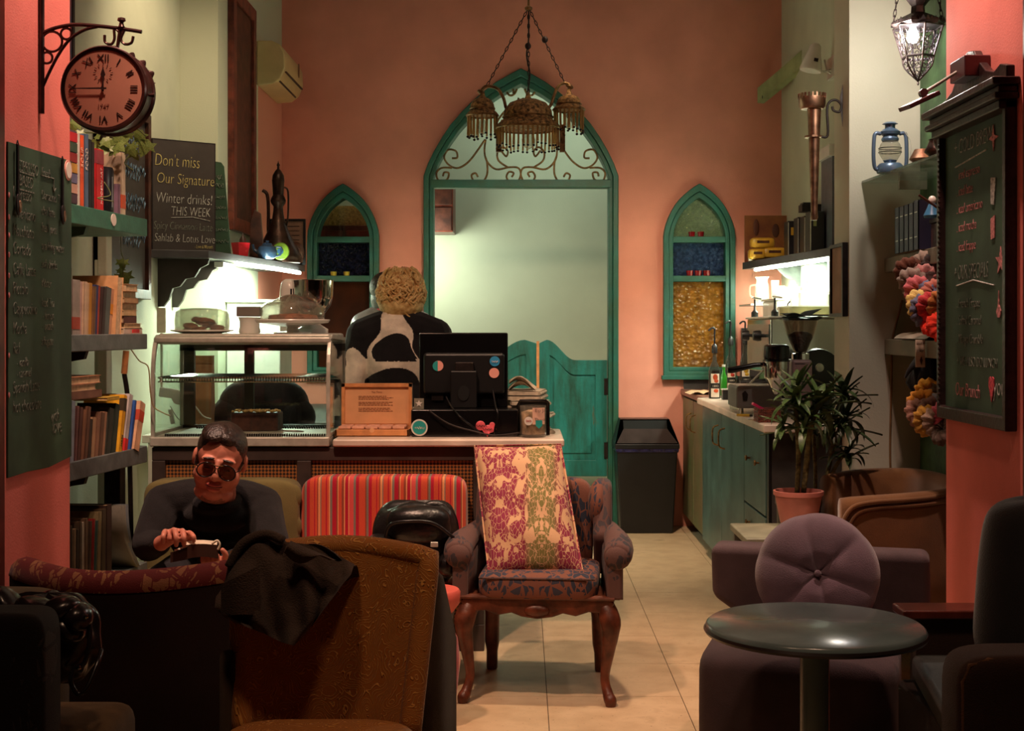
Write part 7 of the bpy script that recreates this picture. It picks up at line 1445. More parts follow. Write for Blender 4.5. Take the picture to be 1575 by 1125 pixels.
# black leather bag on the striped chair
M_leather = mat('black_leather', (22, 20, 21), .32, var=.2, scale=10, bump=.5, bscale=24)
Y = 5.5; bg = thing('leather_bag', 'black leather shoulder bag slumped on the striped armchair', 'bag', (PX(640, Y), Y, .435))
f_ = PX(570, Y); e_ = PX(704, Y)
MB(Matrix.Translation((PX(640, Y), Y, .59))).grid(lambda u, v: (.18 * math.copysign(abs(math.cos(2 * PI * u)) ** .6, math.cos(2 * PI * u)) * math.sin(PI * v) ** .35 * (1 + .04 * math.sin(9 * u * PI + 6 * v)), .1 * math.sin(2 * PI * u) * math.sin(PI * v) ** .4 * (1 + .1 * math.sin(5 * v + u * 9)), -.155 * math.cos(PI * v) + .012 * math.sin(6 * PI * u)), 44, 24, cu=True).obj('bag_body', M_leather, bg, smooth='all')
MB().ell(P(644, 807, 5.42), (.13, .07, .075), 32, 14, .7, .8).obj('flap', M_leather, bg, smooth='all')
MB().tube(smooth_path([P(592, 832, 5.36), P(600, 808, 5.35), P(632, 802, 5.34), P(668, 806, 5.35), P(698, 828, 5.36)]), .007).obj('flap_piping', M_leather, bg, smooth='all')
MB().tube(smooth_path([P(655, 800, 5.5), P(655, 785, 5.5), P(668, 780, 5.5), P(682, 786, 5.5), P(683, 808, 5.5)]), .026, 10, flat=.5).obj('handle', M_leather, bg, smooth='all')
MB().ell(P(584, 836, 5.4), (.05, .08, .035), 20, 12, .7, .7).obj('side_fold', M_leather, bg, smooth='all'); MB().box(P(668, 838, 5.33), (.03, .01, .02)).obj('buckle', M_steel, bg, bevel=.003); MB().ell(P(690, 868, 5.42), (.055, .07, .05), 20, 12).obj('side_fold', M_leather, bg, smooth='all')

# wing armchair
M_wing = fabric_damask('brown_blue_damask', (130, 84, 70), [(0, (54, 60, 78)), (.5, (66, 68, 84)), (1, (50, 56, 72))], 11, .50)
M_wingb = fabric_damask('grey_brown_damask', (104, 76, 72), [(0, (62, 56, 62)), (.5, (78, 70, 74)), (1, (60, 54, 60))], 9, .54)
wx, wy = .078, 5.52
wc = thing('wing_armchair', 'low wing armchair in brown damask with carved cabriole legs and scrolled arms', 'armchair', (wx, wy, 0), R(-5))
LW = Matrix.Translation((wx, wy, 0)) @ Euler((0, 0, R(-5))).to_matrix().to_4x4()
M_legw = mat('carved_walnut', (98, 50, 32), .4, var=.25, scale=20, bump=.2, bscale=50)
for s in (-1, 1):
    MB(LW).tube(smooth_path([(s * .265, -.2, .37), (s * .285, -.225, .30), (s * .275, -.22, .2), (s * .262, -.22, .1), (s * .275, -.24, .04), (s * .285, -.26, .018), (s * .285, -.262, 0)]), [.036, .038, .04, .041, .042, .04, .036, .033, .031, .028, .026, .024, .022, .02, .019, .018, .018, .018, .019, .02, .021, .022, .023, .024, .024, .024, .023, .022, .021, .02, .02], 12).obj('leg', M_legw, wc, smooth='all', label='curved front leg')
    MB(LW).tube(smooth_path([(s * .22, .22, .37), (s * .225, .235, .2), (s * .23, .27, .02), (s * .23, .272, 0)]), [.034] * 4 + [.03] * 4 + [.024] * 4 + [.02] * 4, 10).obj('leg', M_legw, wc, smooth='all')
ap = [(-.265, .415), (.265, .415), (.3, .39), (.28, .345), (.2, .352), (.15, .335), (.1, .345), (.06, .33), (0, .322), (-.06, .33), (-.1, .345), (-.15, .335), (-.2, .352), (-.28, .345), (-.3, .39)]
MB(LW).prism(ap, -.235, -.205).obj('carved_apron', M_legw, wc, bevel=.006); MB(LW).ell((0, -.237, .355), (.05, .012, .022), 16, 8).obj('apron_carving', M_legw, wc, smooth='all')
MB(LW).tube([(-.3, -.235, .405), (.3, -.235, .405)], .009).obj('apron_molding', M_legw, wc, smooth=True)
MB(LW).bx(-.28, .28, -.2, .25, .35, .40).obj('seat_rail', M_legw, wc, bevel=.01)
MB(LW).ell((0, -.02, .445), (.235, .235, .052), 44, 14, .3, .25).obj('seat_cushion', M_wing, wc, smooth='all')
MB(LW).tube([(-.225, -.252, .482), (.225, -.252, .482)], .005).obj('piping', M_wingb, wc, smooth=True)
MB(LW).ell((0, .26, .61), (.2, .06, .21), 40, 22, .35, .35).obj('backrest', M_wing, wc, smooth='all')
for s in (-1, 1):
    MB(LW).wall([(s * .30, -.22), (s * .29, -.05), (s * .27, .12)], .065, .40, [.575, .585, .6]).obj('arm_panel', M_wingb, wc, smooth='all')
    MB(LW).tube(smooth_path([(s * .31, -.235, .565), (s * .315, -.12, .585), (s * .295, .04, .60), (s * .27, .16, .62)]), [.05, .054, .056, .057, .057, .056, .055, .053, .05, .048, .045, .042, .04, .038, .036, .034], 16).obj('arm_roll', M_wingb, wc, smooth='all')
    MB(LW).lathe([(.0001, -.012), (.02, -.01), (.036, -.002), (.048, .01), (.05, .03)], (s * .31, -.25, .565), 22, axis='y').obj('arm_scroll_front', M_wingb, wc, smooth='all')
    MB(LW).bx(s * .30 - .03, s * .30 + .03, -.24, -.2, .40, .56).obj('arm_front', M_wingb, wc, bevel=.012)
    pr = [(.04, .60), (.08, .66), (.10, .76), (.14, .81), (.2, .825), (.3, .80), (.33, .7), (.33, .42), (.2, .42), (.12, .5)]
    MB(LW).prism([(y, z) for y, z in pr], s * .205, s * .28, plane='yz').obj('wing', M_wingb, wc, bevel=.03, seg=4)
    MB(LW).ell((s * .225, .18, .72), (.045, .1, .1), 22, 14).obj('wing_padding', M_wing, wc, smooth='all')
# damask cushion on it
M_dam = fabric_damask('cream_damask', (226, 182, 142), [(0, (132, 126, 72)), (.28, (132, 122, 76)), (.42, (150, 56, 80)), (1, (156, 60, 88))], 24, .46, 1.6, .5, .035)
Y0, Y1 = 5.4, 5.72
cs_ = thing('damask_cushion', 'tall cream damask cushion with crimson and green leaves leaning in the wing armchair', 'cushion', (wx, 5.5, .49))
A4 = [P(752, 884, Y0), P(896, 880, Y0), P(862, 684, Y1), P(730, 686, Y1)]
Cn = sum(A4, Vector()) / 4; nrm = (A4[1] - A4[0]).cross(A4[3] - A4[0]).normalized()
def pil(s_):
    def f(u, v):
        e = lambda w: 1 - (abs(2 * w - 1)) ** 2.6
        b = (A4[0].lerp(A4[1], u)).lerp(A4[3].lerp(A4[2], u), v); pin = .012 * (1 - e(v)) ; th = .085 * (max(0, e(u)) * max(0, e(v))) ** .55
        edge = Cn + (b - Cn) * (1 - .035 * (math.sin(PI * u) * (abs(2 * v - 1) ** 4) + math.sin(PI * v) * (abs(2 * u - 1) ** 4)))
        return edge + nrm * s_ * (th + .004 * math.sin(v * 22 + u * 5) * e(u))
    return f
oC = thing
mb = MB().grid(pil(1), 30, 40).grid(pil(-1), 30, 40); mb.obj('cover', M_dam, cs_, smooth='all')
mb = MB(); mb.tube([A4[0], A4[1], A4[2], A4[3]], .005, 6, closed=True).obj('piping', M_dam, cs_)
# local object space of the damask: x across, z up
# pink stool
M_pinkst = mat('coral_paint', (226, 104, 92), .4, var=.06)
Y = 5.0; st = thing('stool', 'coral painted side table with round flared top beside the golden chair', 'side table', (PX(660, Y), Y, 0)); x = PX(660, Y)
zt_ = PZ(915, Y) + .02
MB().lathe([(.0001, zt_), (.108, zt_), (.115, zt_ - .01), (.112, zt_ - .05), (.09, zt_ - .08), (.06, zt_ - .09), (.0001, zt_ - .09)], (x, Y, 0), 36).obj('top', M_pinkst, st, smooth=True)
M_pst = stripes('coral_striped_paint', [(3, (220, 100, 88)), (1, (160, 30, 50)), (2, (226, 130, 110)), (1, (150, 40, 50))], .07)
MB().lathe([(.06, zt_ - .09), (.075, zt_ - .12), (.105, zt_ - .18), (.115, zt_ - .26), (.1, .1), (.085, .03), (.09, 0), (.0001, 0)], (x, Y, 0), 32).obj('barrel_body', M_pst, st, smooth=True)

# ---- grey lounge chair behind the round table, mauve round cushion
M_mauve = cloth('mauve_grey_upholstery', (92, 76, 80), scale=5); M_cush = cloth('mauve_velvet', (120, 98, 112), scale=6, sheen=.7)
gx, gy, ga = .96, 4.5, R(-16)
gc = thing('lounge_chair', 'boxy mauve grey lounge chair behind the round table', 'armchair', (gx, gy, 0), ga); LG = Matrix.Translation((gx, gy, 0)) @ Euler((0, 0, ga)).to_matrix().to_4x4()
MB(LG).ell((-.02, -.14, .28), (.30, .36, .19), 48, 20, .22, .25).obj('seat', M_mauve, gc, smooth='all')
MB(LG).bx(-.26, .26, -.42, .2, .02, .12).obj('base', M_black, gc, bevel=.01)
bp_ = [(-.37, .50), (-.375, .68), (.37, .68), (.375, .50), (.28, .44), (.26, .3), (-.26, .3), (-.28, .44)]
MB(LG).prism(bp_, .24, .40).obj('backrest', M_mauve, gc, bevel=.03, seg=4)
for xx in (-.22, .22):
    for yy in (-.38, .3): MB(LG).bx(xx - .02, xx + .02, yy - .02, yy + .02, 0, .3).obj('leg', M_black, gc)
Y = 4.55; pc_ = P(1257, 884, Y); pw = thing('round_cushion', 'round mauve velvet pinwheel cushion leaning on the lounge chair', 'cushion', pc_)
LP = Matrix.Translation(pc_) @ Euler((R(-14), 0, R(-10))).to_matrix().to_4x4(); nseg = 6
def pinw(s_):
    def f(u, v):
        a = u * 2 * PI; w = abs(math.sin(nseg / 2 * (a + .3))) ** .35; r = v * .205 * (1 - .03 * (1 - w)); th = .065 * max(0, 1 - v ** 3.2) ** .5 * (.72 + .28 * w) * (.55 + .45 * min(1, v * 3))
        return (r * math.cos(a), -s_ * th, r * math.sin(a))
    return f
MB(LP).grid(pinw(1), 96, 20, cu=True).grid(pinw(-1), 96, 20, cu=True).obj('cover', M_cush, pw, smooth='all')
MB(LP).lathe([(.012, -.05), (.008, -.056), (.0001, -.058)], (0, 0, 0), 14, axis='y').obj('button', M_cush, pw, smooth=True)
# round table
M_ttop = mat('glossy_slate_paint', (112, 130, 130), .2, var=.1, scale=6, bump=.04, bscale=12)
Y = 3.7; x = PX(1253, Y); rt = thing('round_table', 'small round slate table with coral collar pedestal in the right foreground', 'table', (x, Y, 0)); zt_ = .65
MB().lathe([(.0001, zt_), (.284, zt_), (.292, zt_ - .006), (.294, zt_ - .014), (.29, zt_ - .022), (.275, zt_ - .028), (.0001, zt_ - .028)], (x, Y, 0), 72).obj('tabletop', M_ttop, rt, smooth=True)
MB().tube([(x + .291 * math.cos(i * PI / 36), Y + .291 * math.sin(i * PI / 36), zt_ - .02) for i in range(72)], .008, 6, closed=True).obj('rim', mat('dark_rim', (44, 36, 34), .3), rt, smooth=True)
MB().lathe([(.048, zt_ - .028), (.047, zt_ - .04), (.041, zt_ - .05), (.045, zt_ - .056), (.045, zt_ - .068), (.041, zt_ - .075), (.042, zt_ - .082)], (x, Y, 0), 32).obj('collar', mat('coral_collar', (160, 86, 70), .5), rt, smooth=True)
MB().lathe([(.04, zt_ - .082), (.04, .05), (.06, .03), (.2, .015), (.21, 0), (.0001, 0)], (x, Y, 0), 32).obj('pedestal', M_ttop, rt, smooth=True)

# brown tub chair
M_brown = cloth('golden_brown_velvet', (112, 74, 40), scale=5, sheen=.5)
bt = thing('tub_chair', 'brown velvet tub chair with piped arms beside the potted plants', 'armchair', (1.5, 5.75, 0))
ztb = PZ(726, 6.05)
pth = smooth_path([(1.34, 6.02, 0), (1.5, 6.1, 0), (1.7, 6.08, 0), (1.78, 5.9, 0), (1.785, 5.7, 0), (1.74, 5.48, 0), (1.55, 5.42, 0), (1.262, 5.42, 0)], 5)
pth = [(p.x, p.y) for p in pth]; nP = len(pth)
hts = [.78 + .05 * math.sin(PI * min(1, i / (nP * .6))) - .0 for i in range(nP)]; hts = [.77 + .06 * (1 - ((i - nP * .4) / (nP * .6)) ** 2) for i in range(nP)]
MB().wall(pth, .085, .22, hts).obj('shell', M_brown, bt, smooth='all')
for off, rr in ((0.046, .009), (.046, .006)):
    pp = [(PX(1291, 5.37), 5.37, .28), (PX(1291, 5.37), 5.37, .58), (PX(1296, 5.37), 5.37, .68), (PX(1312, 5.37), 5.37, .745), (PX(1345, 5.37), 5.37, .765), (PX(1385, 5.368), 5.368, .772), (1.60, 5.383, .78), (1.69, 5.41, .79)]
    if rr == .006: pp = [(a + .022, b, c - .022) for a, b, c in pp]
    MB().tube(smooth_path(pp), rr, 8).obj('piping', M_brown, bt, smooth='all')
MB().ell((1.53, 5.76, .38), (.22, .26, .09), 30, 14, .35, .35).obj('seat_cushion', M_brown, bt, smooth='all')
for xx, yy in ((1.36, 5.46), (1.36, 5.98), (1.76, 5.5), (1.76, 6.0)): MB().tube([(xx, yy, 0), (xx, yy, .25)], [.014, .02], 8).obj('leg', M_wood, bt)
# small pale table and plants
Y = 5.55; t = thing('small_table', 'low pale square table holding the pink plant pot', 'table', (1.12, 5.85, 0)); zt_ = PZ(829, 5.5)
MB().bx(PX(1148, 5.5), 1.27, 5.5, 5.94, zt_ - .03, zt_).obj('top', mat('pale_green_grey_top', (150, 152, 130), .5), t, bevel=.006)
for xx in (PX(1152, 5.5) + .02, 1.24):
    for yy in (5.53, 5.91): MB().bx(xx - .018, xx + .018, yy - .018, yy + .018, 0, zt_ - .03).obj('leg', M_shelf, t)
Y = 5.85; M_potp = mat('pink_terracotta', (214, 130, 118), .6, var=.06, scale=12)
p1 = thing('potted_dracaena', 'leafy dracaena with ringed canes in a pink pot', 'potted plant', (PX(1228, Y), Y, zt_)); x = PX(1228, Y)
zr_ = PZ(755, Y); hp = zr_ - zt_
MB().lathe([(.07, 0), (.078, .02), (.1, hp - .02), (.106, hp - .018), (.107, hp), (.098, hp), (.094, hp - .03), (.0001, hp - .035)], (x, Y, zt_), 36).obj('pot', M_potp, p1, smooth=True)
MB().lathe([(.094, hp - .025), (.0001, hp - .02)], (x, Y, zt_), 24).obj('soil', mat('soil', (46, 34, 26), .9), p1)
M_cane = mat('ringed_cane', (112, 104, 60), .7, var=.3, scale=50, bump=.6, bscale=70); M_dl = mat('dracaena_leaf', (44, 72, 34), .4, var=.3, scale=8, col2=(84, 108, 56)); M_dl2 = mat('dark_dracaena_leaf', (34, 54, 30), .4, var=.3, scale=8, col2=(64, 84, 44))
def blade(w_, bend): 
    return MB().grid(lambda u, v: ((u - .5) * w_ * math.sin(PI * min(1, v * .92 + .08)) ** .7, math.sin(bend * v) / bend, -(1 - math.cos(bend * v)) / bend + .25 * w_ * abs(u - .5) * 2), 3, 9)
blades = [blade(.19, b) for b in (.5, 1.1, 1.8, .2)]
def crown(parent, px, py, Yq, n, ln, seed, m, spread=1.0, tilt=0):
    g = random.Random(seed); c = P(px, py, Yq)
    for i in range(n):
        a = i * 2.399 + g.uniform(-.3, .3); el = g.uniform(-.3, 1.35) * (1 if i > n / 3 else .8); l_ = ln * g.uniform(.7, 1.1)
        o = protos[(i % 4, m.name)] if (i % 4, m.name) in protos else None
        if o is None: o = blades[i % 4].obj('leaf', m, parent, smooth='all', world=False); protos[(i % 4, m.name)] = o
        else: o = sub('leaf', o, parent, (0, 0, 0))
        o.location = c + Vector((0, 0, -.06 * i / n)) - parent.location; o.scale = (l_, l_, l_); o.rotation_euler = Euler((el, 0, a))
protos = {}
for (pa, pb, pt, ln, n_, sd_) in (((1226, 752), (1228, 690), (1222, 610), .17, 22, 1), ((1236, 752), (1243, 690), (1240, 640), .17, 24, 2), ((1236, 750), (1245, 670), (1262, 612), .17, 20, 3)):
    MB().tube(smooth_path([P(pa[0], pa[1] + 6, Y), P(*pb, Y), P(*pt, Y)]), [.011] * 11, 8).obj('cane', M_cane, p1, smooth='all'); crown(p1, pt[0], pt[1], Y, n_, ln, sd_, M_dl)
crown(p1, 1205, 650, Y, 15, .14, 8, M_dl); crown(p1, 1226, 585, Y, 10, .13, 18, M_dl)
Y2 = 5.95; p2 = thing('potted_dracaena', 'taller dark leaved dracaena in a grey pot behind the brown tub chair', 'potted plant', (PX(1262, Y2), Y2, 0)); x = PX(1254, Y2)
MB().lathe([(.075, 0), (.08, .02), (.095, PZ(785, Y2)), (.102, PZ(780, Y2)), (.102, PZ(772, Y2)), (.09, PZ(772, Y2)), (.0001, PZ(780, Y2))], (x - .05, Y2 + .12, 0), 30).obj('pot', mat('grey_pot', (70, 68, 68), .5), p2, smooth=True)
for (pts, ln, n_, sd_) in (([(1254, 775), (1254, 720), (1250, 650)], .15, 20, 4), ([(1262, 775), (1280, 690), (1284, 650), (1298, 600)], .16, 24, 5), ([(1264, 775), (1284, 680), (1300, 640)], .16, 24, 6), ([(1264, 775), (1284, 720), (1306, 690)], .14, 20, 7), ([(1284, 690), (1270, 650), (1278, 640)], .14, 18, 9)):
    pp = smooth_path([P(a, b, Y2 + .1) for a, b in pts]); MB().tube(pp, .009, 8).obj('cane', M_cane, p2, smooth='all'); crown(p2, pts[-1][0], pts[-1][1], Y2 + .08, n_, ln, sd_, M_dl2)

# right foreground armchair
M_dkb = cloth('dark_brown_velvet', (60, 42, 34), scale=5); M_seatb = mat('grey_blue_leather', (74, 78, 76), .4, var=.12, bump=.2, bscale=20); M_armw = mat('mahogany_arm', (104, 46, 34), .25, var=.15, scale=14, coat=.3)
ra = thing('wooden_arm_chair', 'dark armchair with mahogany arm and grey seat pad at the right edge', 'armchair', (1.4, 3.55, 0))
zs_ = .53
MB().add([(1.10, 3.86, zs_), (1.95, 3.86, zs_), (1.95, 3.2, zs_), (1.0, 3.2, zs_), (1.10, 3.86, zs_ - .07), (1.95, 3.86, zs_ - .07), (1.95, 3.2, zs_ - .07), (1.0, 3.2, zs_ - .07)], [(0, 1, 2, 3), (4, 5, 6, 7), (0, 1, 5, 4), (1, 2, 6, 5), (2, 3, 7, 6), (3, 0, 4, 7)]).obj('seat_pad', M_seatb, ra, bevel=.02, seg=4)
MB().bx(1.06, 1.95, 3.2, 3.86, .1, zs_ - .07).obj('seat_base', M_dkb, ra, bevel=.015)
MB().bx(PX(1376, 3.95), 1.95, 3.86, 3.98, .625, .65).obj('arm', M_armw, ra, bevel=.006, label='flat mahogany arm'); MB().bx(1.12, 1.95, 3.88, 3.94, .05, .625).obj('arm_panel', M_dkb, ra)
MB().ell((1.43, 3.11, .42), (.46, .075, .30), 44, 20, .16, .2).obj('near_arm', M_dkb, ra, smooth='all'); MB().ell((1.85, 3.5, .62), (.1, .42, .35), 30, 16, .3, .3).obj('backrest', M_dkb, ra, smooth='all')
MB().tube([(.985, 3.05, .15), (.985, 3.05, .66), (1.0, 3.05, .695), (1.04, 3.05, .708), (1.8, 3.05, .712)], .006).obj('piping', cloth('brown_piping', (104, 70, 44)), ra, smooth=True)
for xx, yy in ((1.1, 3.1), (1.1, 3.85), (1.8, 3.1), (1.8, 3.85)): MB().bx(xx - .025, xx + .025, yy - .025, yy + .025, 0, .2).obj('leg', M_wood, ra)
Y = 3.6; t = thing('black_cushion', 'large black velvet cushion on the right edge armchair', 'cushion', (1.42, Y, zs_)); M_blk = cloth('black_velvet', (30, 27, 26), sheen=.6)
cx, cz = 1.40, .765
MB(Matrix.Translation((cx, Y, cz)) @ Euler((0, R(4), R(20))).to_matrix().to_4x4()).grid(lambda u, v: ((lambda cu, su, sv: (.23 * math.copysign(abs(cu) ** .5, cu) * sv ** .3, .09 * su * sv ** .6, 0))(math.cos(2 * PI * u), math.sin(2 * PI * u), max(1e-4, math.sin(PI * v)))[0] * (1 + .02 * math.sin(14 * v + 3)), .09 * math.sin(2 * PI * u) * math.sin(PI * v) ** .6, -.235 * (math.copysign(abs(math.cos(PI * v)) ** .6, math.cos(PI * v))) * (1 - .03 * math.cos(4 * PI * u))), 44, 26, cu=True).obj('cover', M_blk, t, smooth='all')

# ---- left foreground: red tub chair back, golden chair with coat, leather bag, patterned chair
M_redpat = fabric_damask('red_gold_brocade', (92, 20, 15), [(0, (140, 92, 56)), (1, (128, 78, 48))], 12, .55); M_dkchair = cloth('dark_red_brown_cloth', (38, 20, 15), scale=4, sheen=.05)
rd = thing('red_tub_chair', 'dark tub chair seen from behind with a red brocade top rim', 'armchair', (-1.2, 4.2, 0))
n_ = 25; pth = []
for i in range(n_):
    u = i / (n_ - 1); xx = PX(18, 4.1) + .03 + (PX(372, 4.1) - PX(18, 4.1) - .03) * u; yy = 4.14 - .24 * math.sin(PI * u) ** .9; pth.append((xx, yy))
pth = [(pth[0][0] + .0, 4.5), (pth[0][0] - .0, 4.3)] + pth + [(pth[-1][0], 4.3), (pth[-1][0], 4.5)]
hh_ = [.56, .66] + [.745] * n_ + [.66, .56]; MB().wall(pth, .10, .15, hh_).obj('back_shell', M_dkchair, rd, smooth='all')
MB().wall(pth, .104, [z - .045 for z in hh_], [z + .012 for z in hh_]).obj('brocade_rim', M_redpat, rd, smooth='all')
MB().ell((-1.2, 4.36, .36), (.3, .26, .1), 30, 14, .35, .35).obj('seat', M_redpat, rd, smooth='all')
for xx, yy in ((-1.45, 4.1), (-.95, 4.1), (-1.45, 4.5), (-.95, 4.5)): MB().tube([(xx, yy, 0), (xx, yy, .2)], [.016, .025], 8).obj('leg', M_wood, rd)
# golden chair
M_gold = mat('embossed_gold_velvet', (168, 100, 34), .6, var=.15, scale=5, spec=.3, sheen=.15)
m = M_gold; tc = N(m, 'ShaderNodeTexCoord'); nz = N(m, 'ShaderNodeTexNoise'); nz.inputs['Scale'].default_value = 9; nz.inputs['Detail'].default_value = 1; L(m, tc.outputs['Object'], nz.inputs['Vector'])
va = N(m, 'ShaderNodeMix', data_type='RGBA'); va.inputs[0].default_value = .55; L(m, tc.outputs['Object'], va.inputs[6]); L(m, nz.outputs['Color'], va.inputs[7])
wv = N(m, 'ShaderNodeTexWave', wave_type='RINGS'); wv.inputs['Scale'].default_value = 22; wv.inputs['Distortion'].default_value = 7; wv.inputs['Detail'].default_value = 1; wv.inputs['Detail Scale'].default_value = 1.2; L(m, va.outputs[2], wv.inputs['Vector'])
rp = N(m, 'ShaderNodeMapRange'); rp.inputs['From Min'].default_value = .78; rp.inputs['From Max'].default_value = .95; L(m, wv.outputs['Fac'], rp.inputs['Value'])
bp = N(m, 'ShaderNodeBump'); bp.inputs['Strength'].default_value = .9; bp.inputs['Distance'].default_value = .006; L(m, rp.outputs[0], bp.inputs['Height']); L(m, ramp(m, rp.outputs[0], [(0, (172, 104, 38)), (1, (226, 158, 76))]), m.node_tree.nodes['Principled BSDF'].inputs['Base Color']); L(m, bp.outputs[0], m.node_tree.nodes['Principled BSDF'].inputs['Normal'])  # ridges also coloured lighter, painting light onto the emboss
M_greyb = cloth('grey_brown_chair_side', (78, 62, 48), scale=5)
gd = thing('golden_chair', 'curved gold embossed velvet chair facing the viewer with a coat over its back', 'armchair', (-.5, 3.5, 0)); Yg = 3.56
def gback(dy, ofs):
    def f(u, v):
        z = .40 + (.845 - .40) * v; w_ = (.215 + .035 * v) ; x = -.505 + (u - .5) * 2 * w_ + .01 * v; y = 3.62 - .09 * math.cos((u - .5) * PI) * -1 * -1 + dy + .06 * v
        y = 3.50 + .10 * math.sin(PI * u) + .07 * v + dy
        z2 = z + .015 * math.sin(PI * u) * v
        return (x, y, z2)
    return f
nu, nv = 30, 20; fr_ = [gback(0, 0)(i / (nu - 1), j / (nv - 1)) for j in range(nv) for i in range(nu)]
mb = MB(); mb.grid(gback(0, 0), nu, nv); 
def rim_pts(dy): return [gback(dy, 0)(0, j / 12) for j in range(13)] + [gback(dy, 0)(i / 16, 1) for i in range(1, 17)] + [gback(dy, 0)(1, 1 - j / 12) for j in range(1, 13)]
ra_, rb_ = rim_pts(0), rim_pts(.06); 
mb.obj('backrest', M_gold, gd, smooth='all')
mb = MB(); mb.tube([Vector(p) + Vector((0, .026, 0)) for p in ra_], .03, 12); mb.obj('backrest_edge', M_gold, gd, smooth='all')
MB().grid(gback(.085, 0), nu, nv).obj('rear_panel', M_greyb, gd, smooth='all')
MB().wall([(-.262, 3.62), (-.235, 3.70), (-.21, 3.86)], .05, .1, [.83, .79, .60]).obj('side_panel', M_greyb, gd, smooth='all'); MB().wall([(-.76, 3.52), (-.765, 3.62), (-.77, 3.7)], .04, .1, [.62, .6, .5]).obj('side_panel', M_greyb, gd, smooth='all')
MB().ell((-.505, 3.27, .37), (.25, .26, .09), 44, 16, .4, .45).obj('seat', M_gold, gd, smooth='all'); MB().bx(-.73, -.27, 3.1, 3.55, .12, .3).obj('seat_base', M_greyb, gd, bevel=.02)
for xx, yy in ((-.7, 3.12), (-.3, 3.12), (-.7, 3.55), (-.3, 3.55)): MB().tube([(xx, yy, 0), (xx, yy, .16)], [.015, .022], 8).obj('leg', M_wood, gd)
# coat draped over it
M_coat = cloth('charcoal_wool', (78, 64, 56), sheen=.05, bump=.5, bscale=250, scale=6)
co = thing('charcoal_coat', 'charcoal wool coat thrown over the back of the golden chair', 'coat', (-.7, 3.55, .84))
Yk = 3.47
front = [[(345, 905), (350, 870), (372, 838), (408, 824), (440, 834), (478, 838), (515, 852), (545, 868)], [(332, 918), (352, 895), (388, 868), (422, 860), (456, 868), (490, 880), (520, 890), (540, 884)], [(330, 935), (358, 925), (395, 915), (428, 915), (462, 922), (490, 925), (508, 918), (528, 898)], [(345, 950), (368, 952), (400, 955), (432, 962), (462, 965), (482, 955), (498, 938), (516, 915)], [(362, 958), (382, 966), (408, 976), (432, 988), (452, 994), (468, 978), (486, 955), (500, 935)]]
def bilin(u, v):
    a = u * 7; b = v * 4; i, j = min(6, int(a)), min(3, int(b)); fa, fb = a - i, b - j
    p = lambda ii, jj: Vector((front[jj][ii][0], front[jj][ii][1], 0)); return (p(i, j) * (1 - fa) + p(i + 1, j) * fa) * (1 - fb) + (p(i, j + 1) * (1 - fa) + p(i + 1, j + 1) * fa) * fb
def cf(u, v):
    q = bilin(u, v); fold = .022 * math.sin(u * 15 + v * 3 + .6 * math.sin(v * 6)) + .012 * math.sin(u * 31 - v * 5)
    return P(q.x, q.y, Yk + .10 * (1 - v) ** 2 * .9 - .02 + fold * (.4 + .6 * v))
MB().grid(cf, 70, 40).obj('draped_front', M_coat, co, smooth='all')
def cb2(u, v):
    q = bilin(u, 0); top_ = P(q.x, q.y, Yk + .07); return top_ + Vector((0, .16 * math.sin(v * PI / 2) + .02 * math.sin(u * 14), -.32 * v * v + .012 * math.sin(u * 18) * (1 - v)))
MB().grid(cb2, 60, 20).obj('draped_rear', M_coat, co, smooth='all')
MB().tube(smooth_path([P(352, 872, Yk + .05), P(374, 836, Yk + .05), P(408, 822, Yk + .06), P(436, 832, Yk + .05)]), .012, 8).obj('collar_seam', M_coat, co, smooth='all')
MB().grid(lambda u, v: P(447 + 70 * u - 10 * v, 832 + 30 * u + 26 * v * math.sin(PI * min(1, u + .25)), Yk - .0 - .03 * math.sin(PI * v)), 16, 8).obj('lapel', M_coat, co, smooth='all')
MB().grid(lambda u, v: P(340 + 60 * u, 900 + 46 * v - 30 * u * (1 - v), Yk - .02 - .03 * math.sin(PI * u)), 12, 10).obj('sleeve_fold', M_coat, co, smooth='all')
# patterned chair block and tufted leather bag at the left edge
M_pat = fabric_damask('dark_grey_brocade', (34, 28, 26), [(0, (60, 50, 46)), (1, (56, 46, 42))], 10, .58)
pc2 = thing('patterned_armchair', 'dark patterned armchair arm at the lower left edge', 'armchair', (-1.3, 3.05, 0)); Yq = 2.98
MB().ell((PX(68, Yq) - .25, Yq + .06, .42), (.25, .06, .405), 44, 24, .12, .14).obj('near_arm', M_pat, pc2, smooth='all')
MB().ell((PX(92, 3.6) - .28, 3.62, .50), (.28, .09, .255), 36, 18, .25, .25).obj('backrest', cloth('olive_brown_back', (74, 60, 36)), pc2, smooth='all'); MB().ell((PX(110, 3.1) - .1, 3.28, .36), (.14, .26, .14), 30, 14, .3, .3).obj('seat', cloth('brown_seat', (96, 72, 44)), pc2, smooth='all')
for yy in (3.08, 3.5): MB().tube([(-1.35, yy, 0), (-1.35, yy, .06)], .02).obj('leg', M_wood, pc2)
Yb = 3.25; lb_ = thing('tufted_leather_bag', 'tufted glossy black leather bag with looping strap at the left edge', 'bag', P(110, 990, Yb)); M_tuft = mat('glossy_dark_leather', (34, 27, 28), .25, var=.15, bump=.15, bscale=18)
def tf(u, v):
    a = 2 * PI * u; b = PI * v; r = 1 + .05 * math.sin(5 * a + 3 * b) * math.sin(4 * b) + .02 * math.sin(9 * a)
    return (.115 * math.copysign(abs(math.cos(a)) ** .8, math.cos(a)) * math.sin(b) ** .6 * r, .09 * math.sin(a) * math.sin(b) ** .6 * r, -.125 * math.cos(b) * r)
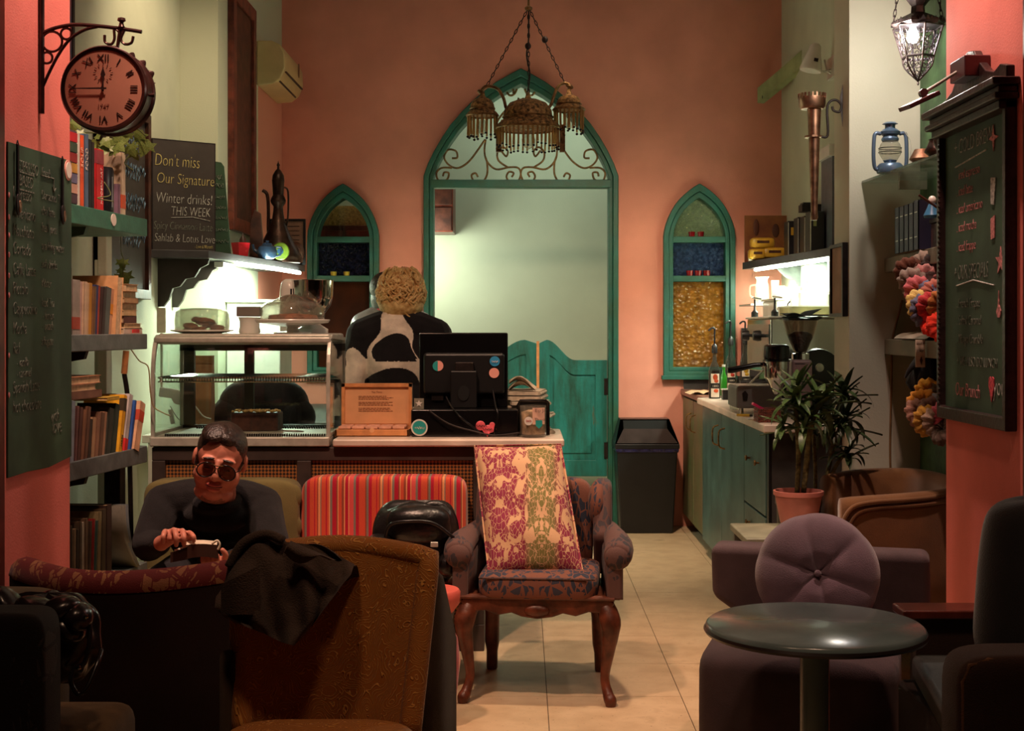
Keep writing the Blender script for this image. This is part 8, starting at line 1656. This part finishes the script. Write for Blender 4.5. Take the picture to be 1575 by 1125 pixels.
MB(Matrix.Translation(P(74, 982, Yb)) @ Matrix.Diagonal((1.05, 1, .85, 1))).grid(tf, 60, 36, cu=True).obj('bag_body', M_tuft, lb_, smooth='all')
for i, (px, py, rx, rz_) in enumerate(((92, 938, .05, .03), (120, 950, .035, .035), (60, 935, .055, .022), (104, 966, .045, .03), (20, 934, .06, .022))): MB().ell(P(px, py, Yb - .07), (rx, .05, rz_), 20, 12, rot=(0, .3 * (i - 1), 0)).obj('tuft', M_tuft, lb_, smooth='all')
MB().tube(smooth_path([P(126, 935, 3.2), P(136, 955, 3.18), P(138, 985, 3.17), P(130, 1020, 3.16), P(114, 1030, 3.16), P(109, 1050, 3.15), P(120, 1068, 3.15), P(134, 1058, 3.16), P(150, 1020, 3.2), P(156, 1000, 3.24)]), .006, 8).obj('strap', M_tuft, lb_, smooth='all')
MB().ell(P(121, 1028, 3.14), (.006, .004, .006), 8, 6).obj('ring', M_chrome, lb_); MB().ell(P(132, 949, 3.14), (.006, .004, .006), 8, 6).obj('ring', M_chrome, lb_)
# ================================================================ people
def limb(mb, pts, rs, n=14):
    mb.tube(smooth_path(pts, 4), [r for i in range(len(rs) - 1) for r in [rs[i] + (rs[i + 1] - rs[i]) * k / 4 for k in range(4)]] + [rs[-1]], n)
    for p, r in ((pts[0], rs[0]), (pts[-1], rs[-1])): mb.ell(p, (r, r, r), 14, 8)
def fuse(mb, name, m, parent, vox=.006, it=4):
    o = mb.obj(name, m, parent, smooth='all'); q = o.modifiers.new('r', 'REMESH'); q.mode = 'VOXEL'; q.voxel_size = vox; q.use_smooth_shade = True
    s_ = o.modifiers.new('s', 'SMOOTH'); s_.iterations = it; s_.factor = .5; return o
def head_mesh(mb, H, heavy=1.0):
    old = mb.M; mb.M = H
    mb.ell((0, .012, .03), (.078, .098, .092), 30, 18).ell((0, -.01, -.05), (.064 * heavy, .076, .07), 26, 16)
    for s in (-1, 1):
        mb.ell((s * .034, -.056, -.032), (.036 * heavy, .032, .036)).ell((s * .03, -.078, .03), (.028, .018, .013)).ell((s * .012, -.100, -.024), (.011, .013, .009)).ell((s * .083, .012, -.002), (.010, .02, .032), 14, 10).ell((s * .032, -.079, .008), (.017, .013, .013), 12, 8)
    mb.tube([(0, -.083, .03), (0, -.1, -.002), (0, -.112, -.02)], [.010, .012, .014], 10).ell((0, -.11, -.022), (.014, .012, .012), 12, 8)
    mb.ell((0, -.088, -.053), (.027, .014, .008), 16, 8).ell((0, -.086, -.067), (.024, .013, .009), 16, 8).ell((0, -.072, -.093), (.032, .024, .022), 16, 10).ell((0, -.036, -.102), (.055 * heavy, .05, .034), 20, 12)
    mb.M = old
M_skin = mat('skin_warm', (206, 130, 108), .45, var=.06, scale=14, spec=.4); M_hairm = mat('dark_brown_hair', (40, 25, 18), .4, var=.3, scale=60, bump=.4, bscale=120)
M_knit = cloth('charcoal_knit', (33, 31, 32), bscale=260, bump=.5, scale=14, sheen=.05); M_trous = cloth('dark_trousers', (34, 32, 36))
man = thing('person', 'man in dark sweater and tinted glasses looking down at an open book', 'person', (-1.13, 5.45, .43))
H = Matrix.Translation(P(338, 709, 5.06)) @ Euler((R(15), R(11), R(9))).to_matrix().to_4x4() @ Matrix.Scale(1.1, 4)
sL, sR = Vector((PX(252, 5.3), 5.3, PZ(776, 5.3))), Vector((PX(404, 5.3), 5.3, PZ(779, 5.3))); cxm = (sL.x + sR.x) / 2
hip = Vector((cxm, 5.62, .50)); nb = Vector((PX(334, 5.26), 5.26, PZ(761, 5.26)))
eL, eR = P(228, 838, 5.12), P(420, 850, 5.1); wL, wR = P(248, 836, 4.92), P(345, 868, 4.9)
def torso(mb, g=0.0):
    mb.ell((cxm, 5.38, .66), (.185 + g, .13 + g, .15 + g), 30, 18).ell((cxm, 5.5, .50), (.19 + g, .15 + g, .13), 30, 18).ell((cxm, 5.33, .735), (.155 + g, .10 + g, .085 + g), 28, 16)
    for s_ in (sL, sR): limb(mb, [nb + Vector((0, .03, -.03)), s_.lerp(nb, .5) + Vector((0, .02, .0)), s_], [.058 + g * 1.4, .064 + g, .062 + g])
def arm(mb, s_, e_, w_, g=0.0): limb(mb, [s_, s_.lerp(e_, .5), e_, e_.lerp(w_, .5), w_], [.060 + g, .054 + g, .045 + g, .038 + g, .028 + g])
b = MB(); torso(b); arm(b, sL, eL, wL); arm(b, sR, eR, wR); limb(b, [nb + Vector((0, .02, -.05)), P(336, 745, 5.13)], [.07, .064]); head_mesh(b, H, 1.2)
kn = [Vector((cxm - .17, 4.98, .46)), Vector((cxm + .17, 4.98, .46))]
for i, k_ in enumerate(kn): limb(b, [hip + Vector(((i * 2 - 1) * .09, 0, 0)), k_, k_ + Vector((0, .04, -.22)), k_ + Vector((0, .06, -.38))], [.085, .06, .05, .038]); limb(b, [k_ + Vector((0, .07, -.41)), k_ + Vector((0, -.1, -.43))], [.03, .026])
# the hand spread on the page, and the hand under the book
pm = P(268, 823, 4.86); b.ell(pm, (.045, .035, .018), 18, 10, rot=(R(25), 0, 0)); limb(b, [wL, pm], [.027, .026])
for kx, ky, tx, ty, r in ((254, 818, 251, 834, .0098), (267, 816, 271, 839, .0102), (280, 817, 283, 838, .010), (291, 820, 298, 833, .0094)):
    limb(b, [P(kx, ky, 4.86), P((kx + tx) / 2, ky + 2, 4.815), P(tx, (ky + ty) / 2, 4.79), P(tx, ty, 4.80)], [r + .001, r, r, r - .0012], 10)
limb(b, [pm + Vector((.03, .0, -.012)), P(296, 829, 4.87), P(300, 838, 4.85)], [.013, .011, .0095], 10)
pr_ = P(330, 866, 4.88); b.ell(pr_, (.042, .03, .02), 18, 10); limb(b, [wR, pr_], [.028, .026])
for i in range(4): limb(b, [pr_ + Vector((-.02 + .018 * i, -.02, 0)), pr_ + Vector((-.03 + .018 * i, -.05, .012)), pr_ + Vector((-.03 + .018 * i, -.055, .035))], [.010, .0095, .008], 10)
limb(b, [pr_ + Vector((.03, 0, .01)), pr_ + Vector((.045, -.02, .03)), pr_ + Vector((.035, -.03, .05))], [.012, .011, .0095], 10)
body = fuse(b, 'body', M_skin, man, .0045, 3)
s = MB(); torso(s, .016); s.ell(P(334, 792, 5.25), (.13, .10, .07), 24, 12).ell(P(334, 779, 5.2), (.092, .088, .035), 24, 12); arm(s, sL, eL, eL.lerp(wL, .85), .016); arm(s, sR, eR, eR.lerp(wR, .9), .016); fuse(s, 'sweater', M_knit, man, .007, 5)
MB().tube([P(334, 776, 5.19) + Vector((.08 * math.cos(a), .08 * math.sin(a), .012 + .02 * math.sin(a))) for a in [i * PI / 12 for i in range(24)]], .013, 8, closed=True).obj('collar', M_knit, man, smooth='all')
for a_, b_, c_ in (((395, 800), (412, 815), (420, 835)), ((370, 835), (395, 828), (415, 838)), ((300, 825), (340, 835), (380, 838)), ((262, 790), (258, 806), (252, 824)), ((398, 790), (392, 806), (398, 822))):
    MB().tube(smooth_path([P(a_[0], a_[1], 5.235), P(b_[0], b_[1], 5.20), P(c_[0], c_[1], 5.22)], 6), [.004 + .007 * math.sin(PI * i / 12) for i in range(13)], 8).obj('knit_fold', M_knit, man, smooth='all')
tr = MB()
for i, k_ in enumerate(kn): limb(tr, [hip + Vector(((i * 2 - 1) * .09, 0, 0)), k_, k_ + Vector((0, .04, -.22)), k_ + Vector((0, .06, -.36))], [.10, .072, .06, .055])
fuse(tr, 'trousers', M_trous, man, .012, 3)
for k_ in kn: MB().ell(k_ + Vector((0, -.02, -.425)), (.045, .12, .035), 20, 12, .6, .8).obj('shoe', M_blackg, man, smooth='all')
MB(H).ell((0, .024, .040), (.0835, .100, .089), 36, 22, rot=(R(-8), 0, 0)).ell((-.055, .03, .01), (.03, .06, .06)).ell((.055, .03, .01), (.03, .06, .06)).ell((.012, -.052, .098), (.034, .022, .018), rot=(R(35), R(14), 0)).ell((-.03, -.03, .108), (.045, .05, .02), rot=(R(20), R(-14), 0)).obj('hair', M_hairm, man, smooth='all')
MB(H).ell((0, -.031, -.104), (.064, .056, .034), 24, 14).obj('stubble', mat('stubble', (150, 96, 78), .6, var=.15, scale=90), man, smooth='all')
MB(H).ell((0, -.0885, -.058), (.029, .0135, .0035), 16, 6).obj('mouth_line', mat('lip_shadow', (96, 42, 38), .5), man, smooth='all')
MB(H).ell((0, -.0875, -.0665), (.023, .0138, .0075), 16, 8).ell((0, -.0895, -.0525), (.026, .0138, .0065), 16, 8).obj('lips', mat('lips', (176, 84, 78), .4), man, smooth='all')
for s_ in (-1, 1):
    MB(H).ell((s_ * .032, -.0915, .0035), (.013, .003, .0014), 12, 6).obj('eyelashes', M_hairm, man, smooth='all'); MB(H).ell((s_ * .032, -.093, .038), (.02, .006, .0035), 14, 6, rot=(0, s_ * .12, 0)).obj('eyebrow', M_hairm, man, smooth='all')
gl = MB(H)
fr_ = lambda s_, k, y: [(s_ * (.034 + k * .0295 * math.cos(a)), y + .004 * abs(math.cos(a)), .004 + k * .0255 * math.sin(a) - k * .004 * math.cos(a)) for a in [i * PI / 14 for i in range(28)]]
gm = None
g_ = thing('spectacles', 'black aviator glasses with brown tinted lenses worn by the man in the dark sweater', 'glasses', H @ Vector((0, -.11, 0)))
for s_ in (-1, 1):
    MB(H).tube(fr_(s_, 1, -.113), .0024, 6, closed=True).obj('rim', M_blackg, g_, smooth='all')
    q = fr_(s_, .98, -.113); mb = MB(H); mb.add(q, [tuple(range(28))]); mb.obj('lens', glassy('brown_lens', (150, 124, 104), dif=.1, dcol=(120, 90, 70)), g_)
    MB(H).tube([(s_ * .0635, -.11, .012), (s_ * .074, -.09, .012), (s_ * .081, .0, .008)], .002, 6).obj('temple', M_blackg, g_)
MB(H).tube([(-.006, -.113, .012), (0, -.116, .015), (.006, -.113, .012)], .002, 6).tube([(-.02, -.114, .027), (0, -.116, .024), (.02, -.114, .027)], .0016, 6).obj('bridge', M_brass, g_)
# open book in his hands
bk = thing('open_book', 'open paperback held by the man in the dark sweater', 'book', P(305, 848, 4.83))
M_bk = mat('dark_book_cover', (58, 36, 28), .5)
MB().grid(lambda u, v: P(288 + 48 * u, 840 + 20 * v - 3 * math.sin(PI * u), 4.80 - .01 * math.sin(PI * u)), 10, 4).obj('cover', M_bk, bk, smooth='all')
MB().grid(lambda u, v: P(284 + 50 * u, 833 + 6 * v - 2.0 * math.sin(PI * u), 4.86 - .06 * v), 14, 6).obj('page_block', M_paper, bk, smooth='all')
MB().tube(smooth_path([P(326, 837, 4.80), P(334, 832, 4.80), P(338, 838, 4.80), P(335, 846, 4.80)]), .004, 8).obj('curled_cover', M_paper, bk, smooth='all')
MB().grid(lambda u, v: P(268 + 22 * u, 846 - 8 * u + 3 * v, 4.84 - .04 * v), 8, 4).obj('turned_page', M_paper, bk, smooth='all'); MB().grid(lambda u, v: P(262 + 26 * u, 850 - 5 * u + 16 * v, 4.81), 6, 4).obj('front_cover', M_bk, bk)

# barista seen from behind
Yb_ = 7.05; ba = thing('person', 'woman with curly blonde hair in a black and white sweater seen from behind', 'person', (PX(615, Yb_), Yb_, 0))
cx = PX(614, Yb_); zb_ = lambda py: PZ(py, Yb_)
def ptorso(mb, g, cx, Y, zsh, wsh):
    mb.ell((cx, Y, zsh - .13), (wsh * .82 + g, .115 + g, .19 + g), 28, 18).ell((cx, Y, zsh - .38), (wsh * .74 + g, .11 + g, .2), 28, 18).ell((cx, Y, zsh - .56), (wsh * .84 + g, .12 + g, .13), 28, 16)
    limb(mb, [(cx - wsh, Y, zsh - .02), (cx, Y, zsh + .03), (cx + wsh, Y, zsh - .02)], [.062 + g, .07 + g, .062 + g])
def parm(mb, g, sx, cx, Y, zsh, wsh, el=None, wr=None):
    e_ = el or Vector((cx + sx * (wsh + .07), Y + .02, zsh - .30)); w_ = wr or e_ + Vector((-sx * .05, .22, .02)); limb(mb, [(cx + sx * wsh, Y, zsh - .02), Vector((cx + sx * (wsh + .04), Y, zsh - .16)), e_, e_.lerp(w_, .5), w_], [.058 + g, .054 + g, .045 + g, .038 + g, .027 + g * .5]); return w_
def hand(mb, w_, d):
    d = Vector(d).normalized(); up = Vector((0, 0, 1)); sd_ = d.cross(up).normalized(); p = w_ + d * .05; mb.ell(p, (.042, .045, .018), 14, 8); limb(mb, [w_, p], [.027, .025])
    for i in range(4): q = p + sd_ * (-.03 + .02 * i) + d * .03; limb(mb, [q, q + d * .04, q + d * (.055 + .008 * (i in (1, 2))) - up * .025], [.0095, .009, .0078], 8)
    limb(mb, [p + sd_ * .035 - d * .02, p + sd_ * .06 + d * .01, p + sd_ * .062 + d * .035], [.012, .011, .009], 8)
zsh = zb_(512); b = MB(); ptorso(b, 0, cx, Yb_, zsh, .175)
for sx in (-1, 1): w_ = parm(b, 0, sx, cx, Yb_, zsh, .175); hand(b, w_, (0, 1, 0)); limb(b, [(cx + sx * .09, Yb_, zsh - .62), (cx + sx * .1, Yb_ - .01, .5), (cx + sx * .1, Yb_ + .02, .08)], [.09, .06, .04]); limb(b, [(cx + sx * .1, Yb_ - .0, .05), (cx + sx * .1, Yb_ + .16, .035)], [.035, .03])
limb(b, [(cx, Yb_ + .01, zsh), (cx, Yb_ + .02, zsh + .12)], [.055, .052]); HB = Matrix.Translation((PX(616, 7.08), 7.08, PZ(460, 7.08))) @ Euler((R(-8), 0, PI)).to_matrix().to_4x4(); head_mesh(b, HB)
fuse(b, 'body', M_skin, ba, .0065, 3)
s = MB(); ptorso(s, .035, cx, Yb_, zsh, .18)
for sx in (-1, 1): parm(s, .034, sx, cx, Yb_, zsh, .18)
M_sw, M_sb = cloth('white_knit', (226, 214, 196), bscale=200), cloth('black_knit', (26, 24, 27), bscale=200)
sw_ = fuse(s, 'tmp', M_sb, ba, .0045, 6); bpy.context.view_layer.update()
me = bpy.data.meshes.new_from_object(sw_.evaluated_get(bpy.context.evaluated_depsgraph_get())); bpy.data.objects.remove(sw_); me.materials.clear(); me.materials.append(M_sb); me.materials.append(M_sw)
so = bpy.data.objects.new('sweater', me); C.objects.link(so); so.parent = ba
off = ba.location
def patt(c):
    w_ = c + off; px = 803 + w_.x * 2100 / w_.y; py = 505 - (w_.z - 1.45) * 2100 / w_.y
    px += 4 * math.sin(py * .12)
    if px < 566 - (py - 560) * .05 and ((px - 546) / 20) ** 2 + ((py - 585) / 50) ** 2 < 1: return 1
    if px > 664 and ((px - 684) / 20) ** 2 + ((py - 585) / 50) ** 2 < 1: return 1
    l_ = 590 - (py - 487) * .40; r_ = 624 + (py - 487) * .30
    if 480 < py < 552 and l_ < px < r_: return 0 if ((px - 607) / 34) ** 2 + ((py - 556) / 43) ** 2 < 1 else 1
    if 552 <= py < 640 and 560 < px < 660: return 0 if ((px - 606) / 46) ** 2 + ((py - 600) / 34) ** 2 < 1 or (py < 556 and 575 < px < 638) else 1
    return 0
for p_ in me.polygons: p_.material_index = patt(p_.center); p_.use_smooth = True
MB().ell((cx, Yb_, .62), (.2, .15, .42), 28, 18, .6, .8).obj('trousers', M_trous, ba, smooth='all')
for sx in (-1, 1): MB().tube([(cx + sx * .1, Yb_, .5), (cx + sx * .1, Yb_ + .02, .06)], [.085, .06], 14).obj('trouser_leg', M_trous, ba, smooth=True); MB().ell((cx + sx * .1, Yb_ + .07, .04), (.045, .13, .04), 18, 10, .7, .8).obj('shoe', M_blackg, ba, smooth='all')
M_blond = mat('curly_blonde_hair', (190, 142, 76), .5, var=.25, scale=40, col2=(246, 216, 150), bump=.3, bscale=150)
hcn = Vector((PX(617, 7.06), 7.06, PZ(455, 7.06))); g = random.Random(12)
mb = MB(Matrix.Translation(hcn)); mb.ell((0, .0, .03), (.108, .115, .115), 30, 20).ell((0, -.01, -.04), (.118, .11, .09), 30, 18)
for i in range(420):
    a = g.uniform(0, 2 * PI); ph = math.asin(g.uniform(-.35, 1)); r = 1.0 + g.uniform(-.02, .05); st = Vector((.11 * math.cos(ph) * math.cos(a) * r, .115 * math.cos(ph) * math.sin(a) * r, .035 + .115 * math.sin(ph) * r)); pts = []
    w0, fq = g.uniform(0, 6), g.uniform(.8, 1.4); ln = g.uniform(.06, .12)
    for j in range(9):
        t_ = j / 8; z = st.z - ln * t_; rr = 1 + .10 * t_ * (1 if z < .03 else .4) ; aa = a + .12 * math.sin(w0 + fq * j); k_ = .118 * min(1, math.cos(math.asin(max(-.6, min(1, (z - .02) / .15))))) * rr * (1 + .05 * math.sin(w0 * 2 + fq * 1.3 * j)); k_ = max(k_, .045)
        pts.append((k_ * math.cos(aa) * .98, k_ * math.sin(aa), max(z, -.115 + .02 * g.random())))
    mb.tube(pts, [.0035 + .0025 * math.sin(PI * j / 8) for j in range(9)], 5)
mb.obj('curly_hair', M_blond, ba, smooth='all')
# second figure mostly hidden behind her
Y3 = 7.62; p3 = thing('person', 'person in a grey satin jacket with a red scarf, almost hidden behind the blonde woman', 'person', (PX(606, Y3), Y3, 0)); cx = PX(604, Y3); z3 = PZ(497, Y3)
M_sat = mat('grey_satin', (150, 146, 148), .3, metal=.3, var=.15, bump=.5, bscale=30); b = MB(); ptorso(b, 0, cx, Y3, z3, .15)
for sx in (-1, 1): w_ = parm(b, 0, sx, cx, Y3, z3, .15); hand(b, w_, (0, 1, 0)); limb(b, [(cx + sx * .08, Y3, z3 - .62), (cx + sx * .09, Y3, .5), (cx + sx * .09, Y3, .08)], [.085, .058, .04]); limb(b, [(cx + sx * .09, Y3, .05), (cx + sx * .09, Y3 + .15, .035)], [.035, .03])
limb(b, [(cx, Y3, z3), (cx, Y3 + .01, z3 + .12)], [.052, .05]); HC = Matrix.Translation((PX(598, Y3), Y3 + .02, PZ(455, Y3))) @ Euler((0, 0, R(150))).to_matrix().to_4x4(); head_mesh(b, HC); fuse(b, 'body', M_skin, p3, .008, 3)
s = MB(); ptorso(s, .022, cx, Y3, z3, .155)
for sx in (-1, 1): parm(s, .02, sx, cx, Y3, z3, .155)
fuse(s, 'jacket', M_sat, p3, .009, 3); MB().ell((cx, Y3, .55), (.17, .13, .38), 24, 16, .6, .8).obj('trousers', M_trous, p3, smooth='all')
for sx in (-1, 1): MB().tube([(cx + sx * .09, Y3, .5), (cx + sx * .09, Y3, .06)], [.08, .06], 12).obj('trouser_leg', M_trous, p3); MB().ell((cx + sx * .09, Y3 + .05, .04), (.045, .12, .04), 18, 10, .7, .8).obj('shoe', M_blackg, p3, smooth='all')
MB().tube([(cx + .085 * math.cos(i * PI / 10), Y3 + .075 * math.sin(i * PI / 10), z3 + .075) for i in range(20)], .022, 8, closed=True).obj('scarf', mat('red_scarf', (206, 26, 44), .7), p3, smooth='all')
MB(HC).ell((0, .03, .045), (.088, .1, .09), 24, 16).ell((0, .045, -.02), (.08, .07, .09)).obj('hair', M_hairm, p3, smooth='all')
